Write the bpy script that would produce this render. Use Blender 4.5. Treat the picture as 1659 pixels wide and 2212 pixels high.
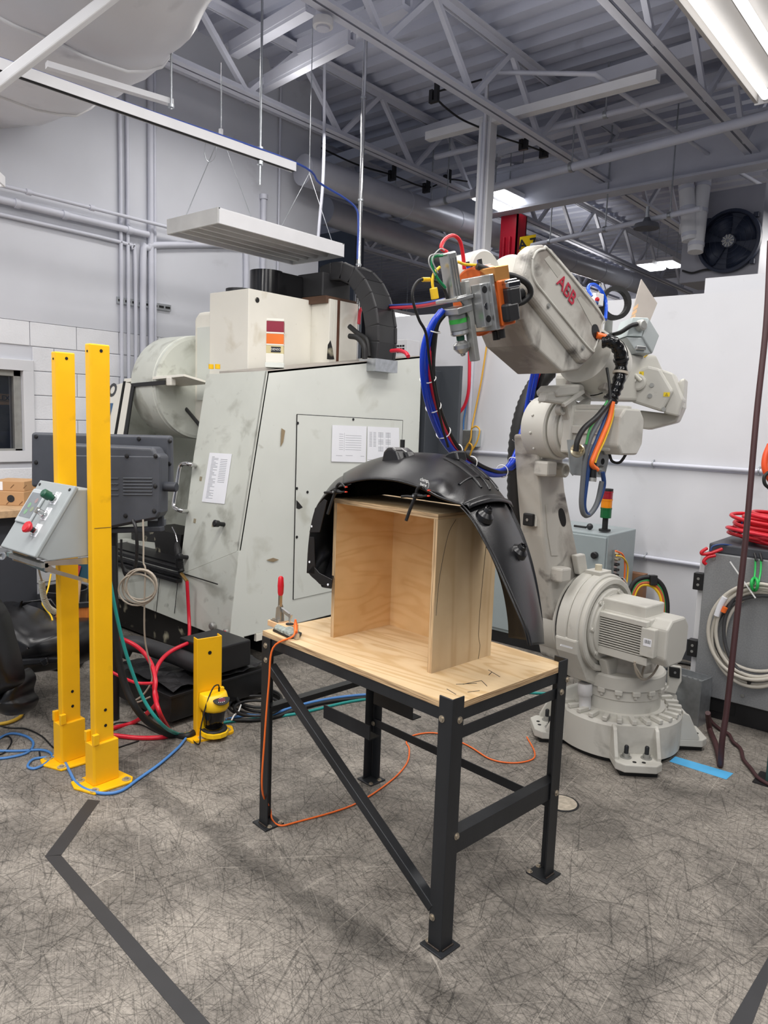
import bpy, bmesh, math, random
import numpy as np
from mathutils import Vector, Matrix
random.seed(7)
for _o in list(bpy.data.objects): bpy.data.objects.remove(_o)
scn = bpy.context.scene; COL = scn.collection
# ---------------------------------------------------------------- camera
FPX, PITCH, ROLL, CH, YAW = 1610.0, .126, .036, 1.86, math.radians(40)
IMW, IMH = 1659.0, 2212.0
def _axes():
    cp, sp = math.cos(PITCH), math.sin(PITCH)
    c, s = math.cos(YAW), math.sin(YAW)
    R = np.array([[c, -s, 0], [s, c, 0], [0, 0, 1.]])
    f, u, r = R @ np.array([0, cp, -sp]), R @ np.array([0, sp, cp]), R @ np.array([1., 0, 0])
    cr, sr = math.cos(ROLL), math.sin(ROLL)
    return f, cr * r + sr * u, -sr * r + cr * u
FW, RX, UY = _axes(); CAM = np.array([0, 0, CH])
cd = bpy.data.cameras.new('camera'); cam = bpy.data.objects.new('camera', cd); COL.objects.link(cam)
cd.sensor_fit = 'VERTICAL'; cd.sensor_height = 24.0; cd.lens = 24.0 * FPX / IMH; cd.clip_start = .05; cd.clip_end = 200
cam.matrix_world = Matrix(((RX[0], UY[0], -FW[0], 0), (RX[1], UY[1], -FW[1], 0), (RX[2], UY[2], -FW[2], CH), (0, 0, 0, 1)))
scn.camera = cam
# ---------------------------------------------------------------- view, world, lights
vs = scn.view_settings; vs.view_transform = 'Standard'; vs.look = 'None'; vs.exposure = 0.0; vs.gamma = 1.0; vs.use_curve_mapping = False
wd = bpy.data.worlds.new('world'); scn.world = wd; wd.use_nodes = True
bg = wd.node_tree.nodes['Background']; bg.inputs[0].default_value = (.74, .80, .95, 1); bg.inputs[1].default_value = .45
def area(name, loc, sx, sy, power, col=(1, .97, .93), rot=(0, 0, 0)):
    l = bpy.data.lights.new(name, 'AREA'); l.shape = 'RECTANGLE'; l.size = sx; l.size_y = sy; l.energy = power; l.color = col
    o = bpy.data.objects.new(name, l); COL.objects.link(o); o.location = loc; o.rotation_euler = rot
    return o
for i, (x, y, z, p) in enumerate([(-.6, .6, 4.3, 66), (-2.6, .1, 4.3, 66), (-2.2, -2.6, 4.2, 80), (1.2, -2.2, 4.2, 80), (-2.5, 2.6, 4.4, 62), (-.2, 4.3, 4.3, 62), (-2.9, 5.0, 4.5, 40), (-5.0, .3, 4.2, 62), (-5.2, 4.4, 4.6, 30),
                                  (2.2, 2.2, 4.3, 78), (-1.5, 10.5, 4.3, 110), (-6, 11.5, 4.3, 110), (-1.0, 15, 4.3, 110), (-8, 16, 4.3, 110)]):
    area('lamp_light', (x, y, z), .35, 2.2, p); area('lamp_uplight', (x, y, z + .06), .3, 2.0, p * .16, rot=(math.pi, 0, 0))
# ---------------------------------------------------------------- helpers: pixel measurements on the photograph turned into points on real planes
def ray(px, py): return FW + RX * ((px - IMW / 2) / FPX) - UY * ((py - IMH / 2) / FPX)
def Z(px, py, z=0.):
    d = ray(px, py); return CAM + d * ((z - CH) / d[2])
def X(px, py, x):
    d = ray(px, py); return CAM + d * (x / d[0])
def Y(px, py, y):
    d = ray(px, py); return CAM + d * (y / d[1])
def Pl(px, py, P, n):
    d = ray(px, py); n = np.array(n, float); return CAM + d * (((np.array(P, float) - CAM) @ n) / (d @ n))
def D(px, py, t): return CAM + ray(px, py) * t
def V(*a): return np.array(a, float)
def nrm(v): v = np.array(v, float); return v / (np.linalg.norm(v) + 1e-12)
def lerp(a, b, t): return np.array(a) * (1 - t) + np.array(b) * t
def cat(pts, n=8, closed=False):
    P = [np.array(p, float) for p in pts]; N = len(P); out = []
    rng = range(N if closed else N - 1)
    for i in rng:
        if closed: a, b, c, d = P[i - 1], P[i], P[(i + 1) % N], P[(i + 2) % N]
        else: b, c = P[i], P[i + 1]; a = P[i - 1] if i else 2 * b - c; d = P[i + 2] if i + 2 < N else 2 * c - b
        for k in range(n):
            t = k / n
            out.append(.5 * (2 * b + (c - a) * t + (2 * a - 5 * b + 4 * c - d) * t * t + (3 * b - a - 3 * c + d) * t ** 3))
    if not closed: out.append(P[-1])
    return out
def frame(ax):
    ax = nrm(ax); h = V(0, 0, 1) if abs(ax[2]) < .9 else V(1, 0, 0)
    u = nrm(np.cross(h, ax)); return u, np.cross(ax, u), ax
ORI = {}
class MB:
    def __init__(s): s.v = []; s.f = []; s.sm = []; s.mi = []; s.m = 0
    def add(s, vs, fs, smooth=False):
        o = len(s.v); s.v += [tuple(map(float, p)) for p in vs]
        for f in fs: s.f.append(tuple(o + i for i in f)); s.sm.append(smooth); s.mi.append(s.m)
        return s
    def bx(s, p0, p1):
        x0, y0, z0 = np.minimum(p0, p1); x1, y1, z1 = np.maximum(p0, p1)
        return s.add([(x0, y0, z0), (x1, y0, z0), (x1, y1, z0), (x0, y1, z0), (x0, y0, z1), (x1, y0, z1), (x1, y1, z1), (x0, y1, z1)],
                     [(0, 3, 2, 1), (4, 5, 6, 7), (0, 1, 5, 4), (1, 2, 6, 5), (2, 3, 7, 6), (3, 0, 4, 7)])
    def ob(s, c, ax, hs):   # oriented box: centre, three axes, half sizes
        a = [np.array(ax[i], float) * hs[i] for i in range(3)]; c = np.array(c, float); P = []
        for k in (-1, 1):
            for (i, j) in ((-1, -1), (1, -1), (1, 1), (-1, 1)): P.append(c + a[0] * i + a[1] * j + a[2] * k)
        return s.add(P, [(0, 3, 2, 1), (4, 5, 6, 7), (0, 1, 5, 4), (1, 2, 6, 5), (2, 3, 7, 6), (3, 0, 4, 7)])
    def bar(s, p0, p1, w, h, up=(0, 0, 1)):   # rectangular bar from p0 to p1, width w sideways, h along up
        p0, p1 = np.array(p0, float), np.array(p1, float); d = nrm(p1 - p0); side = nrm(np.cross(d, up)); u = np.cross(side, d)
        return s.ob((p0 + p1) / 2, (d, side, u), (np.linalg.norm(p1 - p0) / 2, w / 2, h / 2))
    def prism(s, pts, vec):
        P = [np.array(p, float) for p in pts]; n = len(P); vec = np.array(vec, float)
        nn = sum((np.cross(P[i] - P[0], P[i + 1] - P[0]) for i in range(1, n - 1)), np.zeros(3))
        if nn @ vec > 0: P = P[::-1]
        return s.add(P + [p + vec for p in P], [tuple(range(n)), tuple(range(2 * n - 1, n - 1, -1))] + [(i, i + n, (i + 1) % n + n, (i + 1) % n) for i in range(n)])
    def tube(s, path, r, n=8, closed=False, caps=True, flat=1.0):
        P = [np.array(p, float) for p in path]; N = len(P); rr = r if hasattr(r, '__len__') else [r] * N
        T = [nrm((P[(i + 1) % N] if (closed or i + 1 < N) else P[i]) - (P[i - 1] if (closed or i) else P[i])) for i in range(N)]
        u, w, _ = frame(T[0]); vs = []
        for i in range(N):
            u = nrm(u - T[i] * (u @ T[i])); w = np.cross(T[i], u)
            for k in range(n):
                a = 2 * math.pi * k / n; vs.append(P[i] + rr[i] * (u * math.cos(a) + w * math.sin(a) * flat))
        fs = []
        for i in range(N if closed else N - 1):
            j = (i + 1) % N
            for k in range(n): l = (k + 1) % n; fs.append((i * n + k, i * n + l, j * n + l, j * n + k))
        s.add(vs, fs, True)
        if caps and not closed:
            s.add(vs[:n], [tuple(range(n - 1, -1, -1))]); s.add(vs[-n:], [tuple(range(n))])
        return s
    def cyl(s, p0, p1, r, r1=None, n=16): return s.tube([p0, p1], [r, r if r1 is None else r1], n)
    def lathe(s, c, ax, prof, n=24, sm=True, a0=0., a1=2 * math.pi):   # prof [(t along axis, radius)]
        u, w, a = frame(ax); c = np.array(c, float); full = abs(a1 - a0 - 2 * math.pi) < 1e-6; m = n if full else n + 1
        vs = [c + a * t + r * (u * math.cos(a0 + (a1 - a0) * k / n) + w * math.sin(a0 + (a1 - a0) * k / n)) for t, r in prof for k in range(m)]
        L = len(prof)
        for i in range(L - 1):   # hard edges between bands
            s.add(vs[i * m:(i + 2) * m], [(k, (k + 1) % m, m + (k + 1) % m, m + k) for k in range(n)], sm)
        if full and prof[0] != prof[-1]:
            if prof[0][1] > 1e-4: s.add(vs[:m], [tuple(range(m - 1, -1, -1))])
            if prof[-1][1] > 1e-4: s.add(vs[-m:], [tuple(range(m))])
        return s
    def ball(s, c, r, n=12, sc=(1, 1, 1)):
        c = np.array(c, float); vs = []; h = n // 2
        for i in range(h + 1):
            t = math.pi * i / h
            for k in range(n): a = 2 * math.pi * k / n; vs.append(c + r * V(math.sin(t) * math.cos(a) * sc[0], math.sin(t) * math.sin(a) * sc[1], math.cos(t) * sc[2]))
        return s.add(vs, [(i * n + k, i * n + (k + 1) % n, (i + 1) * n + (k + 1) % n, (i + 1) * n + k)[::-1] for i in range(h) for k in range(n)], True)
    def grid(s, rows, smooth=True, cu=False, cv=False):
        R = len(rows); Cn = len(rows[0]); vs = [p for r in rows for p in r]
        return s.add(vs, [(i * Cn + k, i * Cn + (k + 1) % Cn, ((i + 1) % R) * Cn + (k + 1) % Cn, ((i + 1) % R) * Cn + k)
                          for i in range(R if cu else R - 1) for k in range(Cn if cv else Cn - 1)], smooth)
    def poly(s, pts): return s.add(pts, [tuple(range(len(pts)))])
    def build(s, name, mat, parent=None, bev=0, loc=None, seg=2, merge=False, solid=0, sub=0):
        if parent is not None: o0 = ORI[parent]
        else:
            a = np.array(s.v); o0 = np.array(loc, float) if loc is not None else V((a[:, 0].min() + a[:, 0].max()) / 2, (a[:, 1].min() + a[:, 1].max()) / 2, a[:, 2].min())
        me = bpy.data.meshes.new(name); me.from_pydata([tuple(np.array(p) - o0) for p in s.v], [], s.f)
        mats = mat if isinstance(mat, (list, tuple)) else [mat]
        for m_ in mats: me.materials.append(m_)
        me.polygons.foreach_set('use_smooth', s.sm); me.polygons.foreach_set('material_index', s.mi)
        if merge or bev or solid:
            b = bmesh.new(); b.from_mesh(me); bmesh.ops.remove_doubles(b, verts=b.verts, dist=1e-5); bmesh.ops.recalc_face_normals(b, faces=b.faces); b.to_mesh(me); b.free()
        me.update()
        o = bpy.data.objects.new(name, me); COL.objects.link(o)
        if parent is not None: o.parent = parent
        else: o.location = o0
        ORI[o] = o0
        if solid: k = o.modifiers.new('thick', 'SOLIDIFY'); k.thickness = abs(solid); k.offset = 1 if solid < 0 else -1
        if sub: k = o.modifiers.new('sub', 'SUBSURF'); k.levels = sub; k.render_levels = sub
        if bev:
            k = o.modifiers.new('bev', 'BEVEL'); k.width = bev; k.segments = seg; k.limit_method = 'ANGLE'; k.angle_limit = math.radians(35); k.use_clamp_overlap = True
        return o
def thing(name, label, cat_, loc, group=None):
    o = bpy.data.objects.new(name, None); COL.objects.link(o); o.location = tuple(map(float, loc)); o.empty_display_size = .05
    o['label'] = label; o['category'] = cat_
    if group: o['group'] = group
    ORI[o] = np.array(loc, float); return o
def tag(o, label, cat_, group=None):
    o['label'] = label; o['category'] = cat_
    if group: o['group'] = group
    return o
def struct(o): o['kind'] = 'structure'; return o
def copytree(o, off, label=None, parent=None):
    c = o.copy(); COL.objects.link(c); off = np.array(off, float)
    if parent is None: c.location = tuple(np.array(o.location) + off); ORI[c] = ORI[o] + off
    else: c.parent = parent; ORI[c] = ORI[parent]
    for k in list(o.children): copytree(k, off, None, c)
    if label: c['label'] = label
    return c
def text(s_, name, mat, parent, o, xd, yd, size, ext=.0006, font=None, shear=0, bold=0, align='CENTER', label=None):
    cu = bpy.data.curves.new(name, 'FONT'); cu.body = s_; cu.size = size; cu.extrude = ext; cu.align_x = align; cu.align_y = 'CENTER'; cu.shear = shear; cu.offset = bold; cu.resolution_u = 3
    tmp = bpy.data.objects.new('tmp', cu); COL.objects.link(tmp); me = bpy.data.meshes.new_from_object(tmp.evaluated_get(bpy.context.evaluated_depsgraph_get()))
    bpy.data.objects.remove(tmp); bpy.data.curves.remove(cu); me.materials.clear(); me.materials.append(mat); me.name = name; t = bpy.data.objects.new(name, me); COL.objects.link(t)
    xd = nrm(xd); zd = nrm(np.cross(xd, yd)); yd = np.cross(zd, xd); p = np.array(o, float) - (ORI[parent] if parent is not None else 0)
    t.parent = parent; t.matrix_local = Matrix(((xd[0], yd[0], zd[0], p[0]), (xd[1], yd[1], zd[1], p[1]), (xd[2], yd[2], zd[2], p[2]), (0, 0, 0, 1)))
    ORI[t] = ORI.get(parent, np.zeros(3))
    if label: t['label'] = label
    return t
# ---------------------------------------------------------------- materials
def sr(r, g, b):
    f = lambda c: (c / 255 / 12.92) if c / 255 <= .04045 else ((c / 255 + .055) / 1.055) ** 2.4
    return (f(r), f(g), f(b), 1)
MATS = {}
def M(name, rgb, rough=.5, metal=0., var=.08, sc=6., bump=0., bs=60., dirt=None, spec=.5, emit=None, alpha=None, coat=0, stretch=None, trans=0):
    if name in MATS: return MATS[name]
    m = bpy.data.materials.new(name); m.use_nodes = True; nt = m.node_tree; N = nt.nodes; L = nt.links; B = N['Principled BSDF']
    col = sr(*rgb); B.inputs['Roughness'].default_value = rough; B.inputs['Metallic'].default_value = metal; B.inputs['Specular IOR Level'].default_value = spec
    B.inputs['Coat Weight'].default_value = coat
    if trans: B.inputs['Transmission Weight'].default_value = trans
    tc = N.new('ShaderNodeTexCoord'); vec = tc.outputs['Object']
    if stretch:
        mp = N.new('ShaderNodeMapping'); mp.inputs['Scale'].default_value = stretch; L.new(vec, mp.inputs['Vector']); vec = mp.outputs['Vector']
    def noise(scale, det=4., dist=0.):
        n = N.new('ShaderNodeTexNoise'); n.inputs['Scale'].default_value = scale; n.inputs['Detail'].default_value = det; n.inputs['Distortion'].default_value = dist; L.new(vec, n.inputs['Vector']); return n.outputs['Fac']
    def ramp(src, a, b, ca, cb):
        r = N.new('ShaderNodeValToRGB'); r.color_ramp.elements[0].position = a; r.color_ramp.elements[1].position = b; r.color_ramp.elements[0].color = ca; r.color_ramp.elements[1].color = cb; L.new(src, r.inputs['Fac']); return r.outputs['Color']
    out = None
    if var:
        ca = tuple(c * (1 - var) for c in col[:3]) + (1,); cb = tuple(min(1, c * (1 + var)) for c in col[:3]) + (1,)
        out = ramp(noise(sc), .3, .7, ca, cb)
    if dirt:   # list of (rgb, amount 0..1, scale, threshold)
        for (dc, amt, dsc, th) in dirt:
            mx = N.new('ShaderNodeMix'); mx.data_type = 'RGBA'
            if out is None: mx.inputs[6].default_value = col
            else: L.new(out, mx.inputs[6])
            mx.inputs[7].default_value = sr(*dc); L.new(ramp(noise(dsc, 8., .4), th, min(1, th + .12), (0, 0, 0, 1), (amt, amt, amt, 1)), mx.inputs[0]); out = mx.outputs[2]
    if out is None: B.inputs['Base Color'].default_value = col
    else: L.new(out, B.inputs['Base Color'])
    if bump:
        bp = N.new('ShaderNodeBump'); bp.inputs['Strength'].default_value = bump; bp.inputs['Distance'].default_value = .01; L.new(noise(bs, 3.), bp.inputs['Height']); L.new(bp.outputs[0], B.inputs['Normal'])
    if emit: B.inputs['Emission Color'].default_value = sr(*emit[0]); B.inputs['Emission Strength'].default_value = emit[1]
    if alpha is not None: B.inputs['Alpha'].default_value = alpha
    MATS[name] = m; return m
def floor_mat():
    m = bpy.data.materials.new('scuffed_concrete'); m.use_nodes = True; nt = m.node_tree; N = nt.nodes; L = nt.links; B = N['Principled BSDF']
    B.inputs['Roughness'].default_value = .62; B.inputs['Specular IOR Level'].default_value = .35
    tc = N.new('ShaderNodeTexCoord')
    def mapped(rot, scale, loc=(0, 0, 0)):
        a = N.new('ShaderNodeMapping'); a.inputs['Rotation'].default_value = (0, 0, rot); a.inputs['Location'].default_value = loc; L.new(tc.outputs['Object'], a.inputs['Vector'])
        b = N.new('ShaderNodeMapping'); b.inputs['Scale'].default_value = scale; L.new(a.outputs[0], b.inputs['Vector']); return b.outputs[0]
    def noise(vec, s, det=5., rough=.6, dist=0.):
        n = N.new('ShaderNodeTexNoise'); n.inputs['Scale'].default_value = s; n.inputs['Detail'].default_value = det; n.inputs['Roughness'].default_value = rough; n.inputs['Distortion'].default_value = dist; L.new(vec, n.inputs['Vector']); return n.outputs['Fac']
    def ramp(src, stops):
        r = N.new('ShaderNodeValToRGB'); e = r.color_ramp.elements
        while len(e) < len(stops): e.new(.5)
        for k, (p, c) in enumerate(stops): e[k].position = p; e[k].color = (c, c, c, 1) if not hasattr(c, '__len__') else c
        L.new(src, r.inputs['Fac']); return r.outputs['Color']
    def mix(a, b, f, mode='MIX'):
        x = N.new('ShaderNodeMix'); x.data_type = 'RGBA'; x.blend_type = mode
        for v_, i in ((a, 6), (b, 7), (f, 0)):
            if hasattr(v_, 'links') or hasattr(v_, 'is_linked'): L.new(v_, x.inputs[i])
            else: x.inputs[i].default_value = v_
        return x.outputs[2]
    obj = tc.outputs['Object']
    base = ramp(noise(obj, 2.2, 8, .65, .6), [(.28, sr(120, 115, 108)), (.5, sr(158, 151, 142)), (.75, sr(182, 174, 163))])
    fine = ramp(noise(obj, 55, 6, .75), [(.34, .50), (.60, 1.0)])
    c = mix(base, fine, .85, 'MULTIPLY')
    big = ramp(noise(obj, .9, 7, .7, 1.2), [(.36, .36), (.56, 1.)]); c = mix(c, big, .72, 'MULTIPLY')
    for k, (rot, sx, sy, lo, hi, amt) in enumerate([(.3, 1.6, 60, .64, .68, .6), (1.15, 1.4, 70, .64, .68, .6), (2.0, 1.8, 56, .645, .68, .55), (2.7, 1.2, 80, .64, .675, .55), (.75, 4.5, 150, .60, .66, .6), (1.8, 4.2, 140, .60, .66, .6), (2.45, 5, 160, .60, .66, .6), (.05, 4.6, 150, .60, .66, .6), (1.4, 7, 220, .57, .64, .55), (2.95, 7, 220, .57, .64, .55), (.5, 7, 200, .57, .64, .55)]):
        ln = ramp(noise(mapped(rot, (sx, sy, 1), (k * 3.1, k * 1.7, 0)), 1., 3., .5, .7), [(lo, 1.), (hi, .34)])
        c = mix(c, ln, amt, 'MULTIPLY')
    for k, (rot, sx, sy, lo, hi) in enumerate([(.55, 1.8, 90, .68, .72), (1.5, 2., 100, .68, .72), (2.3, 1.8, 95, .68, .72)]):
        ln = ramp(noise(mapped(rot, (sx, sy, 1), (k * 5.3 + 9, 2, 0)), 1., 2., .5, .5), [(lo, 0.), (hi, .3)])
        c = mix(c, sr(196, 188, 176), ln)
    for (pa, pb, w, amt) in SEAMS:      # worn, re-filled saw-cut joints crossing the slab
        d = nrm(pb - pa); ang = math.atan2(d[1], d[0]); n_ = V(-d[1], d[0])
        sep = N.new('ShaderNodeSeparateXYZ'); mp = N.new('ShaderNodeMapping'); mp.inputs['Rotation'].default_value = (0, 0, -ang)
        mp.inputs['Location'].default_value = (0, -float(n_ @ pa), 0); L.new(obj, mp.inputs['Vector']); L.new(mp.outputs[0], sep.inputs[0])
        nz = noise(obj, 5., 6, .7); ad = N.new('ShaderNodeMath'); ad.operation = 'MULTIPLY_ADD'; ad.inputs[1].default_value = .22; ad.inputs[2].default_value = -.11; L.new(nz, ad.inputs[0])
        s2 = N.new('ShaderNodeMath'); L.new(sep.outputs[1], s2.inputs[0]); L.new(ad.outputs[0], s2.inputs[1])
        ab = N.new('ShaderNodeMath'); ab.operation = 'ABSOLUTE'; L.new(s2.outputs[0], ab.inputs[0])
        c = mix(c, ramp(ab.outputs[0], [(w * .55, amt), (w, 1.)]), 1., 'MULTIPLY')
    L.new(c, B.inputs['Base Color'])
    bp = N.new('ShaderNodeBump'); bp.inputs['Strength'].default_value = .12; bp.inputs['Distance'].default_value = .01; L.new(noise(obj, 40, 5), bp.inputs['Height']); L.new(bp.outputs[0], B.inputs['Normal'])
    L.new(ramp(noise(obj, 3, 6), [(.3, .45), (.7, .75)]), B.inputs['Roughness'])
    return m
SEAMS = [(Z(300, 1690)[:2], Z(905, 2110)[:2], .075, .62), (Z(1290, 1735)[:2], Z(1659, 1890)[:2], .02, .75)]
def ply_mat(name, ax, hot=(230, 204, 164), lo=(214, 182, 136)):
    m = bpy.data.materials.new(name); m.use_nodes = True; nt = m.node_tree; N = nt.nodes; L = nt.links; B = N['Principled BSDF']; B.inputs['Roughness'].default_value = .55; B.inputs['Specular IOR Level'].default_value = .3
    tc = N.new('ShaderNodeTexCoord'); mp = N.new('ShaderNodeMapping'); mp.inputs['Scale'].default_value = ax; L.new(tc.outputs['Object'], mp.inputs['Vector'])
    n1 = N.new('ShaderNodeTexNoise'); n1.inputs['Scale'].default_value = 1.; n1.inputs['Detail'].default_value = 2.; n1.inputs['Distortion'].default_value = .5; L.new(mp.outputs[0], n1.inputs['Vector'])
    wv = N.new('ShaderNodeMath'); wv.operation = 'MULTIPLY'; wv.inputs[1].default_value = 40.; L.new(n1.outputs['Fac'], wv.inputs[0])
    sn = N.new('ShaderNodeMath'); sn.operation = 'SINE'; L.new(wv.outputs[0], sn.inputs[0])
    r = N.new('ShaderNodeValToRGB'); e = r.color_ramp.elements; e[0].position = .0; e[0].color = sr(*hot); e[1].position = 1.; e[1].color = sr(*lo); x = e.new(.7); x.color = sr(*[int(h * .75 + l * .25) for h, l in zip(hot, lo)])
    ma = N.new('ShaderNodeMath'); ma.operation = 'MULTIPLY_ADD'; ma.inputs[1].default_value = .5; ma.inputs[2].default_value = .5; L.new(sn.outputs[0], ma.inputs[0]); L.new(ma.outputs[0], r.inputs['Fac'])
    n2 = N.new('ShaderNodeTexNoise'); n2.inputs['Scale'].default_value = 4.; n2.inputs['Detail'].default_value = 6.; L.new(tc.outputs['Object'], n2.inputs['Vector'])
    r2 = N.new('ShaderNodeValToRGB'); r2.color_ramp.elements[0].position = .3; r2.color_ramp.elements[0].color = (.80, .76, .70, 1); r2.color_ramp.elements[1].position = .62; r2.color_ramp.elements[1].color = (1, 1, 1, 1); L.new(n2.outputs['Fac'], r2.inputs['Fac'])
    mx = N.new('ShaderNodeMix'); mx.data_type = 'RGBA'; mx.blend_type = 'MULTIPLY'; mx.inputs[0].default_value = .8; L.new(r.outputs[0], mx.inputs[6]); L.new(r2.outputs[0], mx.inputs[7]); L.new(mx.outputs[2], B.inputs['Base Color'])
    return m
def plyedge_mat(sc_=(6, 6, 330)):
    m = bpy.data.materials.new('plywood_edge'); m.use_nodes = True; nt = m.node_tree; N = nt.nodes; L = nt.links; B = N['Principled BSDF']; B.inputs['Roughness'].default_value = .7
    tc = N.new('ShaderNodeTexCoord'); mp = N.new('ShaderNodeMapping'); mp.inputs['Scale'].default_value = sc_; L.new(tc.outputs['Object'], mp.inputs['Vector'])
    n = N.new('ShaderNodeTexNoise'); n.inputs['Scale'].default_value = 1.; n.inputs['Detail'].default_value = 3.; L.new(mp.outputs[0], n.inputs['Vector'])
    r = N.new('ShaderNodeValToRGB'); e = r.color_ramp.elements; e[0].position = .35; e[0].color = sr(134, 104, 74); e[1].position = .62; e[1].color = sr(222, 190, 146); L.new(n.outputs['Fac'], r.inputs['Fac']); L.new(r.outputs[0], B.inputs['Base Color'])
    return m
ED = (60, 55, 48)
white_wall = M('white_wall', (212, 213, 217), .6, var=.03, sc=2, dirt=[((176, 176, 178), .35, 3., .64), ((120, 118, 115), .5, 22., .72)])
upper_wall = M('painted_upper_wall', (205, 207, 214), .7, var=.05, sc=1.5, dirt=[((150, 150, 154), .4, 2., .64)])
block_m = M('block_paint', (226, 227, 231), .65, var=.03, sc=5, bump=.25, bs=70)
mortar_m = M('mortar_paint', (196, 197, 201), .8, var=.04)
dark_base = M('dark_baseboard', (66, 68, 74), .6)
deck_m = M('deck_paint', (190, 194, 210), .6, var=.06, sc=1.2, dirt=[((110, 112, 122), .4, 3., .62)])
steel_paint = M('steel_paint', (204, 206, 217), .5, var=.05, sc=3)
white_paint = M('white_paint', (224, 224, 226), .45, var=.03)
galv = M('galvanised', (182, 186, 190), .38, .85, var=.12, sc=25)
alum = M('aluminium', (196, 197, 196), .32, .9, var=.08, sc=12)
alum_matt = M('aluminium_matt', (166, 166, 162), .45, .6, var=.1, sc=20)
chrome = M('chrome', (205, 205, 205), .15, 1., var=0)
cream = M('machine_cream', (218, 221, 214), .42, var=.03, sc=2.5, dirt=[((178, 178, 164), .55, 3.2, .60), ((146, 142, 124), .6, 7., .68), ((40, 38, 36), .9, 26., .755)])
cream2 = M('machine_grey_cream', (206, 209, 200), .45, var=.05, sc=3, dirt=[((150, 150, 138), .6, 4., .55), ((104, 102, 92), .5, 9., .64)])
ivory = M('machine_ivory', (234, 231, 220), .45, var=.03, sc=3, dirt=[((196, 184, 158), .5, 4., .60), ((70, 55, 40), .9, 30., .74)])
blackp = M('black_painted_steel', (27, 27, 29), .42, var=.2, sc=8)
flaked = M('flaked_black_paint', (30, 29, 29), .5, var=.2, sc=6, dirt=[((190, 184, 160), .95, 7., .60)])
rawsteel = M('raw_dark_steel', (44, 46, 49), .42, .35, var=.25, sc=5, bump=.05, bs=30, stretch=(1, 1, .25))
plast = M('black_plastic', (20, 20, 22), .3, var=.1, sc=30, bump=.06, bs=260, spec=.5)
rubber = M('black_rubber', (20, 20, 21), .55, var=.1)
robot_m = M('robot_grey', (196, 194, 186), .42, var=.04, sc=4, dirt=[((150, 146, 138), .55, 3.6, .57), ((96, 90, 84), .5, 8., .66)])
robot_d = M('robot_grey_dirty', (188, 185, 177), .45, var=.06, sc=3, dirt=[((124, 116, 108), .8, 3., .47), ((54, 49, 46), .85, 5., .57)], stretch=(1, 1, 1))
grey_box = M('grey_enclosure', (160, 166, 167), .45, var=.03, sc=8)
pend_m = M('pendant_grey', (72, 75, 82), .45, var=.05, sc=20, bump=.05, bs=300)
pend_d = M('pendant_dark', (54, 57, 64), .5, var=.05)
yellow = M('safety_yellow', (248, 188, 12), .42, var=.05, sc=4, dirt=[((196, 140, 20), .6, 6., .62), ((60, 45, 25), .9, 24., .735)])
yel2 = M('scanner_yellow', (250, 200, 20), .35, var=.02)
red = M('red_plastic', (205, 24, 40), .35, var=.04)
redh = M('red_hose', (214, 40, 62), .35, var=.05)
orange = M('orange_cord', (250, 116, 44), .4, var=.04)
teal = M('teal_cable', (30, 140, 134), .4, var=.05)
bluec = M('blue_cable', (78, 132, 196), .4, var=.05)
bluet = M('blue_tube', (20, 62, 190), .25, var=.08)
greenc = M('green_cable', (60, 150, 80), .4, var=.05)
yelc = M('yellow_cable', (240, 196, 40), .4, var=.05)
greyc = M('grey_cable', (170, 160, 146), .5, var=.06)
whitec = M('white_plastic', (232, 232, 230), .4, var=.02)
brownc = M('maroon_cable', (70, 42, 44), .5, var=.1)
paper = M('paper', (240, 241, 246), .7, var=.015)
ink = M('ink', (150, 152, 160), .7, var=0)
blackink = M('black_ink', (36, 38, 42), .6, var=0)
redink = M('red_lettering', (176, 40, 62), .5, var=.1, sc=40)
cardb = M('cardboard', (190, 150, 108), .75, var=.05, sc=8)
blue_m = M('blue_panel', (64, 104, 146), .5, var=.05)
orange_an = M('orange_anodised', (206, 98, 38), .35, .35, var=.08, sc=8)
copper = M('copper_tone', (196, 140, 80), .35, .6, var=.1)
lamp_on = M('lamp_on', (255, 255, 255), .5, var=0, emit=((255, 255, 255), 2.2))
tray_m = M('tray_grey', (176, 172, 168), .5, var=.02)
lamp_far = M('lamp_far', (255, 255, 255), .5, var=0, emit=((250, 252, 255), 6.))
foil = M('duct_wrap', (214, 214, 218), .45, var=.04, sc=1.5, bump=.35, bs=5, dirt=[((150, 150, 155), .45, 2.5, .62)])
wood_raw = M('pine_block', (226, 184, 140), .6, var=.1, sc=5, stretch=(2, 12, 12))
wood_bench = M('bench_wood', (190, 158, 122), .6, var=.15, sc=5, stretch=(1, 10, 10))
tape_blk = M('black_tape', (48, 48, 50), .55, var=.06, sc=10)
tape_blu = M('blue_tape', (84, 174, 226), .6, var=.05, sc=12)
dark_gap = M('dark_gap', (10, 10, 11), .8, var=0)
fanb = M('fan_blue_black', (38, 46, 66), .5, var=.1)
redcol = M('red_column_paint', (190, 24, 48), .35, var=.08)
broom_m = M('broom_bristle', (190, 110, 44), .8, var=.2, sc=60, stretch=(1, 1, .1))
ply_h = ply_mat('plywood_face', (1.2, 7., 7.)); ply_v = ply_mat('plywood_upright', (5., 5., .8), (222, 200, 164), (208, 182, 144)); ply_in = ply_mat('plywood_inside', (1.6, 1.6, 8.), (228, 192, 142), (220, 180, 128)); ply_e = plyedge_mat(); ply_ev = plyedge_mat((330, 300, 5))
glassd = M('window_glass', (40, 46, 58), .05, var=0, spec=.6, alpha=.3)
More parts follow.
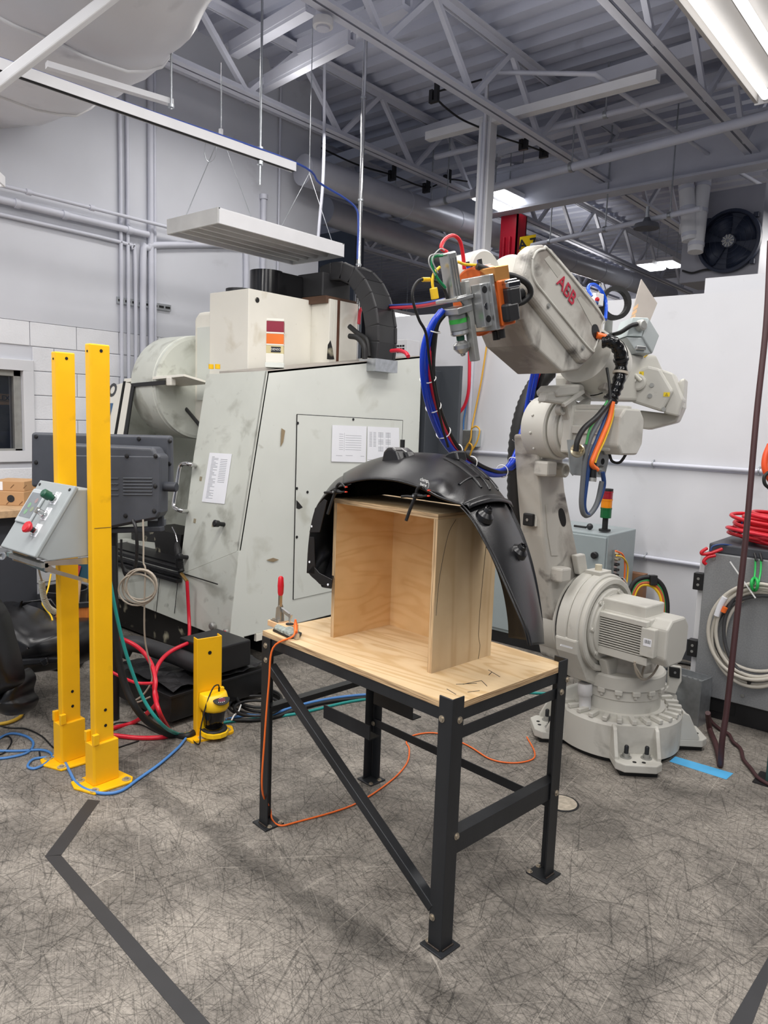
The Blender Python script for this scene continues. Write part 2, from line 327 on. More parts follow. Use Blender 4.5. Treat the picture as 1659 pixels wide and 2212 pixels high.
seg_r = M('lens_red', (150, 30, 44), .25, var=.05); seg_o = M('lens_amber', (236, 120, 40), .25, var=.05); seg_g = M('lens_green', (20, 96, 52), .25, var=.05); seg_dr = M('lens_dark_red', (140, 26, 52), .3, var=.05)
# ================================================================ SETTING
WX, PY, DZ, WE = -6.4, 6.1, 5.45, 6.27      # left wall plane, partition plane, deck height, end of the left wall
MB().bx((-16, -5, -.2), (6, 26, 0)).build('floor', floor_mat(), loc=(0, 0, 0))['kind'] = 'structure'
bm_ = MB(); y = -5; prof = []
while y < 25.8:
    prof += [(y, DZ), (y + .11, DZ), (y + .135, DZ + .075), (y + .275, DZ + .075)]; y += .30
bm_.grid([[V(x, a, b) for a, b in prof] for x in (-16, 6)], smooth=False); n_ = len(prof)
bm_.add([(x, a, b) for a, b in ((-5, DZ + .12), (25.8, DZ + .12)) for x in (-16, 6)], [(0, 1, 3, 2)])
ceil_ = struct(bm_.build('ceiling', deck_m))
# left wall: painted upper wall and a block wall below with one window
ZB = 2.55; wy0, wy1, wz0, wz1 = 1.55, 2.86, 1.47, 2.14
wl = MB(); wl.bx((WX - .25, -1.5, ZB), (WX + .012, WE, DZ + .08))
for (a, b, c, d) in ((-1.5, wy0, 0, ZB), (wy1, WE, 0, ZB), (wy0, wy1, 0, wz0), (wy0, wy1, wz1, ZB)): wl.bx((WX - .25, a, c), (WX, b, d))
wall_left = struct(wl.build('wall_left', [upper_wall]))
bh, bl, g = .2032, .4064, .006; protos = {}
row = 0; z = ZB - bh
while z > .2:
    y0 = .9 + (bl / 2 if row % 2 else 0)
    while y0 < WE - .02:
        segs = [(max(y0, .9) + g / 2, min(y0 + bl, WE) - g / 2, z + g / 2, z + bh - g / 2)]
        a, b, c, d = segs[0]
        def cut(sg):
            a, b, c, d = sg
            if c >= wz1 + .09 or d <= wz0 - .09 or a >= wy1 + .09 or b <= wy0 - .09: return [sg]
            r = []
            if a < wy0 - .09: r.append((a, wy0 - .09, c, d))
            if b > wy1 + .09: r.append((wy1 + .09, b, c, d))
            return r
        for (a, b, c, d) in cut((a, b, c, d)):
            if b - a < .03: continue
            k = round(b - a, 3)
            if k not in protos:
                t = MB().bx((WX, a, c), (WX + .012, b, d)); o = t.build('block', block_m, wall_left, bev=.004, seg=1); protos[k] = (o, (a, c))
            else:
                p, (pa, pc) = protos[k]; o = p.copy(); COL.objects.link(o); o.location = (0, a - pa, c - pc); ORI[o] = ORI[wall_left]
        y0 += bl
    z -= bh; row += 1
struct(MB().bx((WX, -1.5, 0), (WX + .025, WE, .22)).build('baseboard_left', dark_base))
# window in the block wall
w = struct(MB().bx((WX - .06, wy0, wz0), (WX - .052, wy1 - .05, wz1 - .04)).build('window_1', glassd))
fr = MB(); 
for (a, b, c, d) in ((wy0 - .09, wy1 + .09, wz1, wz1 + .09), (wy0 - .09, wy1 + .09, wz0 - .09, wz0), (wy0 - .09, wy0, wz0, wz1), (wy1, wy1 + .09, wz0, wz1)): fr.bx((WX - .02, a, c), (WX + .03, b, d))
fr.build('window_frame', white_wall, w, bev=.006)
f2 = MB()
for (a, b, c, d) in ((wy0, wy1, wz1 - .05, wz1), (wy0, wy1, wz0, wz0 + .02), (wy1 - .06, wy1, wz0, wz1)): f2.bx((WX - .1, a, c), (WX - .02, b, d))
f2.build('sash', alum_matt, w, bev=.003)
# room behind the window: dark back wall and a shelf rack
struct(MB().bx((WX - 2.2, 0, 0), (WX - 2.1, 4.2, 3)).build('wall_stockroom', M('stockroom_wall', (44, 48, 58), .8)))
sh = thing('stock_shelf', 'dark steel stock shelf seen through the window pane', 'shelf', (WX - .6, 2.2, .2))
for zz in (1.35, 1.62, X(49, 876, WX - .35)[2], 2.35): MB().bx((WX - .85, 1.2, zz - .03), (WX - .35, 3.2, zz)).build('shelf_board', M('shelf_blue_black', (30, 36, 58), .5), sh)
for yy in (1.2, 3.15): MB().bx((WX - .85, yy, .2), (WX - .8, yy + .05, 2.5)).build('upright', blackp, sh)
cq0, cq1 = X(-12, 846, WX - .35), X(49, 876, WX - .35); czb, czt = cq1[2], cq0[2] - .015; cyr = cq1[1]
cb = thing('carton', 'brown carton printed with dark capitals on the shelf behind the window', 'box', (WX - .55, cyr - .3, czb))
MB().bx((WX - .7, cyr - .7, czb), (WX - .35, cyr, czt)).build('carton_body', cardb, cb, bev=.004)
text('FLEXPIPE', 'lettering', blackink, cb, (WX - .348, X(18, 857, WX - .35)[1], lerp(czb, czt, .6)), (0, 1, 0), (0, 0, 1), .058, bold=.002)
MB().bx((WX - .349, cyr - .30, lerp(czb, czt, .3)), (WX - .347, cyr - .05, lerp(czb, czt, .34))).build('underline', blackink, cb)
for i, (a, b, h, c_) in enumerate(((1.9, 2.3, .12, blackp), (2.35, 2.62, .1, cardb), (2.66, 2.95, .14, pend_d))):
    tag(MB().bx((WX - .78, a, 1.62), (WX - .42, b, 1.62 + h)).build('stock_box', c_, bev=.004), ['black stock box at the left of the middle shelf behind the window', 'small brown stock box in the middle of the shelf behind the window', 'grey stock box at the right of the middle shelf behind the window'][i], 'box', 'boxes behind the window')
# partition
struct(MB().bx((-5.12, PY, 0), (3.2, PY + .1, 2.90)).build('wall_back', white_wall))
p_ = ony = None
struct(MB().bx((-2.05, PY + .25, 2.0), (3.2, PY + .3, 3.06)).build('wall_second_panel', white_wall))
struct(MB().bx((-5.12, PY - .02, 0), (3.2, PY, .17)).build('baseboard_back', dark_base))
for nm, px_, py_, r_, lab in (('wall_conduit', 1380, 1000, .016, 'white painted conduit running along the partition at elbow height'), ('wall_conduit', 1440, 1210, .016, 'white painted conduit low on the partition behind the grey cabinet')):
    q = Y(px_, py_, PY - .03); t = thing(nm, lab, 'pipe', (q[0], PY - .03, q[2]), 'horizontal conduits on the partition')
    MB().cyl((-5.0, PY - .03, q[2]), (2.5, PY - .03, q[2]), r_).build('pipe', steel_paint, t)
    MB().bx((-5.0, PY - .012, q[2] - .03), (2.5, PY, q[2] - .018)).build('rail', steel_paint, t)
    for xx in (-4.2, -3.2, -2.25, -1.45, -.6): MB().tube([(xx, PY, q[2] + .03), (xx, PY - .03, q[2] + .022), (xx, PY - .052, q[2]), (xx, PY - .03, q[2] - .022), (xx, PY, q[2] - .03)], .007, 6).build('strap', galv, t)
# vertical conduit with grey outlet box between machine and robot
q0, q1 = Y(1017, 745, PY - .03), Y(1012, 935, PY - .03)
t = thing('outlet_conduit', 'white vertical conduit ending in a grey outlet box on the partition', 'pipe', q1)
MB().cyl((q1[0], PY - .03, 2.88), (q1[0], PY - .03, q1[2]), .02).build('pipe', steel_paint, t)
MB().bx((q1[0] - .03, PY - .09, q1[2] - .13), (q1[0] + .13, PY, q1[2] + .03)).build('outlet_box', grey_box, t, bev=.006)
MB().bx((q1[0] - .02, PY - .095, q1[2] - .12), (q1[0] + .09, PY - .09, q1[2] + .02)).build('cover_plate', alum_matt, t)
# far enclosure of the hall
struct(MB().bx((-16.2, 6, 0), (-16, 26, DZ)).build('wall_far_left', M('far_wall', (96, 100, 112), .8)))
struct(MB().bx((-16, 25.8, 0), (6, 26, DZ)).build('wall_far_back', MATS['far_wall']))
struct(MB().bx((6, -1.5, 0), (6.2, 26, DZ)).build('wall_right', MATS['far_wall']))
q = Y(700, 600, 8.4); q2 = Y(768, 492, 8.4)
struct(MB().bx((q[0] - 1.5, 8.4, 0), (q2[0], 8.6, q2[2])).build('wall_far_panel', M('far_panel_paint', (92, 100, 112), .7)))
# ================================================================ ROOF STEEL
JZ0, JZ1 = 4.75, DZ - .06
def joist(x, y0, y1, label):
    t = thing('roof_joist', label, 'joist', (x, y0, JZ0), 'roof joists')
    for s_, zz, nm in ((1, JZ1, 'top_chord'), (-1, JZ0, 'bottom_chord')):
        b = MB()
        for k in (-1, 1):
            b.bx((x + k * .012, y0, zz - .004), (x + k * .075, y1, zz + .004)); b.bx((x + k * .012, y0, zz), (x + k * .02, y1, zz - s_ * .065))
        b.build(nm, steel_paint, t)
    y = y0 + .1; k = 0; me = {}
    while y + .62 < y1:
        for (a, b, za, zb) in ((y, y + .62, JZ1 - .02, JZ0 + .02), (y + .62, y + 1.24, JZ0 + .02, JZ1 - .02)):
            kk = za > zb
            if kk not in me: o = MB().bar((x, a, za), (x, b, zb), .045, .045, (1, 0, 0)).build('web_member', steel_paint, t); me[kk] = (o, a)
            else: o = me[kk][0].copy(); COL.objects.link(o); o.location = (0, a - me[kk][1], 0)
        y += 1.24
    return t
for x, y0, y1, lab in ((2.5, -1, 9, 'roof joist far to the right of the lit ceiling light'), (.85, -1, 9, 'roof joist to the right of the lit ceiling light'), (-.8, -1, 9, 'roof joist just above the lit ceiling light'), (-2.45, -1, 9, 'roof joist left of the lit ceiling light, over the robot'),
                       (-4.1, -1, 9, 'roof joist carrying the round junction box, left of the white column'), (-5.75, -1, 9, 'roof joist nearest the left wall'), (-7.4, 6.4, 9, 'roof joist beyond the end of the left wall'),
                       (-2.45, 9.4, 17, 'roof joist behind the girder above the fan heater'), (-4.1, 9.4, 17, 'roof joist behind the girder right of the red column'), (-5.75, 9.4, 17, 'roof joist behind the girder left of the red column'), (-7.4, 9.4, 17, 'roof joist behind the girder far left'), (-9.05, 9.4, 17, 'roof joist behind the girder farthest left'), (-.8, 9.4, 17, 'roof joist behind the girder far right')):
    joist(x, y0, y1, lab)
def ibeam(p0, p1, w, h, tf=.03):
    p0, p1 = V(*p0), V(*p1); b = MB(); b.bar(p0, p1, w, tf); b.bar(p0 + V(0, 0, h), p1 + V(0, 0, h), w, tf); b.bar(p0 + V(0, 0, h / 2), p1 + V(0, 0, h / 2), .025, h); return b
GB = 4.62
tag(ibeam((-14, 9.2, GB), (5, 8.45, GB), .22, .52).build('roof_girder', steel_paint), 'deep white painted roof girder crossing above the red column', 'beam')
tag(ibeam((-14, 17.2, GB), (5, 17.2, GB), .22, .52).build('roof_girder', steel_paint), 'distant roof girder far behind the red column', 'beam')
def xpipe(name, a, b, z, r, lab, cat_, mat=steel_paint, grp='pipes under the roof deck', ext=(0., 0.)):
    p, q_ = Z(*a, z), Z(*b, z); d = q_ - p; p = p - d * ext[0]; q_ = q_ + d * ext[1]
    t = thing(name, lab, cat_, (p + q_) / 2, grp); MB().cyl(p, q_, r, n=12).build('pipe', mat, t)
    for k in (.15, .5, .85): c_ = lerp(p, q_, k); MB().cyl(c_, (c_[0], c_[1], DZ), .008, n=6).build('hanger_rod', galv, t); MB().lathe(c_, q_ - p, [(-.02, r + .008), (.02, r + .008)], 12).build('clamp', galv, t)
    return t
def xchan(a, b, z, lab, w=.16, ext=(0., 0.)):
    p, q_ = Z(*a, z), Z(*b, z); d = q_ - p; p = p - d * ext[0]; q_ = q_ + d * ext[1]
    t = thing('roof_purlin', lab, 'beam', (p + q_) / 2, 'cross beams under the roof deck'); MB().bar(p, q_, w, .05).build('flange', steel_paint, t)
    for s_ in (-1, 1): MB().bar(p + V(0, s_ * w * .42, .05), q_ + V(0, s_ * w * .42, .05), .03, .09).build('web', steel_paint, t)
xchan((830, 325), (1480, 128), 5.2, 'triple ribbed cross beam passing right behind the white column', .2, (1.6, 1.2))
xchan((930, 372), (1530, 190), 5.2, 'second ribbed cross beam behind the first', .16, (1.6, 1.2))
xchan((700, 95), (880, 18), 5.15, 'cross brace left of the steel pole', .12, (.3, 0))
xchan((505, 118), (640, 40), 5.1, 'short brace bearing on the left wall top', .1, (0, .2))
xchan((545, 205), (760, 92), 4.9, 'brace bearing on the left wall below the short one', .08, (0, 0))
xpipe('sprinkler_pipe', (1030, 415), (1659, 250), 4.55, .045, 'white sprinkler pipe in front of the girder at right', 'pipe', ext=(.5, .3))
xpipe('sprinkler_pipe', (775, 482), (1020, 418), 4.5, .04, 'white sprinkler pipe under the round duct', 'pipe', ext=(.3, 0))
xpipe('sprinkler_pipe', (940, 340), (1640, 165), 4.95, .03, 'thin white pipe behind the white column', 'pipe', ext=(0, .2))
def dome(px, py, z, lab): 
    c_ = Z(px, py, z); t = thing('alarm_bell', lab, 'bell', c_); MB().lathe(c_, (0, 0, -1), [(0, .03), (.05, .05), (.07, .13), (.12, .14), (.13, .02)], 16).build('shell', M('dull_grey', (88, 90, 98), .6), t); MB().cyl(c_, c_ + V(0, 0, .12), .02, n=8).build('stem', galv, t)
xpipe('sprinkler_pipe', (1300, 497), (1460, 462), 4.2, .03, 'thin pipe carrying the grey bell near the fan heater', 'pipe', ext=(1.2, .3)); dome(1398, 470, 4.2, 'grey bell shaped lamp on a pipe left of the fan heater')
# round spiral duct
p, q = Z(720, 388, 4.45), Z(1395, 622, 4.45); dx = (p[0] + q[0]) / 2
t = thing('round_duct', 'long round spiral duct running into the hall behind the white column', 'duct', (dx, 8, 4.45))
MB().cyl((p[0] - .04, 5.75, 4.45), (q[0] + .1, q[1] + 1, 4.45), .16, n=28).build('duct', M('duct_paint', (190, 192, 202), .35, .25, var=.04), t)
for k in range(1, 9): yy = lerp(6.4, q[1] + 1, k / 9); MB().lathe((lerp(p[0], q[0] + .1, k / 9), yy, 4.45), (0, 1, 0), [(-.025, .166), (.025, .166)], 28).build('seam_ring', MATS['duct_paint'], t)
p, q = Z(700, 455, 4.3), Z(1000, 560, 4.3)
t = thing('round_duct', 'second round duct lower in the hall left of the red column', 'duct', (p[0], 10, 4.3)); MB().cyl(p, q + (q - p) * 1.3, .16, n=24).build('duct', MATS['duct_paint'], t)
# round junction box on the joist
c_ = Z(698, 40, 4.72); t = thing('junction_box', 'round white junction box under a roof joist with a hanging conduit', 'box', c_)
MB().cyl(c_, c_ + V(0, 0, -.06), .075, n=24).build('box_body', white_paint, t, bev=.006); MB().cyl(c_ + V(0, 0, -.06), c_ + V(0, 0, -.075), .05, n=20).build('cover', steel_paint, t)
dd = 7.3; MB().tube(cat([D(595, 0, dd), D(640, 28, dd), D(690, 58, dd), D(703, 95, dd), D(701, 150, dd), D(700, 300, dd), D(697, 400, dd), D(690, 480, dd), D(685, 545, dd)], 6), .016, 8).build('flexible_conduit', steel_paint, t)
MB().cyl(D(707, 0, dd), D(709, 40, dd), .01, n=8).build('hanger_rod', steel_paint, t)
# white column with head beam and its branch conduit
cx, cy = D(1043, 500, 7.7)[:2]
t = thing('support_column', 'tall white steel column standing behind the partition', 'column', (cx, cy, 0))
b = MB(); b.bx((cx - .075, cy - .065, 0), (cx + .075, cy - .053, 4.72)); b.bx((cx - .075, cy + .053, 0), (cx + .075, cy + .065, 4.72)); b.bx((cx - .006, cy - .06, 0), (cx + .006, cy + .06, 4.72))
b2 = MB().bx((cx - .07, cy - .062, 0), (cx + .07, cy + .062, 4.9)); b2.build('shaft', white_paint, t, bev=.006)
for s_ in (-.03, .02): MB().bx((cx + s_, cy - .075, 0), (cx + s_ + .018, cy - .06, 4.85)).build('channel_lip', steel_paint, t)
hp, hq = Y(930, 152, cy), Y(1295, -4, cy); MB().bar((hp[0], cy, 4.88), (hq[0] + .6, cy, 4.88), .1, .08).build('head_beam', white_paint, t)
k0, k1, k2 = Y(1058, 156, cy - .1), Y(1285, 160, cy - .1), D(1659, 408, 9.)
MB().tube([V(cx + .02, cy - .09, k0[2] - 2.), V(cx + .02, cy - .09, k0[2]), k0, k1, D(1440, 270, 7.6), D(1540, 340, 8.2), k2], .022, 8).build('branch_conduit', steel_paint, t)
# red column with sign
cx, cy = D(1108, 520, 10.1)[:2]
t = thing('red_column', 'red painted steel column under the girder carrying the yellow sign', 'column', (cx, cy, 0))
b = MB()
b.bx((cx - .13, cy - .12, 0), (cx + .13, cy - .1, GB)); b.bx((cx - .13, cy + .1, 0), (cx + .13, cy + .12, GB)); b.bx((cx - .012, cy - .1, 0), (cx + .012, cy + .1, GB)); b.bx((cx + .11, cy - .12, 0), (cx + .13, cy + .12, GB))
b.build('shaft', redcol, t)
for s_ in (-.06, .03): MB().cyl((cx + s_, cy - .14, 0), (cx + s_, cy - .14, GB - .3), .022, n=8).build('downpipe', redcol, t)
s0, s1 = D(1123, 512, 9.9), D(1158, 506, 9.9); s2, s3 = D(1153, 560, 9.9), D(1121, 560, 9.9)
sg = thing('column_sign', 'yellow sign reading A 7 projecting from the red column', 'sign', lerp(s0, s2, .5)); MB().prism([s0, s1, s2, s3], FW * .01).build('plate', M('sign_yellow', (250, 206, 10), .5, var=0), sg)
text('A 7', 'lettering', blackink, sg, lerp(lerp(s0, s1, .5), lerp(s3, s2, .5), .36) - FW * .006, s1 - s0, s0 - s3, .17, bold=.004)
# fan heater
d0 = 8.9; h0, h1, h2, h3 = D(1474, 442, d0), D(1648, 400, d0 * .93), D(1640, 580, d0 * .93), D(1472, 604, d0)
u_ = nrm(nrm(h1 - h0) + nrm(h2 - h3)); u_ = nrm(V(u_[0], u_[1], 0)); v_ = nrm(np.cross(u_, -FW)); n_ = nrm(np.cross(u_, V(0, 0, 1)))
hc = (h0 + h1 + h2 + h3) / 4; U = nrm(V(u_[0], u_[1], 0)); NB = nrm(np.cross(V(0, 0, 1), U))
t = thing('unit_heater', 'beige fan heater hung from the roof with a dark round fan', 'heater', hc)
hw, hh = np.linalg.norm(h1 - h0) / 2, .5; MB().ob(hc + NB * .3, (U, NB, V(0, 0, 1)), (hw, .28, hh)).build('casing', M('heater_beige', (150, 150, 158), .5, var=.04), t, bev=.01)
fc = Pl(1577, 522, hc, NB); fc = hc + U * ((fc - hc) @ U) + V(0, 0, (fc - hc)[2]); R_ = .32
MB().lathe(fc, -NB, [(0, R_ + .03), (.06, R_ + .03), (.07, R_), (.012, R_ - .01)], 40).build('shroud', fanb, t)
MB().lathe(fc, -NB, [(.004, R_ - .005), (.006, .001)], 40).build('fan_recess', M('fan_dark', (24, 28, 40), .7), t)
for k in range(4):
    a = k * math.pi / 2 + .5; e1 = U * math.cos(a) + V(0, 0, 1) * math.sin(a); e2 = -U * math.sin(a) + V(0, 0, 1) * math.cos(a)
    MB().grid([[fc - NB * (.02 + .02 * j) + e1 * r_ + e2 * (j - .5) * w_ for j in (0, 1)] for r_, w_ in ((.06, .08), (.15, .2), (.25, .3), (.29, .26))]).build('fan_blade', fanb, t, solid=.003)
MB().lathe(fc, -NB, [(.02, .075), (.06, .07), (.065, .02)], 20).build('motor_hub', M('hub_grey', (120, 124, 136), .5), t)
for k in range(10):
    a = k * math.pi / 5; MB().bar(fc - NB * .068 + (U * math.cos(a) + V(0, 0, 1) * math.sin(a)) * .02, fc - NB * .068 + (U * math.cos(a) + V(0, 0, 1) * math.sin(a)) * .07, .012, .01, NB).build('hub_vane', alum_matt, t)
g_ = MB()
for r_ in (.08, .14, .2, .26, .315): g_.tube([fc - NB * .075 + r_ * (U * math.cos(a * .209) + V(0, 0, 1) * math.sin(a * .209)) for a in range(30)], .003, 4, closed=True)
g_.build('wire_guard', fanb, t)
for i in (0, 1, 2): 
    a = (.75, 2.35, -.75)[i]; c_ = fc + (U * math.cos(a) + V(0, 0, 1) * math.sin(a)) * (R_ + .05); MB().ob(c_ - NB * .02, (U, NB, V(0, 0, 1)), (.025, .02, .025)).build('mount_lug', fanb, t)
MB().tube(cat([fc + V(0, 0, -R_) - U * .03, hc - NB * .02 - U * .12 + V(0, 0, -.38), hc - NB * .02 - U * .28 + V(0, 0, -.4), hc - NB * .02 - U * .4 + V(0, 0, -.36)], 5), .012, 6).build('power_lead', blackp, t)
MB().ob(hc - U * (hw - .04) - NB * .03 + V(0, 0, .12), (U, NB, V(0, 0, 1)), (.05, .04, .06)).build('switch_box', white_paint, t, bev=.004)
for (a, b, lab) in (((1482, 395), (1490, 520), 'vertical white flue pipe left of the fan heater'), ((1520, 385), (1502, 545), 'bent white flue pipe joining the fan heater')):
    p, q = D(*a, 8.5), D(*b, 8.5); f = thing('flue_pipe', lab, 'pipe', q); MB().tube([p, lerp(p, q, .45), q], .085, 16).build('pipe', white_paint, f)
    for k in (.1, .45, .9): MB().lathe(lerp(p, q, k), q - p, [(-.02, .09), (.02, .09)], 16).build('band', steel_paint, f)
# distant lit panels
def far_light(px, py, d, w, h, lab):
    c_ = D(px, py, d); t = thing('ceiling_light', lab, 'light', c_, 'lit ceiling lights'); 
    MB().bx((c_[0] - w / 2, c_[1] - h / 2, c_[2]), (c_[0] + w / 2, c_[1] + h / 2, c_[2] + .06)).build('housing', white_paint, t)
    MB().bx((c_[0] - w / 2 + .02, c_[1] - h / 2 + .02, c_[2] - .012), (c_[0] + w / 2 - .02, c_[1] + h / 2 - .02, c_[2])).build('diffuser', lamp_far, t)
    for s_ in (-1, 1): MB().cyl((c_[0], c_[1] + s_ * h * .4, c_[2] + .06), (c_[0], c_[1] + s_ * h * .4, DZ), .006, n=6).build('hanger', galv, t)
far_light(1098, 424, 9.6, .24, .8, 'lit panel light right of the white column, upper of the pair'); far_light(1070, 442, 9.6, .24, .8, 'lit panel light touching the white column, lower of the pair')
far_light(1406, 577, 12.5, .28, .62, 'distant lit panel light left of the fan heater'); far_light(1449, 571, 12.5, .28, .62, 'distant lit panel light against the fan heater side')
far_light(850, 679, 14.5, .4, 1.0, 'farthest lit panel light low beside the cable chain')
# big lit fixture top right
a0 = Z(1640, 222, 4.2); fx0 = a0[0] - .02; fy1 = a0[1]; t = thing('ceiling_light', 'large lit strip light with bright tubes at the top right', 'light', (fx0 + .35, fy1 - 1.2, 4.2), 'lit ceiling lights')
MB().bx((fx0, fy1 - 2.5, 4.27), (fx0 + .75, fy1, 4.31)).build('reflector_tray', tray_m, t)
for k in (0, .25, .5, .75): MB().bx((fx0 + k - .012, fy1 - 2.5, 4.2), (fx0 + k + .012, fy1, 4.27)).build('reflector_rib', tray_m, t)
MB().bx((fx0 - .012, fy1, 4.19), (fx0 + .77, fy1 + .012, 4.31)).build('end_plate', white_paint, t)
for k in range(4):
    xx = fx0 + .07 + k * .19; MB().cyl((xx, fy1 - 2.45, 4.225), (xx, fy1 - .04, 4.225), .03, n=12).build('lamp_tube', lamp_on, t); MB().bx((xx - .02, fy1 - .045, 4.2), (xx + .02, fy1, 4.26)).build('lamp_holder', white_paint, t)
# small light cut off at the left edge
c_ = D(2, 385, 4.2); t = thing('ceiling_light', 'end of a lit light fitting cut off by the left edge', 'light', c_, 'lit ceiling lights'); MB().ob(c_ + V(-.35, -.42, 0), (nrm(V(.64, .77, 0)), nrm(V(-.77, .64, 0)), V(0, 0, 1)), (.55, .07, .03)).build('housing', white_paint, t, bev=.005); MB().ob(c_ + V(-.36, -.43, -.035), (nrm(V(.64, .77, 0)), nrm(V(-.77, .64, 0)), V(0, 0, 1)), (.53, .05, .012)).build('diffuser', lamp_far, t)
# unlit fixture over the machine
t = thing('ceiling_light', 'unlit white strip light hanging over the milling machine', 'light', (-4.85, 4.1, 3.2))
ya, yb, xa, xb, zf = 3.45, 4.75, -5.17, -4.54, 3.2
MB().bx((xa, ya, zf + .09), (xb, yb, zf + .11)).build('tray', white_paint, t)
for xx in (xa, xb): MB().bx((xx - .008, ya, zf), (xx + .008, yb, zf + .1)).build('side_rail', white_paint, t)
for yy in (ya, yb): MB().bx((xa, yy - .01, zf), (xb, yy + .01, zf + .11)).build('end_plate', M('dull_white', (196, 196, 194), .5), t)
for k in range(5):
    xx = lerp(xa + .07, xb - .07, k / 4); MB().prism([(xx - .05, ya, zf + .088), (xx - .012, ya, zf + .02), (xx + .012, ya, zf + .02), (xx + .05, ya, zf + .088)], (0, yb - ya, 0)).build('reflector_fin', M('dull_white', (196, 196, 194), .5), t)
    if k < 4: xm = xx + (xb - xa - .14) / 8; MB().cyl((xm, ya + .03, zf + .05), (xm, yb - .03, zf + .05), .013, n=8).build('lamp_tube', M('unlit_tube', (190, 192, 192), .3), t)
ap = X(443, 345, -4.55); ap = V(-4.85, ya + .25, 3.95)
MB().tube([(xa + .05, ya + .1, zf + .1), ap, (xb - .05, ya + .35, zf + .1)], .004, 5).build('hanger_wire', galv, t); MB().cyl(ap, ap + V(0, 0, .5), .004, n=5).build('hanger_wire', galv, t); MB().bx(ap - V(.012, .012, .03), ap + V(.012, .012, .03)).build('cable_gripper', white_paint, t)
MB().tube([ap + V(-.06 + .075 * math.cos(a * .35), -.05, -.12 + .09 * math.sin(a * .35)) for a in range(18)], .003, 5, closed=True).build('wire_loop', galv, t)
MB().tube([(xa + .05, yb - .3, zf + .1), (-4.85, yb - .12, 3.9), (xb - .05, yb - .08, zf + .1)], .004, 5).build('hanger_wire', galv, t); MB().cyl((-4.85, yb - .12, 3.9), (-4.85, yb - .12, DZ), .004, n=5).build('hanger_wire', galv, t)
# strut channel with blue cable on top
zs = 3.7; p, q = Z(635, 362, zs), Z(0, 141, zs); p0 = q + (q - p) * .35
t = thing('strut_channel', 'white strut channel hung on a threaded rod below the duct', 'rail', lerp(p, q, .5)); d_ = nrm(p - p0)
for o_, w_, h_ in (((0, 0, .03), .05, .004), ((.023, 0, 0), .004, .06), ((-.023, 0, 0), .004, .06)): MB().bar(p0 + V(*o_), p + V(*o_), w_, h_).build('channel_face', white_paint, t)
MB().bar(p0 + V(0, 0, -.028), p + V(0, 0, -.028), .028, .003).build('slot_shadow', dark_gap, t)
rp_ = Z(562, 337, zs); MB().cyl((rp_[0], rp_[1], zs - .2), (rp_[0], rp_[1], DZ), .009, n=8).build('threaded_rod', galv, t); MB().cyl((rp_[0], rp_[1], zs - .06), (rp_[0], rp_[1], zs - .035), .025, n=6).build('rod_nut', galv, t); MB().cyl((rp_[0], rp_[1], zs + .035), (rp_[0], rp_[1], zs + .06), .025, n=6).build('rod_nut', galv, t)
tag(MB().tube(cat([p0 + V(-.01, 0, .04), lerp(p0, p, .5) + V(-.01, 0, .04), p + V(0, 0, .04), D(690, 395, 6.2), D(740, 425, 6.4), D(769, 450, 6.5), D(774, 480, 6.5), D(772, 560, 6.5)], 6), .009, 8).build('data_cable', M('royal_blue', (44, 74, 160), .4)), 'blue data cable lying on the strut channel and dropping to the steel pole', 'cable')
# thin steel pole
p, q = D(783, 300, 6.5), None; tp = thing('steel_pole', 'shiny thin steel pole hanging from the roof behind the machine', 'pole', (p[0], p[1], 2.2)); MB().cyl((p[0], p[1], 1.6), (p[0], p[1], DZ), .019, n=14).build('tube', chrome, tp)
for zz in (3.2, 3.75, 4.6): MB().lathe((p[0], p[1], zz), (0, 0, 1), [(-.008, .026), (.008, .026)], 12).build('band', galv, tp)
tag(MB().tube(cat([D(775, 700, 6.45), D(778, 672, 6.45), D(790, 664, 6.45), D(840, 665, 6.2), D(900, 662, 5.2), D(945, 654, 4.4), D(962, 650, 3.7)], 6), .014, 8).build('air_hose', redh), 'red air hose running from the steel pole to the robot gripper', 'hose')
tag(MB().tube(cat([D(800, 666, 6.3), D(842, 660, 6.15), D(902, 657, 5.15), D(945, 650, 4.35), D(960, 647, 3.7)], 6), .008, 6).build('air_hose', M('royal_blue', (44, 74, 160), .4)), 'thin blue air line tied along the red air hose', 'hose')
# cable trolleys
for i, (px, py, d) in enumerate(((938, 205, 7.2), (847, 377, 9.), (921, 404, 9.5), (966, 386, 9.3), (1131, 310, 8.2), (1175, 327, 8.4))):
    c_ = D(px, py, d); t = thing('cable_trolley', ['black cable trolley left of the white column, highest of all', 'black cable trolley nearest the steel pole', 'black cable trolley lowest, above the round duct', 'black cable trolley just left of the white column', 'black cable trolley just right of the white column', 'black cable trolley farthest right of the white column'][i], 'clamp', c_, 'black cable trolleys')
    MB().bx(c_ - V(.05, .02, .05), c_ + V(-.01, .02, .05)).build('cheek', blackp, t); MB().bx(c_ + V(.01, -.02, -.05), c_ + V(.05, .02, .1)).build('cheek', blackp, t); MB().bx(c_ - V(.05, .02, .07), c_ + V(.05, .02, -.05)).build('saddle', blackp, t)
tag(MB().tube(cat([D(1040, 172, 7.4), D(985, 188, 7.3), D(940, 205, 7.2), D(985, 250, 7.4), D(1035, 275, 7.6), D(1085, 297, 7.9), D(1131, 312, 8.2), D(1175, 328, 8.4)], 6), .01, 6).build('festoon_cable', blackp), 'thin dark festoon cable looping past the white column', 'cable')
tag(MB().tube(cat([D(690, 318, 8.6), D(770, 355, 8.8), D(847, 378, 9.), D(921, 405, 9.5), D(966, 388, 9.3), D(1010, 392, 9.3)], 6), .01, 6).build('festoon_cable', blackp), 'thin dark festoon cable sagging behind the steel pole', 'cable')
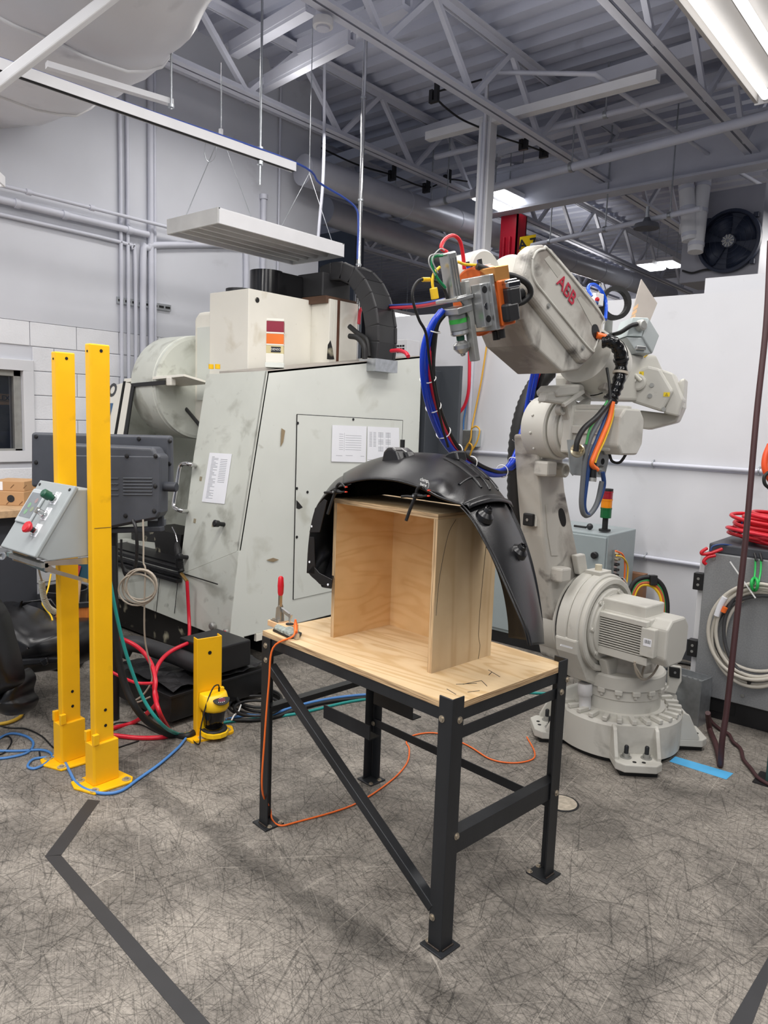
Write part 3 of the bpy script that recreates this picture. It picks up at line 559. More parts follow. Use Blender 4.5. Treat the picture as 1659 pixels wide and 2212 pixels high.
# wrapped duct at top left
t = thing('wrapped_duct', 'huge white wrapped ventilation duct at the top left', 'duct', (-5.2, 2.5, 4.))
path = cat([V(-6.55, 2.3, 4.75), V(-5.9, 2.35, 4.68), V(-5.2, 2.35, 4.66), V(-4.5, 2.3, 4.72), V(-3.95, 2.2, 5.0), V(-3.6, 2.1, 5.6)], 8); rows = []; N_ = len(path)
for i, c_ in enumerate(path):
    tn = nrm(path[min(i + 1, N_ - 1)] - path[max(i - 1, 0)]); a_ = V(0, 1, 0); b_ = nrm(np.cross(tn, a_)); row = []
    for k in range(40):
        a = 2 * math.pi * k / 40; ca, sa = math.cos(a), math.sin(a); s_ = (abs(ca) ** 3.2 + abs(sa) ** 3.2) ** (-1 / 3.2)
        r_ = 1 + .012 * math.sin(i * 1.3 + k * .9) + .01 * random.uniform(-1, 1); row.append(c_ + (a_ * ca * .86 + b_ * sa * .72) * s_ * r_)
    rows.append(row)
MB().grid(rows, cv=True).build('wrap', foil, t)
for i in (12, 22, 30): MB().tube([p_ + nrm(p_ - path[i]) * .004 for p_ in rows[i]], .012, 5, closed=True).build('tape_seam', white_paint, t)
zb = 3.86; MB().bar(Z(100, 140, zb), Z(372, 222, zb), .05, .035).build('support_strut', white_paint, t)
e = Z(370, 215, zb); MB().cyl(e + V(0, 0, -.06), e + V(0, 0, 1.5), .008, n=6).build('threaded_rod', galv, t); MB().cyl(e + V(0, 0, -.05), e + V(0, 0, -.03), .022, n=6).build('rod_nut', galv, t)
p, q = D(-60, 225, 4.0), D(270, -30, 4.0); tag(MB().bar(p, q, .055, .055).build('brace_tube', white_paint, bev=.008), 'white square brace tube crossing in front of the wrapped duct', 'beam')
# conduits on the left wall
for i, (px, top, bot, r_) in enumerate(((262, 240, 830, .016), (277, 240, 830, .016), (292, 530, 830, .016), (309, 520, 830, .03), (326, 200, 830, .028), (335, 200, 830, .014))):
    ya_ = X(px, 600, WX + .04)[1]; za, zb_ = X(px, top, WX + .04)[2], X(px, bot, WX + .04)[2]
    t = thing('wall_conduit', ['leftmost of the tall white conduits on the left wall', 'second tall white conduit from the left on the left wall', 'third conduit, bending left into a horizontal run', 'thick fourth conduit, bending right into a horizontal run', 'thick tall fifth conduit on the left wall', 'rightmost thin tall conduit on the left wall'][i], 'pipe', (WX + .04, ya_, zb_), 'vertical conduits on the left wall')
    c0 = (WX + .04, ya_, zb_ - .6)
    if i == 2: e = X(0, 468, WX + .04); pts = cat([c0, (WX + .04, ya_, za - .15), (WX + .04, ya_ - .04, za - .04), (WX + .04, ya_ - .15, za), (WX + .04, e[1] - .4, za + .01)], 5)
    elif i == 3: e = X(528, 558, WX + .04); pts = cat([c0, (WX + .04, ya_, za - .2), (WX + .04, ya_ + .06, za - .06), (WX + .04, ya_ + .2, za), (WX + .04, e[1] - .05, e[2] + .12), (WX + .04, e[1] + .02, e[2] + .06), (WX + .04, e[1] + .03, e[2] - .9)], 5)
    else: pts = [c0, (WX + .04, ya_, za + 1.2)]
    MB().tube(pts, r_, 10).build('pipe', steel_paint, t)
def runpipe(a, b, r_, lab, o=.06):
    p, q = X(*a, WX + o), X(*b, WX + o); t = thing('wall_conduit', lab, 'pipe', lerp(p, q, .5), 'horizontal conduits on the left wall'); p = p - (q - p) * .5; q = V(q[0], q[1], p[2]); MB().cyl(p, q, r_, n=10).build('pipe', steel_paint, t)
    for k in (.4, .6, .9): c_ = lerp(p, q, k); MB().lathe(c_, q - p, [(-.02, r_ + .008), (.02, r_ + .008)], 10).build('coupling', steel_paint, t)
runpipe((0, 433), (320, 512), .03, 'thick white horizontal pipe along the left wall'); runpipe((12, 400), (425, 500), .016, 'thin horizontal pipe above the thick one on the left wall', .12)
runpipe((395, 165), (700, 310), .02, 'high horizontal pipe on the left wall under the duct', .05)
for px, top, bot, r_, lab in ((570, 420, 640, .03, 'short conduit stub on the left wall above the black motor'), (608, 130, 640, .012, 'thin tall conduit on the left wall right of the stub')):
    a, b = X(px, top, WX + .04), X(px, bot, WX + .04); t = thing('wall_conduit', lab, 'pipe', b, 'vertical conduits on the left wall'); MB().cyl(a, (a[0], a[1], b[2]), r_, n=10).build('pipe', steel_paint, t); MB().lathe(a, (0, 0, 1), [(-.05, r_ + .012), (0, r_ + .012)], 10).build('coupling', steel_paint, t)
a, b = X(252, 648, WX + .02), X(368, 660, WX + .02); t = thing('strut_bracket', 'slotted strut bracket holding the tall conduits on the left wall', 'bracket', a)
MB().bx((WX + .012, a[1], a[2] - .03), (WX + .03, b[1], a[2] + .03)).build('strut', galv, t)
for k in range(8): yy = lerp(a[1], b[1], (k + .5) / 8); MB().bx((WX + .03, yy - .025, a[2] - .01), (WX + .033, yy + .025, a[2] + .01)).build('slot', dark_gap, t)
# ================================================================ WORKBENCH
TO, E1, E2, UZ = V(-1.349, 2.003, 0), V(-.9947, .1030, 0), V(.1030, .9947, 0), V(0, 0, 1)
TW, TD, TH = 1.113, .703, .906
def T(a, b, z): return TO + E1 * a + E2 * b + UZ * z
def tbox(b_, a0, a1, b0, b1, z0, z1): return b_.ob(T((a0 + a1) / 2, (b0 + b1) / 2, (z0 + z1) / 2), (E1, E2, UZ), (abs(a1 - a0) / 2, abs(b1 - b0) / 2, abs(z1 - z0) / 2))
wb = thing('workbench', 'black angle iron workbench with a plywood top in the middle of the floor', 'workbench', T(TW / 2, TD / 2, 0))
LG, th = .062, .006
def plyboard(name, a0, a1, b0, b1, z0, z1, face, par, bevel=.0015):
    m = MB(); tbox(m, a0, a1, b0, b1, z0, z1); d = [abs(a1 - a0), abs(b1 - b0), abs(z1 - z0)]; k = d.index(min(d)); edge = ply_e if k == 2 else ply_ev
    if k == 1: m.mi = [1, 1, 0, 1, 0, 1]
    elif k == 0: m.mi = [1, 1, 1, 0, 1, 0]
    else: m.mi = [0, 0, 1, 1, 1, 1]
    return m.build(name, [face, edge], par)
plyboard('tabletop', .004, TW, .004, TD - .004, TH - .022, TH, ply_h, wb)
# knife cuts and pencil marks on the top
pm = MB()
for (a, b) in (((1000, 1478), (1040, 1470)), ((1040, 1470), (1052, 1482)), ((965, 1488), (985, 1500)), ((1010, 1495), (1036, 1492)), ((985, 1478), (1030, 1476)), ((1055, 1447), (1080, 1462)), ((1062, 1452), (1056, 1458))):
    p, q = Z(*a, TH + .0006), Z(*b, TH + .0006); pm.bar(p, q, .0025, .0008)
pm.build('pencil_mark', blackink, wb)
def leg(a, b, sa, sb, z1, lb=None):
    m = MB(); p = lambda da, db, z: T(a + sa * da, b + sb * db, z)
    m.prism([p(0, 0, .008), p(LG, 0, .008), p(LG, th, .008), p(th, th, .008), p(th, LG, .008), p(0, LG, .008)], UZ * (z1 - .008))
    l = m.build('leg', rawsteel, wb, bev=.0015, seg=1)
    f = MB(); c0 = T(a + sa * .03, b + sb * .03, .004); f.ob(c0, (E1, E2, UZ), (.052, .052, .004)); f.build('base_plate', rawsteel, l, bev=.002, seg=1)
    w_ = MB(); w_.tube([p(.004, -.003, .009), p(LG, -.003, .009)], .004, 6); w_.tube([p(-.003, .004, .009), p(-.003, LG, .009)], .004, 6); w_.build('weld_bead', M('weld', (70, 62, 56), .4, .6, var=.3, sc=60), l)
    for (da, db) in ((.07, .07), (.068, .01)): bolt(p(da, db, .008), UZ, l, .008)
    return l
bolt_m = M('zinc_bolt', (186, 176, 160), .35, .8, var=.1, sc=80)
def bolt(c, ax, par, r=.0085, h=.007, name='bolt', mat=None):
    m = MB(); m.cyl(c, np.array(c) + nrm(ax) * .002, r * 1.5, n=14); m.tube([np.array(c) + nrm(ax) * .002, np.array(c) + nrm(ax) * h], r, 6); return m.build(name, mat or bolt_m, par)
leg(0, 0, 1, 1, TH + .022); leg(0, TD, 1, -1, TH + .022); leg(TW, 0, -1, 1, TH - .022); leg(TW, TD, -1, -1, TH - .022)
for a_ in (.018, .045): bolt(T(a_ if a_ > .02 else .042, -.0, TH - .058) if a_ > .02 else T(-.0, .04, TH - .058), -E2 if a_ > .02 else -E1, wb)
def rail(name, a0, a1, b0, b1, z0, z1): m = MB(); tbox(m, a0, a1, b0, b1, z0, z1); return m.build(name, rawsteel, wb, bev=.0015, seg=1)
rail('front_rail', .007, TW - .007, .008, .014, TH - .068, TH - .0225); rail('front_rail_ledge', .01, TW - .01, .014, .05, TH - .0285, TH - .0225)
rail('back_rail', .007, TW - .007, TD - .014, TD - .008, TH - .068, TH - .0225)
rail('side_rail', .008, .014, .01, TD - .01, TH - .068, TH - .0225); rail('side_rail', TW - .014, TW - .008, .01, TD - .01, TH - .068, TH - .0225)
rail('second_side_rail', .010, .016, .03, TD - .02, TH - .135, TH - .092)
for (px, py) in ((1225.5, 1468), (1213, 1495)): bolt(Pl(px, py, T(0, 0, 0), E1), -E1, wb)
bolt(T(TW - .03, 0, TH - .06), -E2, wb); bolt(T(TW - .033, 0, TH - .125), -E2, wb); bolt(T(.046, 0, .115), -E2, wb); bolt(T(.0, .055, .42), -E1, wb); bolt(Pl(1202, 1713, T(0, 0, 0), E1), -E1, wb)
# lower rails and brace
q = Pl(1000, 1815, T(.01, 0, 0), E1); q2 = Pl(1185, 1690, T(.01, 0, 0), E1); zr = (q[2] + q2[2]) / 2
rail('lower_side_tube', .008, .058, .008, TD - .01, .345, .42)
q = Pl(590, 1592, T(TW - .01, 0, 0), E1); m = MB(); tbox(m, TW - .012, TW - .006, .02, TD - .02, .52, .565); tbox(m, TW - .05, TW - .006, .02, TD - .02, .56, .566); m.build('left_lower_rail', rawsteel, wb); bolt(T(TW - .02, .01, .54), -E2, wb)
m = MB(); tbox(m, .02, TW - .02, TD - .016, TD - .01, .285, .325); m.build('rear_lower_rail', rawsteel, wb, bev=.001, seg=1); bolt(T(TW - .02, TD - .02, .3), -E2, wb)
b0_, b1_ = Pl(583, 1440, T(0, .012, 0), E2), Pl(935, 1960, T(0, .012, 0), E2); m = MB(); m.bar(b0_ + E2 * .006, b1_ + E2 * .006, .036, .04, E2); m.build('diagonal_brace', rawsteel, wb, bev=.003)
# two angle brackets welded under the top, on the left and rear rails
for (s, e) in (((700, 1522), (798, 1570)), ((808, 1492), (884, 1530))):
    p = Pl(s[0], s[1] + 14, T(0, 0, 0) + UZ * .6, UZ) if 0 else Z(s[0], s[1] + 14, .575); q = Z(e[0], e[1] + 14, .575); d_ = -E1; L_ = min(.4, np.linalg.norm(q - p))
    m = MB(); m.bar(p, p + d_ * L_, .006, .06); m.bar(p + E2 * .03 - UZ * .03, p + E2 * .03 - UZ * .03 + d_ * L_, .055, .005); m.build('angle_bracket', rawsteel, wb)
# ---------------------------------------------------------------- plywood box
BX, BY, BW, BD, BH, PT = .267, .183, .594, .361, .588, .020
bx = thing('plywood_box', 'open fronted plywood box standing on the workbench', 'box', T(BX + BW / 2, BY + BD / 2, TH))
plyboard('side_panel', BX, BX + PT, BY, BY + BD, TH, TH + BH, ply_v, bx); plyboard('side_panel', BX + BW - PT, BX + BW, BY, BY + BD, TH, TH + BH, ply_in, bx)
plyboard('back_panel', BX + PT, BX + BW - PT, BY + BD - PT, BY + BD, TH, TH + BH, ply_in, bx); plyboard('top_panel', BX, BX + BW, BY, BY + BD, TH + BH, TH + BH + PT, ply_h, bx)
pl = MB(); ps = [Pl(x, y, T(BX - .0006, 0, 0), E1) for x, y in ((985, 1122), (970, 1150), (958, 1200), (948, 1260), (942, 1330))]; pl.tube(cat(ps, 6), .0009, 4)
ps = [Pl(x, y, T(BX - .0006, 0, 0), E1) for x, y in ((1050, 1180), (1042, 1260), (1036, 1330), (1034, 1375), (1037, 1395), (1033, 1424))]; pl.tube(cat(ps, 6), .0009, 4); pl.build('pencil_line', blackink, bx)
# ---------------------------------------------------------------- wheel-arch liner draped over the box
FB, RB_, = .125, .47
fr_px = [(716, 1268), (690, 1262), (664, 1238), (662, 1195), (668, 1140), (678, 1100), (694, 1075), (715, 1055), (740, 1046), (790, 1035), (850, 1037), (905, 1052), (950, 1074), (985, 1086), (1000, 1092), (1025, 1122), (1050, 1165), (1073, 1210), (1095, 1258), (1118, 1310), (1140, 1362), (1148, 1394)]
rr_px = [(745, 1180), (730, 1180), (722, 1170), (720, 1150), (722, 1125), (728, 1095), (735, 1065), (742, 1045), (752, 1032), (800, 1001), (862, 982), (925, 979), (990, 990), (1050, 1030), (1097, 1085), (1116, 1120), (1134, 1162), (1149, 1208), (1160, 1255), (1168, 1302), (1173, 1346), (1174, 1388)]
def ab(px, py, b): p = Pl(px, py, T(0, b, 0), E2) - TO; return V(p @ E1, p[2])
Fc = cat([ab(x, y, FB) for x, y in fr_px], 5); Rc = cat([ab(x, y, RB_) for x, y in rr_px], 5)
NC = len(Fc); NS = 22; il = 8 * 5; ir = 14 * 5        # columns: left flap | crown | right lobe
def lin(i, s):   # liner surface: i along the arch, s from the front rim (0) to the rear edge (1)
    i0 = int(min(i, NC - 1)); i1 = min(i0 + 1, NC - 1); f = i - i0; a, z = lerp(lerp(Fc[i0], Fc[i1], f), lerp(Rc[i0], Rc[i1], f), s)
    t0 = lerp(Fc[max(i0 - 1, 0)], Rc[max(i0 - 1, 0)], s); t1 = lerp(Fc[i1], Rc[i1], s); t = nrm(t1 - t0); n = V(t[1], -t[0])
    if n @ (V(a, z) - V(.45, 1.12)) < 0: n = -n
    bul = .035 * math.sin(math.pi * min(1, s * 1.0)) ** .8; lip = .016 * math.exp(-(s / .05) ** 2)
    a_, z_ = V(a, z) + n * (bul - 0) ; 
    return T(a_, lerp(FB, RB_, s), z_ + 0), T(*([0, 0, 0])) - TO + (E1 * n[0] + UZ * n[1]), lip
def bumps(i, s): return 0.
# local reliefs on the crown: ribs and lens pads, pushed along the normal
REL = []
def relief(px, py, w, h, amt, rot=0., sharp=4): REL.append((px, py, w, h, amt, rot, sharp))
relief(952, 1058, 20, 18, .012, .3, 4)
def proj(P): d = np.array(P) - CAM; z = d @ FW; return IMW / 2 + FPX * (d @ RX) / z, IMH / 2 - FPX * (d @ UY) / z
def shell(i0, i1, name, par, drop=0., s0=0., s1=1.):
    rows = []
    for k in range(i0, i1 + 1):
        row = []
        for j in range(NS * 2 + 1):
            s = s0 + (s1 - s0) * j / (NS * 2); P, n, _ = lin(k, s)
            if n @ (P - T(.45, .3, 1.1)) < 0: n = -n
            P = P - n * drop; x, y = proj(P)
            for (px, py, w, h, amt, rot, sh) in REL:
                dx, dy = x - px, y - py; c, s_ = math.cos(rot), math.sin(rot); u, v = (dx * c - dy * s_) / w, (dx * s_ + dy * c) / h; d = abs(u) ** sh + abs(v) ** sh
                if d < 3: P = P + n * amt * math.exp(-d * 1.2)
            row.append(P)
        rows.append(row)
    return MB().grid(rows).build(name, plast, par, solid=.003, merge=True)
ln = thing('wheel_arch_liner', 'black plastic wheel arch liner draped over the plywood box', 'car part', T(.56, .3, TH + BH + .02))
shell(il, ir, 'crown_shell', ln); shell(ir - 2, NC - 1, 'right_lobe', ln, .012); shell(0, il + 2, 'left_flap', ln, .008)
def surf(px, py, i0=0, i1=None):   # point of the liner seen at a pixel, with its outward normal
    best = None
    for k in range(i0, (i1 or NC)):
        for j in range(0, 45):
            P, n, _ = lin(k, j / 44); x, y = proj(P); e = (x - px) ** 2 + (y - py) ** 2
            if best is None or e < best[0]: best = (e, P, n)
    _, P, n = best; return P, (n if n @ (P - T(.45, .3, 1.1)) > 0 else -n)
def surfp(px, py, i0, i1):
    best = None
    for k in range(i0, i1 + 1):
        for j in range(0, 45):
            P, n, _ = lin(k, j / 44); x, y = proj(P); e = (x - px) ** 2 + (y - py) ** 2
            if best is None or e < best[0]: best = (e, k, j / 44)
    return V(best[1], best[2])
def onshell(p, h=.001):
    P, n, _ = lin(p[0], p[1]); return P + (n if n @ (P - T(.45, .3, 1.1)) > 0 else -n) * h
for a, b in (((962, 992), (1040, 1056)), ((990, 994), (1058, 1056)), ((1020, 1004), (1078, 1054))):
    pa, pb = surfp(*a, il, ir - 2), surfp(*b, il, ir - 2); N_ = 16; MB().tube([onshell(lerp(pa, pb, k / N_)) for k in range(N_ + 1)], [.003] + [.008] * (N_ - 1) + [.004], 8).build('stiffening_rib', plast, ln)
pa, pb = surfp(992, 1048, il, ir - 2), surfp(1072, 1034, il, ir - 2); MB().tube([onshell(lerp(pa, pb, k / 10)) for k in range(11)], .006, 8).build('stiffening_rib', plast, ln)
# inner wall closing the arch at the rear
iw = [[lin(k, 1)[0], lerp(lin(k, 1)[0], T(.42, RB_ - .02, 1.0), .34) if il - 6 < k else lerp(lin(k, 1)[0], T(.42, RB_ - .02, 1.0), .1)] for k in range(0, NC)]
def keep(p):
    q = p - TO; a = q @ E1; return p if a < BX - .01 or a > BX + BW + .01 else V(p[0], p[1], max(p[2], TH + BH + PT + .004))
MB().grid([[keep(a_), keep(lerp(a_, b_, .5)), keep(b_)] for a_, b_ in iw]).build('inner_wall', plast, ln, solid=.003, merge=True)
# rolled front rim, step flange where the crown overlaps the lobe
MB().tube([lin(k, 0)[0] for k in range(il, ir + 1)], .005, 6).build('rolled_rim', plast, ln)
MB().tube([lin(k, 0)[0] for k in range(ir, NC)], .0035, 6).build('lobe_edge', plast, ln)
fl = []
for j in range(0, 23):
    P, n, _ = lin(ir, j / 22); n = n if n @ (P - T(.45, .3, 1.1)) > 0 else -n; P2 = lin(ir + 2, j / 22)[0]; d = nrm(P2 - P); fl.append([P - d * .004 + n * .001, P + n * .014 + d * .012, P + n * .010 + d * .03])
MB().grid(fl).build('step_flange', plast, ln, solid=.003, merge=True)
def boss(px, py, s_t, r0, r1, h, tilt):   # moulded cone with a hollow screw boss
    best = None
    for k in range(il, NC):
        for j in range(0, 45, 2):
            P, n, _ = lin(k, j / 44); x, y = proj(P); e = (x - px) ** 2 + (y - py) ** 2
            if best is None or e < best[0]: best = (e, P, n)
    _, P, n = best; n = n if n @ (P - T(.45, .3, 1.1)) > 0 else -n
    ax = nrm(n + UZ * tilt); MB().lathe(P - n * .018, ax, [(0, r0), (.018, r0 * .9), (h * .7, r1 * 1.25), (h, r1), (h + .002, r1 * .75), (h - .008, r1 * .6), (h - .009, .001)], 22).build('screw_boss', plast, ln)
    for k in range(4): a = k * 1.57 + .4; u, w, _ = frame(ax); MB().bar(P - n * .018 + ax * h + (u * math.cos(a) + w * math.sin(a)) * r1 * .55, P - n * .018 + ax * (h + .006) + (u * math.cos(a) + w * math.sin(a)) * r1 * .8, .003, .003).build('boss_rib', plast, ln)
boss(1052, 1118, 0, .034, .014, .044, .55); boss(1124, 1188, 0, .034, .014, .04, .6)
# raised mounting horn and dark tube behind, small fin at right
def horn(px, pts, name, th_=.05):
    P = [Pl(x, y, T(0, .30, 0), E2) for x, y in pts]; MB().prism([p - E2 * th_ for p in P], E2 * th_ * 2).build(name, plast, ln, bev=.012, seg=3)
horn(0, [(832, 1006), (838, 975), (846, 967), (858, 966), (866, 972), (876, 1000)], 'mounting_horn', .03)
P = [Pl(x, y, T(0, .33, 0), E2) for x, y in ((858, 1000), (860, 968), (872, 967), (884, 976), (892, 996))]; MB().prism([p - E2 * .02 for p in P], E2 * .05).build('horn_web', plast, ln, bev=.008)
P = [Pl(x, y, T(0, .40, 0), E2) for x, y in ((948, 990), (970, 976), (984, 973), (990, 996))]; MB().prism(P, E2 * .06).build('rear_fin', plast, ln, bev=.008)
c_ = Pl(869, 968, T(0, .36, 0), E2); MB().cyl(c_ - UZ * .05, c_ + UZ * .035, .010, n=14).build('drain_tube', rubber, ln)
# stepped flange plates and holes on the left flap
for pts, bb in ([[(662, 1238), (664, 1195), (668, 1160), (678, 1160), (680, 1240)], .118], [[(668, 1150), (680, 1098), (700, 1078), (706, 1082), (690, 1150)], .116], [[(664, 1236), (690, 1262), (716, 1270), (717, 1252), (690, 1238), (676, 1222)], .118]):
    P = [Pl(x, y, T(0, bb, 0), E2) for x, y in pts]; MB().prism(P, E2 * .004).build('flange_plate', plast, ln, bev=.001, seg=1)
for (x, y) in ((668, 1214), (673, 1137), (708, 1263)):
    c_ = Pl(x, y, T(0, .1155, 0), E2); MB().cyl(c_, c_ + E2 * .002, .005, n=12).build('screw_hole', paper, ln)
fo = Pl(1158, 1388, T(0, .3, 0), E2)
for dx in (-4, 4): a, b = Pl(1158 + dx, 1386, T(0, .29, 0), E2), Pl(1158 + dx - 1, 1380, T(0, .29, 0), E2); MB().bar(a, b, .003, .002).build('slot', M('slot_glint', (120, 120, 122), .4, var=0), ln)
q_ = ab(915, 1040, FB + .02); w_ = T(q_[0], FB + .02, q_[1])
for word, px, py in (('clamp', 916, 1037), ('here', 914, 1047)):
    p_ = Pl(px, py, T(0, .105, 0), E2); text(word, 'handwriting', whitec, ln, p_, -E1 * .95 - UZ * .12, UZ, .0175, .0002, shear=.2)
p_ = [Pl(x, y, T(0, .105, 0), E2) for x, y in ((921, 1042), (926, 1043), (926, 1050), (924, 1055))]; MB().tube(cat(p_, 4), .0008, 4).build('handwriting_arrow', whitec, ln)
# two spring clamps on the front rim
def spring_clamp(px, py, label):
    c = Pl(px, py, T(0, FB - .01, 0), E2); t = thing('spring_clamp', label, 'clamp', c, 'spring clamps on the liner'); f = lambda dx, dy, b=0.: c - E1 * dx * .0020 - UZ * dy * .0020 - E2 * b
    MB().tube(cat([f(22, -6), f(8, -14), f(-4, -8), f(-10, 6), f(-30, 8), f(-44, 10)], 5), [.004] * 6 + [.006] * 12 + [.005] * 8, 8).build('jaw_arm', rubber, t)
    MB().tube(cat([f(20, 2), f(8, 4), f(-4, 6, .006), f(-12, 24, .012), f(-22, 52, .016)], 5), [.004] * 5 + [.0065] * 16, 8).build('handle_arm', rubber, t)
    MB().cyl(f(-4, 4, -.01), f(-4, 4, .02), .009, n=14).build('pivot', rubber, t); MB().cyl(f(-4, 4, .02), f(-4, 4, .023), .004, n=10).build('pivot_pin', alum, t)
    for dy in (-8, 2): MB().bx(f(24, dy) - V(.004, .004, .0025), f(24, dy) + V(.004, .004, .0025)).build('jaw_pad', M('clamp_pad', (220, 70, 50), .5), t)
spring_clamp(731, 1058, 'black spring clamp on the left front rim of the liner'); spring_clamp(905, 1066, 'black spring clamp under the handwriting on the liner rim')
# ---------------------------------------------------------------- toggle clamp, pad and orange sensor cable at the left end of the bench
zt = TH; wbk = [Z(x, y, zt + .025) for x, y in ((577, 1347), (596, 1341), (634, 1351), (612, 1357))]
tc_ = thing('toggle_clamp', 'vertical toggle clamp with a red handle on a small wood block', 'clamp', Z(604, 1356, zt))
cen = Z(604, 1353, zt)
def C(da, db, dz): return cen + E1 * da + E2 * db + UZ * dz
m = MB(); m.ob(C(-.025, 0, .013), (E1, E2, UZ), (.07, .035, .013)); m.build('wood_block', wood_raw, tc_, bev=.002)
m = MB(); m.ob(C(.0, 0, .029), (E1, E2, UZ), (.03, .03, .002)); m.build('mount_plate', chrome, tc_)
for s_ in (-1, 1):
    m = MB(); m.prism([C(.022, s_ * .009, .03), C(-.018, s_ * .009, .03), C(-.012, s_ * .009, .085), C(-.004, s_ * .009, .10), C(.016, s_ * .009, .085)], E2 * .003); m.build('side_plate', alum, tc_)
m = MB(); m.bar(C(0, 0, .085), C(-.002, 0, .16), .014, .012, E1); m.build('handle_link', chrome, tc_)
MB().tube([C(-.002, 0, .145), C(-.003, 0, .155), C(-.003, 0, .19), C(-.003, 0, .225), C(-.003, 0, .232)], [.010, .013, .0145, .012, .006], 14).build('handle_grip', red, tc_)
m = MB(); m.bar(C(-.005, .004, .082), C(-.082, .004, .062), .012, .018); m.build('clamp_bar', alum, tc_, bev=.002)
MB().cyl(C(-.075, .0, .075), C(-.075, 0, .03), .005, n=10).build('spindle', chrome, tc_); MB().cyl(C(-.075, 0, .03), C(-.075, 0, .015), .018, n=20).build('rubber_foot', rubber, tc_)
for da in (-.02, .02): bolt(C(da, -.02, .031), UZ, tc_, .006)
sp = thing('sanding_block', 'grey fibrous pad on a black base beside the toggle clamp', 'pad', Z(622, 1368, zt))
pp = [Z(x, y, zt) for x, y in ((589, 1364), (597, 1356), (620, 1358), (652, 1371), (647, 1379), (626, 1381))]; MB().prism(pp, UZ * .010).build('pad_base', rubber, sp, bev=.002)
pp = [Z(x, y, zt + .0105) for x, y in ((592, 1360), (599, 1353), (620, 1355), (646, 1367), (642, 1374), (626, 1376))]; MB().prism(pp, UZ * .014).build('fibre_pad', M('grey_fibre', (150, 158, 152), .9, var=.45, sc=70, bump=.8, bs=90), sp, bev=.003)
oc = thing('sensor_cable', 'orange sensor cable hanging from the bench and looping over the floor', 'cable', Z(640, 1345, zt))
cp = [Z(638, 1340, zt + .06), Z(636, 1352, zt + .045), Z(633, 1374, zt + .02), T(1.0, -.02, .86), T(1.012, -.03, .7), T(1.03, -.035, .45), T(1.05, -.03, .2), Z(583, 1745, .05), Z(588, 1770, .01), Z(605, 1783, .008), Z(640, 1776, .006), Z(760, 1740, .006), Z(840, 1690, .006), Z(878, 1650, .006), Z(884, 1618, .006), Z(878, 1602, .006), Z(895, 1588, .006), Z(945, 1584, .006), Z(1010, 1610, .006), Z(1060, 1640, .006), Z(1110, 1648, .006), Z(1150, 1640, .006), Z(1154, 1622, .006), Z(1138, 1592, .006)]
MB().tube(cat(cp, 6), .0042, 8).build('cord', orange, oc); MB().tube([Z(638, 1338, zt + .075), Z(639, 1350, zt + .05), Z(639, 1366, zt + .03)], [.004, .008, .008], 12).build('sensor_head', orange, oc)
m = MB().ob(Z(640, 1374, zt + .014), (E1, E2, UZ), (.012, .008, .012)).build('sensor_foot', alum, oc)
# black floor tape, in three strips; blue tape; floor cap
def strip(name, pts, lab, mat): return tag(MB().prism([Z(x, y, .0005) for x, y in pts], UZ * .0012).build(name, mat), lab, 'tape', 'floor tape strips')
strip('floor_tape', [(190, 1727), (216, 1730), (132, 1848), (97, 1850)], 'short black tape strip leading from the yellow post base', tape_blk)
strip('floor_tape', [(97, 1850), (131, 1847), (470, 2230), (415, 2230)], 'long black tape strip running to the bottom edge', tape_blk)
strip('floor_tape', [(1659, 2068), (1659, 2122), (1618, 2230), (1565, 2230)], 'black tape strip at the bottom right corner', tape_blk)
strip('floor_tape', [(1458, 1634), (1584, 1671), (1569, 1684), (1446, 1645)], 'bright blue tape strip on the floor beside the robot base', tape_blu)
c_ = Z(1213, 1735, .0); t = thing('drain_cover', 'round worn metal drain cover set in the floor behind the right bench leg', 'drain', c_); MB().cyl(c_ + UZ * .0005, c_ + UZ * .004, .075, n=28).build('disc', M('worn_cap', (178, 168, 152), .6, .2, var=.25, sc=40), t); MB().lathe(c_, UZ, [(.0005, .085), (.003, .085), (.003, .077)], 28).build('rim', rawsteel, t)
# ================================================================ MILLING MACHINE
MX, MY, MZ = -4.11, 3.24, .25
vm = thing('milling_machine', 'large cream milling machine enclosure with open front door', 'machine', (-5.1, 4.3, 0))
yT = X(578, 800, MX)[1]; zT = X(578, 800, MX)[2]; pB = X(912, 768, MX); yB, zB = pB[1], pB[2]
zk = X(516, 1190, MX)[2]; yk = X(516, 1190, MX)[1]; PF = V(MX, yT, zT); nF = nrm(np.cross(V(1, 0, 0), V(0, yk - yT, zk - zT)))
def FRO(px, py): return Pl(px, py, PF, nF)          # point on the slanted front
side = [V(MX, MY, MZ), V(MX, yk, zk), V(MX, yT, zT), V(MX, yB, zB), V(MX, yB + .02, MZ)]
MB().prism(side, V(-.03, 0, 0)).build('side_panel', cream, vm, bev=.006)
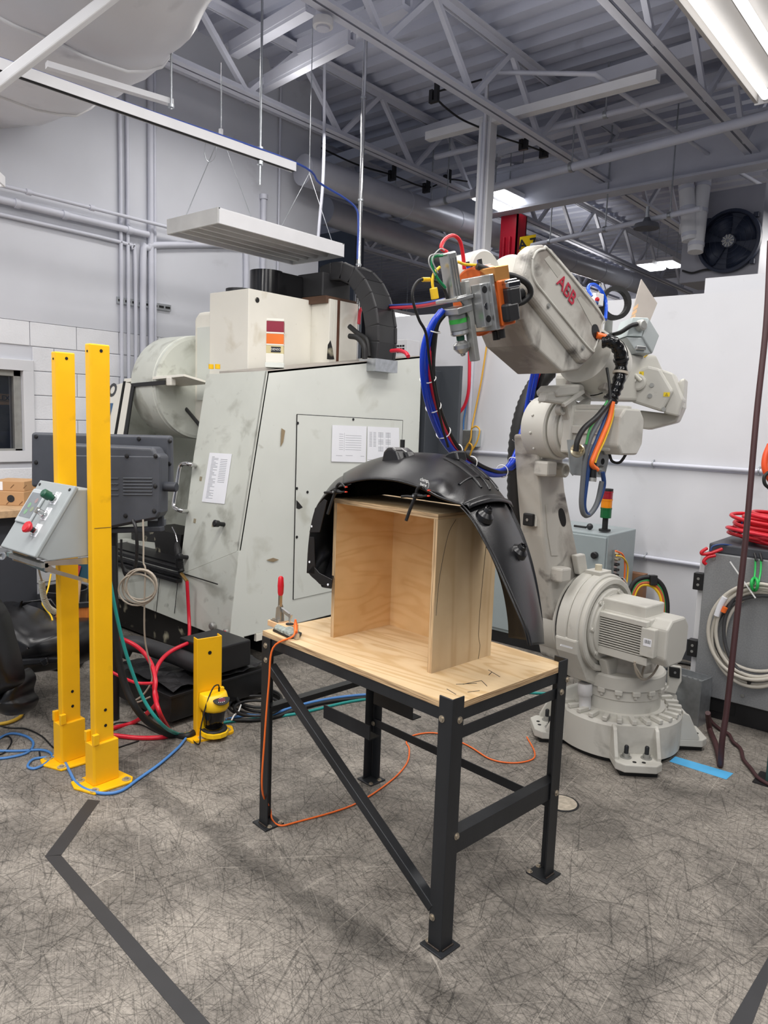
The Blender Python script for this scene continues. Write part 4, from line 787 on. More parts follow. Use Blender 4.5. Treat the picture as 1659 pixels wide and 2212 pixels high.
# removable door panel in the side, seam recessed by a dark gasket
d0, d1, d2, d3 = X(641, 895, MX), X(869, 908, MX), X(872, 1330, MX), X(636, 1345, MX)
dp = MB(); dp.prism([p + V(.006, 0, 0) for p in (d0, d1, V(MX, d1[1], .45), V(MX, d0[1], .45))], V(-.005, 0, 0)); side_door = dp.build('access_panel', cream, vm, bev=.002)
for a, b in ((d0, d1), (d0, V(MX, d0[1], .45)), (d1, V(MX, d1[1], .45))): MB().bar(V(MX + .002, *a[1:]), V(MX + .002, *b[1:]), .005, .008, (1, 0, 0)).build('panel_gap', dark_gap, side_door)
for px, py in ((643, 914), (763, 906), (641, 1055), (664, 1063), (641, 1160)): q = X(px, py, MX + .007); MB().cyl(q, q + V(.003, 0, 0), .011, n=12).build('screw', blackp, side_door)
for pts in ([(640, 1080), (646, 1086), (654, 1096), (646, 1100), (640, 1098)], [(575, 1210), (590, 1205), (603, 1209), (590, 1214)], [(608, 925), (616, 930), (612, 955), (606, 965)]):
    MB().prism([X(x, y, MX + .0065) for x, y in pts], V(.0006, 0, 0)).build('paint_chip', [flaked, M('rust_smear', (150, 132, 104), .7)][pts[0][0] < 630], vm)
for px in (505, 553): q = X(px, 1385 - (px - 505) * .29, MX); MB().bx((MX - .02, q[1], MZ - .055), (MX + .004, q[1] + .09, MZ)).build('foot_tab', ivory, vm)
# top lid, back, far side
MB().prism([V(MX, yT, zT), V(MX, yB, zB), V(MX, yB, zB - .02), V(MX, yT, zT - .02)], V(-.55, 0, 0)).build('roof_sheet', M('grey_lid', (176, 170, 162), .5, var=.06), vm)
MB().bx((-6.1, yB - .03, MZ), (MX - .03, yB, 2.3)).build('back_wall', cream2, vm); MB().bx((-6.2, MY + .3, MZ), (-6.15, yB, 2.0)).build('far_side_wall', cream2, vm)
# right wing of the front (slanted)
wing = [FRO(578, 800), FRO(446, 808), FRO(432, 900), FRO(418, 985), FRO(404, 1100), FRO(386, 1243), V(MX, yk, zk)]
MB().prism(wing, -nF * .02 if nF[1] < 0 else nF * .02).build('front_wing', cream2, vm, bev=.004)
wi = [FRO(446, 810), FRO(386, 1243), FRO(374, 1243) , FRO(432, 812)]
skirt_l = Y(247, 1215, MY)
# skirt under the door, with cut line, bolts
w_ = wing[-2]
MB().prism([V(MX - .001, MY, MZ), V(MX - .001, yk, zk), w_ + V(0, 0, 0), V(w_[0], yk + .02, zk - .02), V(w_[0] - .02, MY + .02, .66), V(-5.95, MY + .02, .66), V(-5.95, MY, MZ + .06)], V(0, .03, 0)).build('front_skirt', cream2, vm, bev=.003)
for px in (345, 385): a, b = Y(px, 1250, MY), Y(px - 8, 1325, MY); MB().bar(a - V(0, .001, 0), b - V(0, .001, 0), .004, .003, (0, 1, 0)).build('panel_joint', dark_gap, vm)
MB().bar(Y(388, 1240, MY - .0) + V(0, .03, 0), Y(470, 1262, MY) + V(0, .0, 0), .006, .008, (0, 1, 0)).build('skirt_seam', dark_gap, vm)
# sill: two black slideway covers and chip tray
a, b = Y(245, 1200, MY - .01), Y(386, 1238, MY - .01); zs = (a[2] + b[2]) / 2
for k in range(3): MB().bx((-5.95, MY - .03 + k * .02, zs - .075 + k * .04), (b[0], MY + .02 + k * .02, zs - .045 + k * .04)).build('sill_rail', blackp, vm, bev=.004)
MB().bx((-5.95, MY + .09, .60), (w_[0] - .04, MY + .9, .68)).build('chip_tray', blackp, vm)
MB().bx((-5.95, MY + .35, .70), (-4.85, MY + .8, .80)).build('table_slab', flaked, vm)
MB().prism([Y(x, y, MY + .25) for x, y in ((330, 1140), (392, 1155), (384, 1215), (336, 1190))], V(0, .2, 0)).build('fixture_block', flaked, vm, bev=.004)
MB().prism([Y(x, y, MY + .3) for x, y in ((250, 1165), (385, 1180), (384, 1190), (250, 1178))], V(0, .1, 0)).build('table_edge', cream2, vm)
# machine base with flaking black paint and shadowed underside
a, b = Y(245, 1300, MY + .06), Y(430, 1370, MY + .06)
MB().bx((-5.95, MY + .06, .02), (-4.55, MY + 1.9, .30)).build('base_casting', flaked, vm, bev=.006); MB().bx((-5.95, MY + .03, .27), (-4.42, MY + .09, .33)).build('base_ledge', ivory, vm, bev=.003)
MB().bx((-4.55, MY + .5, 0), (-4.2, MY + 1.9, .24)).build('underside_shade', blackp, vm)  # black block standing in for the shade under the machine side
MB().lathe(V(-4.3, MY + .25, .18), (0, -1, 0), [(0, .11), (.05, .11), (.06, .08), (.07, .03)], 20).build('coolant_motor', blackp, vm)
# interior
MB().bx((-5.95, yB - .6, .66), (MX - .1, yB - .57, 2.05)).build('inner_back_wall', cream2, vm)
MB().cyl(FRO(318, 872) + V(0, .35, 0), FRO(375, 945) + V(0, .35, 0), .016, n=10).build('coolant_hose', rubber, vm)
# left leaf with lettering and blue panel, black framed window edge
lf = [FRO(268, 826), FRO(192, 848), FRO(176, 930), FRO(160, 1010), FRO(240, 1010), FRO(252, 930)]
MB().prism(lf, -nF * .03 if nF[1] < 0 else nF * .03).build('left_front_panel', ivory, vm, bev=.004)
off = -nF * .0 + (nF if nF[1] < 0 else -nF) * .0022
ud = nrm(FRO(268, 826) - FRO(252, 930)); xd = V(1, 0, 0)
cpos = FRO(238, 844) + off; text('HURCO', 'lettering', M('dark_lettering', (60, 62, 66), .5), vm, cpos + V(-.185, 0, .0), xd, ud, .16, .0008, bold=.006, shear=.12)
bp = [FRO(245, 871) + off, FRO(191, 871) + off, FRO(176, 932) + off, FRO(160, 1005) + off, FRO(214, 1005) + off]; MB().prism(bp, (off) * .3).build('blue_panel', blue_m, vm)
text('O', 'lettering', whitec, vm, FRO(228, 893) + off * 1.6, xd, ud, .12, .0006, bold=.004)
MB().prism([FRO(272, 824), FRO(268, 824), FRO(236, 1010), FRO(241, 1010)], off * 4).build('door_gap', dark_gap, vm)
MB().prism([FRO(285, 829), FRO(273, 826), FRO(242, 1010), FRO(256, 1010)], off * 3).build('door_stile', ivory, vm)
MB().prism([FRO(292, 834), FRO(286, 832), FRO(258, 1010), FRO(266, 1010)], off * 5).build('door_seal', rubber, vm)
MB().prism([FRO(358, 822), FRO(284, 829), FRO(288, 836), FRO(358, 831)], off * 5).build('window_head', rubber, vm)
MB().prism([FRO(398, 808), FRO(268, 818), FRO(268, 826), FRO(398, 813)], (nF if nF[1] > 0 else -nF) * .25).build('door_head', ivory, vm, bev=.003)
q = FRO(366, 822); MB().bx(q - V(.05, .0, .04), q + V(.02, .05, .03)).build('door_roller', ivory, vm, bev=.008)
# tool carousel drum
cc = Y(428, 838, MY + .75); R_ = abs(Y(428, 838, MY + .75)[2] - Y(420, 726, MY + .75)[2]) * 1.0
MB().lathe(cc, (1, 0, 0), [(-.42, R_ * .55), (-.40, R_ * .85), (-.34, R_), (-.02, R_), (-.015, R_ * .985), (.02, R_ * .985), (.025, R_ * .93), (.025, .001)], 48).build('tool_carousel', cream2, vm)  # greyer cream carries the drum's shade as well as its grime
# head column covers
xa = -4.72; k0 = X(535, 795, xa); yA = k0[1]; ztop = X(535, 622, xa)[2]; xl = Y(453, 640, yA)[0]; yA2 = X(672, 700, xa)[1]
MB().bx((xl, yA, 2.0), (xa, yA2 + .3, ztop)).build('head_cover', ivory, vm, bev=.006)
MB().prism([(xl - .3, yA + .06, 1.75), (xl, yA + .06, 1.75), (xl, yA + .06, ztop - .13), (xl - .24, yA + .06, ztop - .13), (xl - .3, yA + .06, ztop - .18)], V(0, .5, 0)).build('head_side_cover', ivory, vm, bev=.03, seg=3)
MB().bx((xl - .24, yA + .05, 1.95), (xl - .02, yA + .062, ztop - .26)).build('hatch', cream, vm, bev=.003)
MB().bx((xl - .03, yA + .04, 2.16), (xl, yA + .06, 2.19)).build('latch', blackp, vm)
xb = -4.5; yB2 = X(728, 700, xb)[1]; zb2 = X(728, 648, xb)[2]; yB3 = X(756, 700, xb)[1]
MB().bx((xa, yA2, 2.1), (xb, yA2 + .05, zb2)).build('cover_front', ivory, vm, bev=.004); MB().bx((xb - .35, yA2 + .05, 2.1), (xb, yB3 + .1, zb2)).build('cover_side', ivory, vm, bev=.004)
MB().bx((xb, yA2 + .09, 2.1), (xb + .003, yA2 + .12, zb2)).build('rust_seam', M('rust_seam', (96, 60, 44), .8, var=.3), vm)
MB().prism([X(x, y, xb + .004) for x, y in ((706, 776), (708, 745), (714, 735), (718, 752), (722, 776))], V(.001, 0, 0)).build('paint_chip', flaked, vm); MB().prism([X(x, y, xa + .004) for x, y in ((678, 782), (680, 772), (684, 770), (683, 783))], V(.001, 0, 0)).build('paint_chip', flaked, vm)
q = X(556, 648, xa + .003); MB().lathe(q, (1, 0, 0), [(0, .022), (.002, .018)], 9).build('paint_chip', flaked, vm)
# black spindle motor on top
q0, q1 = X(597, 618, xa - .1), X(655, 645, xa - .1)
xm0, xm1 = xa - .36, xa - .08; ym0 = X(600, 620, xm1)[1]; ym1 = X(655, 620, xm1)[1]; zm = X(600, 585, xm1)[2]
MB().bx((xm0, ym0, ztop), (xm1, ym1, zm)).build('spindle_motor', M('gloss_black', (22, 22, 24), .15, var=.15, sc=20), vm, bev=.012); MB().cyl(((xm0 + xm1) / 2, ym0, ztop), ((xm0 + xm1) / 2, ym0, zm + .005), (xm1 - xm0) / 2, n=28).build('motor_nose', MATS['gloss_black'], vm)
MB().cyl((xl + .25, yA + .12, ztop), (xl + .25, yA + .12, ztop + .025), .12, n=20).build('cap_disc', blackp, vm)
# square signal tower
q = X(594, 795, MX - .1); tx, ty = q[0], q[1]
def tower(parent, x, y, z0, segs, hw, rot=True):
    a = math.radians(45) if rot else 0; u, w = V(math.cos(a), math.sin(a), 0), V(-math.sin(a), math.cos(a), 0); z = z0
    for nm, h, s_, mt in segs: MB().ob((x, y, z + h / 2), (u, w, V(0, 0, 1)), (hw * s_, hw * s_, h / 2)).build(nm, mt, parent, bev=.003); z += h
    return z
zq = X(594, 795, MX - .1)[2]; H = X(594, 687, MX - .1)[2] - zq
st = thing('signal_tower', 'square red and amber signal tower on top of the milling machine', 'lamp', (tx, ty, zq))
tower(st, tx, ty, zq, (('mount_foot', H * .1, 1.1, cream), ('socket', H * .18, 1.05, ivory), ('lamp_base', H * .16, 1., M('aged_plastic', (214, 200, 150), .45)), ('divider', H * .03, 1.02, ivory), ('amber_lens', H * .2, 1., seg_o), ('divider', H * .035, 1.02, ivory), ('red_lens', H * .215, 1., seg_dr), ('lid', H * .05, 1.02, ivory)), .062)
q = V(tx, ty, zq + H * .34) + V(.0633, 0, 0) * 0 + nrm(V(1, -.0, 0)) * 0; u45 = nrm(V(1, -1, 0)); c_ = V(tx, ty, zq + H * .36) + u45 * 0.0635; 
MB().ob(c_ + nrm(V(1, 1, 0)) * .008, (nrm(V(1, 1, 0)), u45, V(0, 0, 1)), (.035, .0008, .02)).build('name_tag', blackink, st); text('DENSO', 'lettering', whitec, st, c_ + nrm(V(1, 1, 0)) * .008 + u45 * .0012, nrm(V(1, 1, 0)), V(0, 0, 1), .022, .0003)
# yellow caps at the wing top
for dx in (0, 14): q = FRO(456 + dx, 797) ; MB().cyl(q, q + V(0, 0, .035), .02, n=12).build('yellow_cap', yel2, vm)
# door handle, knobs, small slots on the wing
hN = (nF if nF[1] < 0 else -nF); HO = lambda x, y: Pl(x, y, PF + hN * .09, nF)
hp = [FRO(422, 1006), HO(412, 1003), HO(396, 1002), HO(388, 1012), HO(382, 1050), HO(376, 1088), HO(380, 1098), HO(392, 1103), FRO(404, 1104)]
MB().tube(cat(hp, 5), .017, 12).build('door_handle', chrome, vm)
for px, py in ((484, 1133), (405, 1204)):
    q = FRO(px, py); MB().lathe(q, hN, [(0, .016), (.05, .016), (.052, .024), (.085, .026), (.09, .018)], 18).build('knob', blackp, vm)
for px, py in ((434, 1034), (421, 1125), (461, 1133)): q = FRO(px, py) + off; MB().ob(q, (V(1, 0, 0), ud, hN), (.012, .016, .002)).build('latch_slot', M('brass_grey', (150, 140, 116), .5), vm)
for px, py in ((462, 1352),): q = Y(px, py, MY); MB().lathe(q, (0, -1, 0), [(0, .03), (.02, .03), (.03, .022), (.035, .008)], 16).build('drain_plug', alum_matt, vm)
q = Y(490, 1364, MY); MB().lathe(q, (0, -1, 0), [(0, .022), (.02, .022), (.025, .016)], 6).build('air_port', alum_matt, vm)
# papers
def sheet(name, pts, lab, lines, cols, f, nrm_, inkm=ink):
    n_ = nrm(nrm_); P = [f(x, y) + n_ * .004 for x, y in pts]; t = thing(name, lab, 'paper', sum(P) / 4, 'papers taped to the milling machine'); MB().prism(P, n_ * .0012).build('paper_sheet', paper, t)
    def at(u, v): return lerp(lerp(P[0], P[1], u), lerp(P[3], P[2], u), v) + n_ * .0014
    b = MB()
    for (u0, u1, v) in lines: b.bar(at(u0, v), at(u1, v), np.linalg.norm(P[0] - P[3]) * .009, .0004, n_)
    for (u, v0, v1) in cols: b.bar(at(u, v0), at(u, v1), np.linalg.norm(P[0] - P[3]) * .006, .0004, n_)
    b.build('printed_lines', inkm, t); return t
rl = random.Random(3)
sheet('paper_list', [(454, 978), (502, 981), (486, 1089), (437, 1084)], 'long printed list taped to the slanted machine door', [(.15, .15 + rl.choice((.12, .2, .3)), .08 + k * .026) for k in range(33)] + [(.55, .85, .12 + k * .035) for k in range(14)], [], FRO, hN)
sheet('paper_chart', [(717, 918), (791, 921), (789, 999), (715, 997)], 'wrinkled printed table, left of the two sheets on the machine side', [(.2, .32, .24 + k * .06) for k in range(8)] + [(.38, .85, .27 + k * .065) for k in range(7)] + [(.12, .3, .83), (.4, .6, .82), (.84, .95, .83)], [(.35, .2, .7)], lambda x, y: X(x, y, MX + .008), (1, 0, 0))
sheet('paper_drawing', [(793, 921), (861, 924), (862, 1000), (792, 999)], 'drawing sheet, right of the two sheets on the machine side', [(.06, .14, .16 + k * .03) for k in range(14)] + [(.18, .26, .16 + k * .03) for k in range(14)] + [(u, u + .16, v + k * .03) for u in (.33, .56) for v in (.16, .36, .56) for k in range(5)] + [(.02, .5, .92)], [(.4, .15, .68), (.64, .15, .68)], lambda x, y: X(x, y, MX + .008), (1, 0, 0))
# cable chain: articulated links along an arch
yc = 4.75; ch_px = [(712, 600), (740, 590), (768, 592), (792, 612), (810, 645), (822, 690), (824, 735), (820, 772)]
xs_ = [Y(x, y, yc) for x, y in ch_px]; cp = cat(xs_, 10)
ch = thing('cable_chain', 'black articulated cable chain arching over the machine roof', 'cable chain', xs_[-1])
L_ = [0]; 
for i in range(1, len(cp)): L_.append(L_[-1] + np.linalg.norm(cp[i] - cp[i - 1]))
nl = 9; 
def along(s): i = min(max(1, next((k for k, l in enumerate(L_) if l >= s), len(L_) - 1)), len(L_) - 1); f = (s - L_[i - 1]) / max(1e-6, L_[i] - L_[i - 1]); return lerp(cp[i - 1], cp[i], f)
for k in range(nl):
    a, b = along(L_[-1] * k / nl), along(L_[-1] * (k + 1.12) / nl); d = nrm(b - a); up = nrm(np.cross(V(0, 1, 0), d)); m = MB()
    for yy in (-.11, .11): m = MB(); m.ob((a + b) / 2 + V(0, yy, 0), (d, V(0, 1, 0), up), (np.linalg.norm(b - a) / 2, .012, .075)); m.build('chain_link', M('chain_plastic', (44, 44, 46), .5, var=.1), ch, bev=.03, seg=2)
    m = MB(); m.ob((a + b) / 2 - up * .055, (d, V(0, 1, 0), up), (np.linalg.norm(b - a) / 2 * .96, .1, .008)); m.ob((a + b) / 2 + up * .06, (d, V(0, 1, 0), up), (np.linalg.norm(b - a) / 2 * .9, .1, .006)); m.build('link_cover', blackp, ch)
e0 = Y(722, 612, yc); MB().bx((e0[0] - .25, yc - .2, e0[2] - .14), (e0[0] + .06, yc + .14, e0[2] + .06)).build('chain_housing', MATS['chain_plastic'], ch, bev=.01); MB().bx((e0[0] - .3, yc - .22, e0[2] - .2), (e0[0] + .12, yc + .16, e0[2] - .14)).build('bracket_plate', M('rusty_bracket', (96, 70, 54), .7, var=.3), ch)
e1 = cp[-1]; MB().bx((e1[0] - .1, yc - .14, e1[2] - .12), (e1[0] + .08, yc + .14, e1[2] - .02)).build('end_bracket', galv, ch)
# rear electrics: dark cabinet and the white vented box behind
a, b = X(916, 785, MX - .05), V(0, 0, 0); db = D(996, 795, 6.1); 
mc = thing('control_cabinet', 'tall dark grey cabinet behind the milling machine', 'cabinet', (MX + .2, 5.65, 0))
MB().bx((MX - .5, yB + .06, .1), (MX + .02, yB + .4, 2.3)).build('cabinet_body', M('cabinet_dark', (62, 66, 72), .5, var=.03), mc, bev=.006)
p0, p1 = Pl(919, 778, (0, 5.62, 0), (0, 1, 0)), Pl(995, 790, (0, 5.62, 0), (0, 1, 0)); MB().bx((p0[0], 5.62, .3), (p1[0], 5.66, p1[2])).build('door', MATS['cabinet_dark'], mc, bev=.004); MB().bx((p0[0] - .012, 5.61, .3), (p0[0], 5.66, p1[2] + .02)).build('plywood_edge_strip', wood_raw, mc)
p0, p1 = Pl(842, 735, (0, 5.85, 0), (0, 1, 0)), Pl(878, 800, (0, 5.85, 0), (0, 1, 0)); vb = thing('vented_box', 'white box with a dark mesh vent behind the cable chain', 'box', (p0[0], 5.95, p1[2])); MB().bx((p0[0] - .3, 5.85, p1[2]), (p1[0], 6.05, p0[2])).build('body', white_paint, vb, bev=.004)
for i in range(7):
    for j in range(3): c_ = V(p1[0] - .05 - i * .034, 5.848, p0[2] - .06 - j * .03); MB().bx(c_ - V(.012, .002, .008), c_ + V(.012, .002, .008)).build('vent_hole', dark_gap, vb)
for i, pts in enumerate(([(755, 705), (775, 722), (792, 735), (797, 770)], [(755, 726), (772, 730), (786, 748), (788, 775)])): tag(MB().tube(cat([Y(x, y, 4.6 - .1 * i) for x, y in pts], 6), .022, 8).build('machine_hose', rubber), ['upper black hose running behind the machine head', 'lower black hose running behind the machine head'][i], 'hose', 'black hoses behind the machine head')
tag(MB().tube(cat([D(845, 758, 6.0), D(862, 757, 5.9), D(876, 762, 5.8), D(882, 770, 5.75)], 5), .016, 8).build('air_hose', redh), 'short red hose end behind the machine roof', 'hose')
# ================================================================ PENDANT CONSOLE
dn = nrm(V(-.62, .785, 0)); pc = D(220, 1030, 4.35); PN = nrm(V(.50, -.866, 0)); PU = nrm(np.cross(V(0, 0, 1), -PN)); 
def PP(px, py, o=0.): return Pl(px, py, pc + PN * o, PN)
ps = thing('machine_console', 'dark grey operator console on an arm, seen from behind', 'console', pc)
def plate(pts, o, dep, name, mt, bev, par=None): return MB().prism([PP(x, y, o) for x, y in pts], -PN * dep).build(name, mt, par or ps, bev=bev, seg=4)
plate([(66, 934), (366, 941), (368, 1052), (350, 1062), (66, 1052)], -.02, .06, 'screen_housing', pend_m, .018)
plate([(114, 968), (118, 957), (330, 966), (337, 980), (345, 985), (344, 1108), (336, 1122), (238, 1142), (112, 1142)], .12, .12, 'rear_housing', pend_m, .02)
plate([(120, 983), (345, 986), (343, 1106), (336, 1118), (240, 1137), (120, 1137)], .128, .02, 'rear_cover', pend_m, .006)
for k in range(6): y = 1033 + k * 7; m = MB(); m.bar(PP(266, y, .13), PP(329, y + .5, .13), .006, .008, PN); m.build('vent_rib', M('pendant_ridge', (88, 92, 98), .45), ps, bev=.002)
for k in range(4): y = 1033 + k * 12; m = MB(); m.bar(PP(205, y, .13), PP(256, y, .13), .006, .006, PN); m.build('vent_rib', MATS['pendant_ridge'], ps)
text('HURCO', 'lettering', MATS['pendant_ridge'], ps, PP(236, 1046, .1295), PU * (1 if (PU @ RX) > 0 else -1), V(0, 0, 1), .026, .001)
for px, py, o in ((78, 943, -.02), (78, 999, -.02), (156, 943, -.02), (300, 948, -.02), (367, 953, -.02), (366, 1002, -.02), (274, 985, .13), (336, 985, .13), (271, 1114, .13), (333, 1104, .13), (335, 1050, .13)): q = PP(px, py, o); MB().lathe(q, PN, [(0, .013), (.006, .011), (.008, .004)], 12).build('screw', blackp, ps)
q = PP(343, 1050, .06); MB().cyl(q, q + PU * (1 if PU @ RX > 0 else -1) * .11, .028, n=18).build('pivot_knob', pend_d, ps, bev=.006)
MB().prism([PP(x, y, .05) for x, y in ((341, 1050), (350, 1050), (352, 1142), (340, 1142))], -PN * .02).build('yoke_arm', pend_d, ps, bev=.003)
a, b = PP(225, 1146, .06), PP(352, 1142, .06); MB().bar(a, b, .05, .03).build('yoke_bar', pend_d, ps, bev=.006); MB().prism([PP(x, y, .02) for x, y in ((318, 1125), (342, 1125), (342, 1140), (318, 1140))], -PN * .1).build('yoke_bracket', M('pendant_ridge', (88, 92, 98), .45), ps, bev=.004)
MB().tube([PP(243, 1150, .03), V(*PP(243, 1150, .03)[:2], 0.0)], .03, 8).build('stand_post', blackp, ps)
tag(MB().tube(cat([PP(287, 1124, .15), PP(293, 1140, .17), PP(296, 1180, .17), PP(292, 1225, .15), PP(280, 1240, .1), PP(265, 1225, .05)], 6), .010, 8).build('console_cable', blackp), 'thick black cable from the underside of the machine console', 'cable')
tag(MB().tube(cat([PP(262, 1165, .1), PP(262, 1205, .11), PP(268, 1238, .1), PP(276, 1246, .08)], 6), .007, 8).build('console_cable', blackp), 'thin black cable hanging left of the coiled beige cable', 'cable')
gc = thing('coiled_cable', 'beige cable hanging from the console, coiled in loops', 'cable', PP(300, 1270, .16)); MB().tube(cat([PP(309, 1122, .14), PP(310, 1180, .16), PP(310, 1215, .17), PP(314, 1232, .17), PP(312, 1300, .17), PP(313, 1380, .14), PP(325, 1440, .1), PP(328, 1470, .1), PP(310, 1500, .1), PP(290, 1515, .1), PP(300, 1516, .1), PP(325, 1505, .08)], 6), .0055, 6).build('cable_run', greyc, gc)
for k, (cx, cy, rx, ry) in enumerate(((300, 1268, 36, 36), (303, 1262, 36, 33), (296, 1274, 40, 34), (306, 1266, 33, 35))): MB().tube([PP(cx + rx * math.cos(a * .26), cy + ry * math.sin(a * .26), .16 + .008 * k) for a in range(24)], .0055, 6, closed=True).build('coil_loop', greyc, gc)
# ================================================================ COOLANT CART, air gun, hoses
CF = Z(368, 1560, .0); ca = thing('coolant_cart', 'black coolant tank on castors under the front of the milling machine', 'cart', (CF[0] - .2, CF[1] + .35, 0))
x1, y1 = Z(368, 1563, .035)[0], Z(368, 1563, .035)[1]; x0 = Y(247, 1500, y1)[0]; y2 = y1 + .75; zt_ = Y(352, 1498, y1)[2]
MB().bx((x0, y1, .04), (x1, y2, zt_)).build('tank', M('tank_black', (26, 26, 27), .35, var=.2, sc=10, dirt=[((120, 116, 104), .6, 60., .70)]), ca, bev=.006)
MB().bx((x0 - .0, y1 - .005, zt_ - .012), (x1 + .005, y2, zt_ + .004)).build('tank_rim', blackp, ca, bev=.003)
MB().grid([[V(lerp(x0, x1, i / 14), lerp(y1 + .02, y2, j / 14), zt_ + .02 + random.uniform(0, .03)) for i in range(15)] for j in range(15)], smooth=False).build('metal_chips', M('chips', (40, 40, 42), .5, .4, var=.6, sc=160), ca)['kind'] = 'stuff'
MB().tube(cat([V(x0, y1 + .05, zt_ + .1), V(x0 + .05, y1 + .1, zt_ + .17), V(x0 + .3, y1 + .22, zt_ + .13), V(x1 - .05, y1 + .25, zt_ + .12), V(x1, y1 + .35, zt_ + .12)], 6), .055, 8).build('chip_chute', M('chute_grey', (46, 46, 48), .5), ca)
MB().bx((x1 - .35, y1 + .3, zt_ + .05), (x1, y1 + .6, zt_ + .22)).build('pump_box', blackp, ca, bev=.01)
MB().tube(cat([V(x0 + .28, y1 - .01, zt_ - .13), V(x0 + .30, y1 - .06, zt_ - .13), V(x0 + .42, y1 - .06, zt_ - .14), V(x0 + .44, y1 - .01, zt_ - .14)], 5), .010, 8).build('handle', alum_matt, ca)
for (xx, yy) in ((x0 + .08, y1 + .08), (x1 - .08, y1 + .08), (x0 + .08, y2 - .08), (x1 - .08, y2 - .08)): c_ = MB().cyl((xx - .016, yy, .03), (xx + .016, yy, .03), .03, n=18).build('caster', rubber, ca); MB().bx((xx - .024, yy - .02, .05), (xx + .024, yy + .02, .085)).build('fork', galv, c_)
ag = thing('air_gun', 'black air blow gun hanging on the machine door with a red hose', 'air gun', FRO(402, 1200)); gN = hN
MB().tube(cat([FRO(394, 1174) + gN * .05, FRO(399, 1195) + gN * .06, FRO(401, 1215) + gN * .06, FRO(404, 1235) + gN * .05], 4), [.016, .02, .024, .026] + [.024] * 9, 10).build('grip', rubber, ag)
for k in range(7): MB().lathe(FRO(400.5 + k * .4, 1202 + k * 4) + gN * .06, UZ, [(-.005, .029), (.005, .029)], 12).build('grip_ring', rubber, ag)
MB().tube(cat([FRO(395, 1172) + gN * .05, FRO(391, 1155) + gN * .05, FRO(386, 1140) + gN * .06], 4), .005, 8).build('nozzle', chrome, ag); MB().cyl(FRO(404, 1240) + gN * .05, Y(404, 1256, MY - .05), .013, n=12).build('brass_fitting', M('brass', (176, 140, 80), .35, .8), ag)
rh = M('red_air_hose', (214, 30, 52), .3, var=.05)
tag(MB().tube(cat([Y(404, 1256, MY - .05), Y(408, 1330, MY - .05), Y(409, 1370, MY - .1), Y(403, 1410, MY - .2), D(392, 1430, 5.0), D(370, 1450, 5.0)], 6), .013, 8).build('air_hose', rh), 'red hose hanging straight down from the air gun', 'hose', 'red hoses by the machine')
tag(MB().tube(cat([Y(488, 1366, MY - .03), Y(455, 1374, MY - .12), D(410, 1388, 4.75), D(365, 1410, 4.6), D(340, 1440, 4.45), D(333, 1480, 4.35), D(338, 1510, 4.25), D(330, 1530, 4.22), Z(290, 1560, .012), Z(245, 1573, .012), Z(190, 1590, .012)], 6), .013, 8).build('air_hose', rh), 'red hose arching from the machine corner port down to the floor', 'hose', 'red hoses by the machine')
tag(MB().tube(cat([D(230, 1378, 4.5), D(262, 1380, 4.45), D(300, 1400, 4.4), D(326, 1432, 4.35), D(336, 1470, 4.25), D(334, 1500, 4.2), D(345, 1540, 4.1), Z(364, 1575, .02), Z(366, 1583, .012), Z(355, 1592, .012), Z(300, 1594, .012), Z(240, 1588, .012)], 6), .013, 8).build('air_hose', rh), 'red hose looping from behind the yellow post to the floor', 'hose', 'red hoses by the machine')
tag(MB().tube(cat([Z(238, 1450, .35), Z(262, 1462, .33), D(295, 1475, 4.2), D(330, 1476, 4.2)], 6), .009, 8).build('air_hose', rh), 'short red hose crossing the coolant tank', 'hose', 'red hoses by the machine')
tag(MB().tube(cat([D(241, 1180, 3.95), D(243, 1260, 3.95), D(250, 1380, 3.95), D(270, 1480, 3.95), D(310, 1550, 3.98), Z(370, 1588, .016), Z(405, 1590, .016), Z(425, 1580, .016)], 6), .020, 8).build('power_cable', rubber), 'thick black cable dropping from the console to the floor', 'cable')
tag(MB().tube(cat([D(236, 1245, 3.85), D(252, 1330, 3.85), D(275, 1420, 3.88), D(310, 1510, 3.9), D(350, 1565, 3.95), Z(385, 1586, .010), Z(410, 1584, .01), Z(440, 1575, .01), Z(490, 1560, .008), Z(560, 1552, .008), Z(650, 1540, .008), Z(760, 1515, .008), Z(880, 1500, .008), Z(1000, 1492, .008), Z(1180, 1498, .008)], 6), .0095, 8).build('network_cable', teal), 'teal cable dropping behind the yellow post and running under the bench', 'cable')
# ================================================================ ROBOT
th_ = math.radians(7.5); RR, RBK = V(math.cos(th_), -math.sin(th_), 0), V(math.sin(th_), math.cos(th_), 0); RC = V(-1.641, 4.189, 0)
def Lo(x, y, z): return RC + RR * x + RBK * y + UZ * z      # robot frame: x = axis-2 motor side, y = away from the bench
def rp(px, py, c): return Pl(px, py, RC + RR * c, RR)
def rb(px, py, c): return Pl(px, py, RC + RBK * c, RBK)
rob = thing('industrial_robot', 'large grey six axis industrial robot arm reaching over the workbench', 'robot', RC)
def lbx(b_, x0, x1, y0, y1, z0, z1): return b_.ob(Lo((x0 + x1) / 2, (y0 + y1) / 2, (z0 + z1) / 2), (RR, RBK, UZ), (abs(x1 - x0) / 2, abs(y1 - y0) / 2, abs(z1 - z0) / 2))
def rbolt(c, ax, r=.012, h=.01, par=rob, name='bolt', mat=robot_m): m = MB(); m.cyl(c, c + nrm(ax) * .002, r * 1.4, n=14); m.tube([c + nrm(ax) * .002, c + nrm(ax) * h], r, 6); return m.build(name, mat, par)
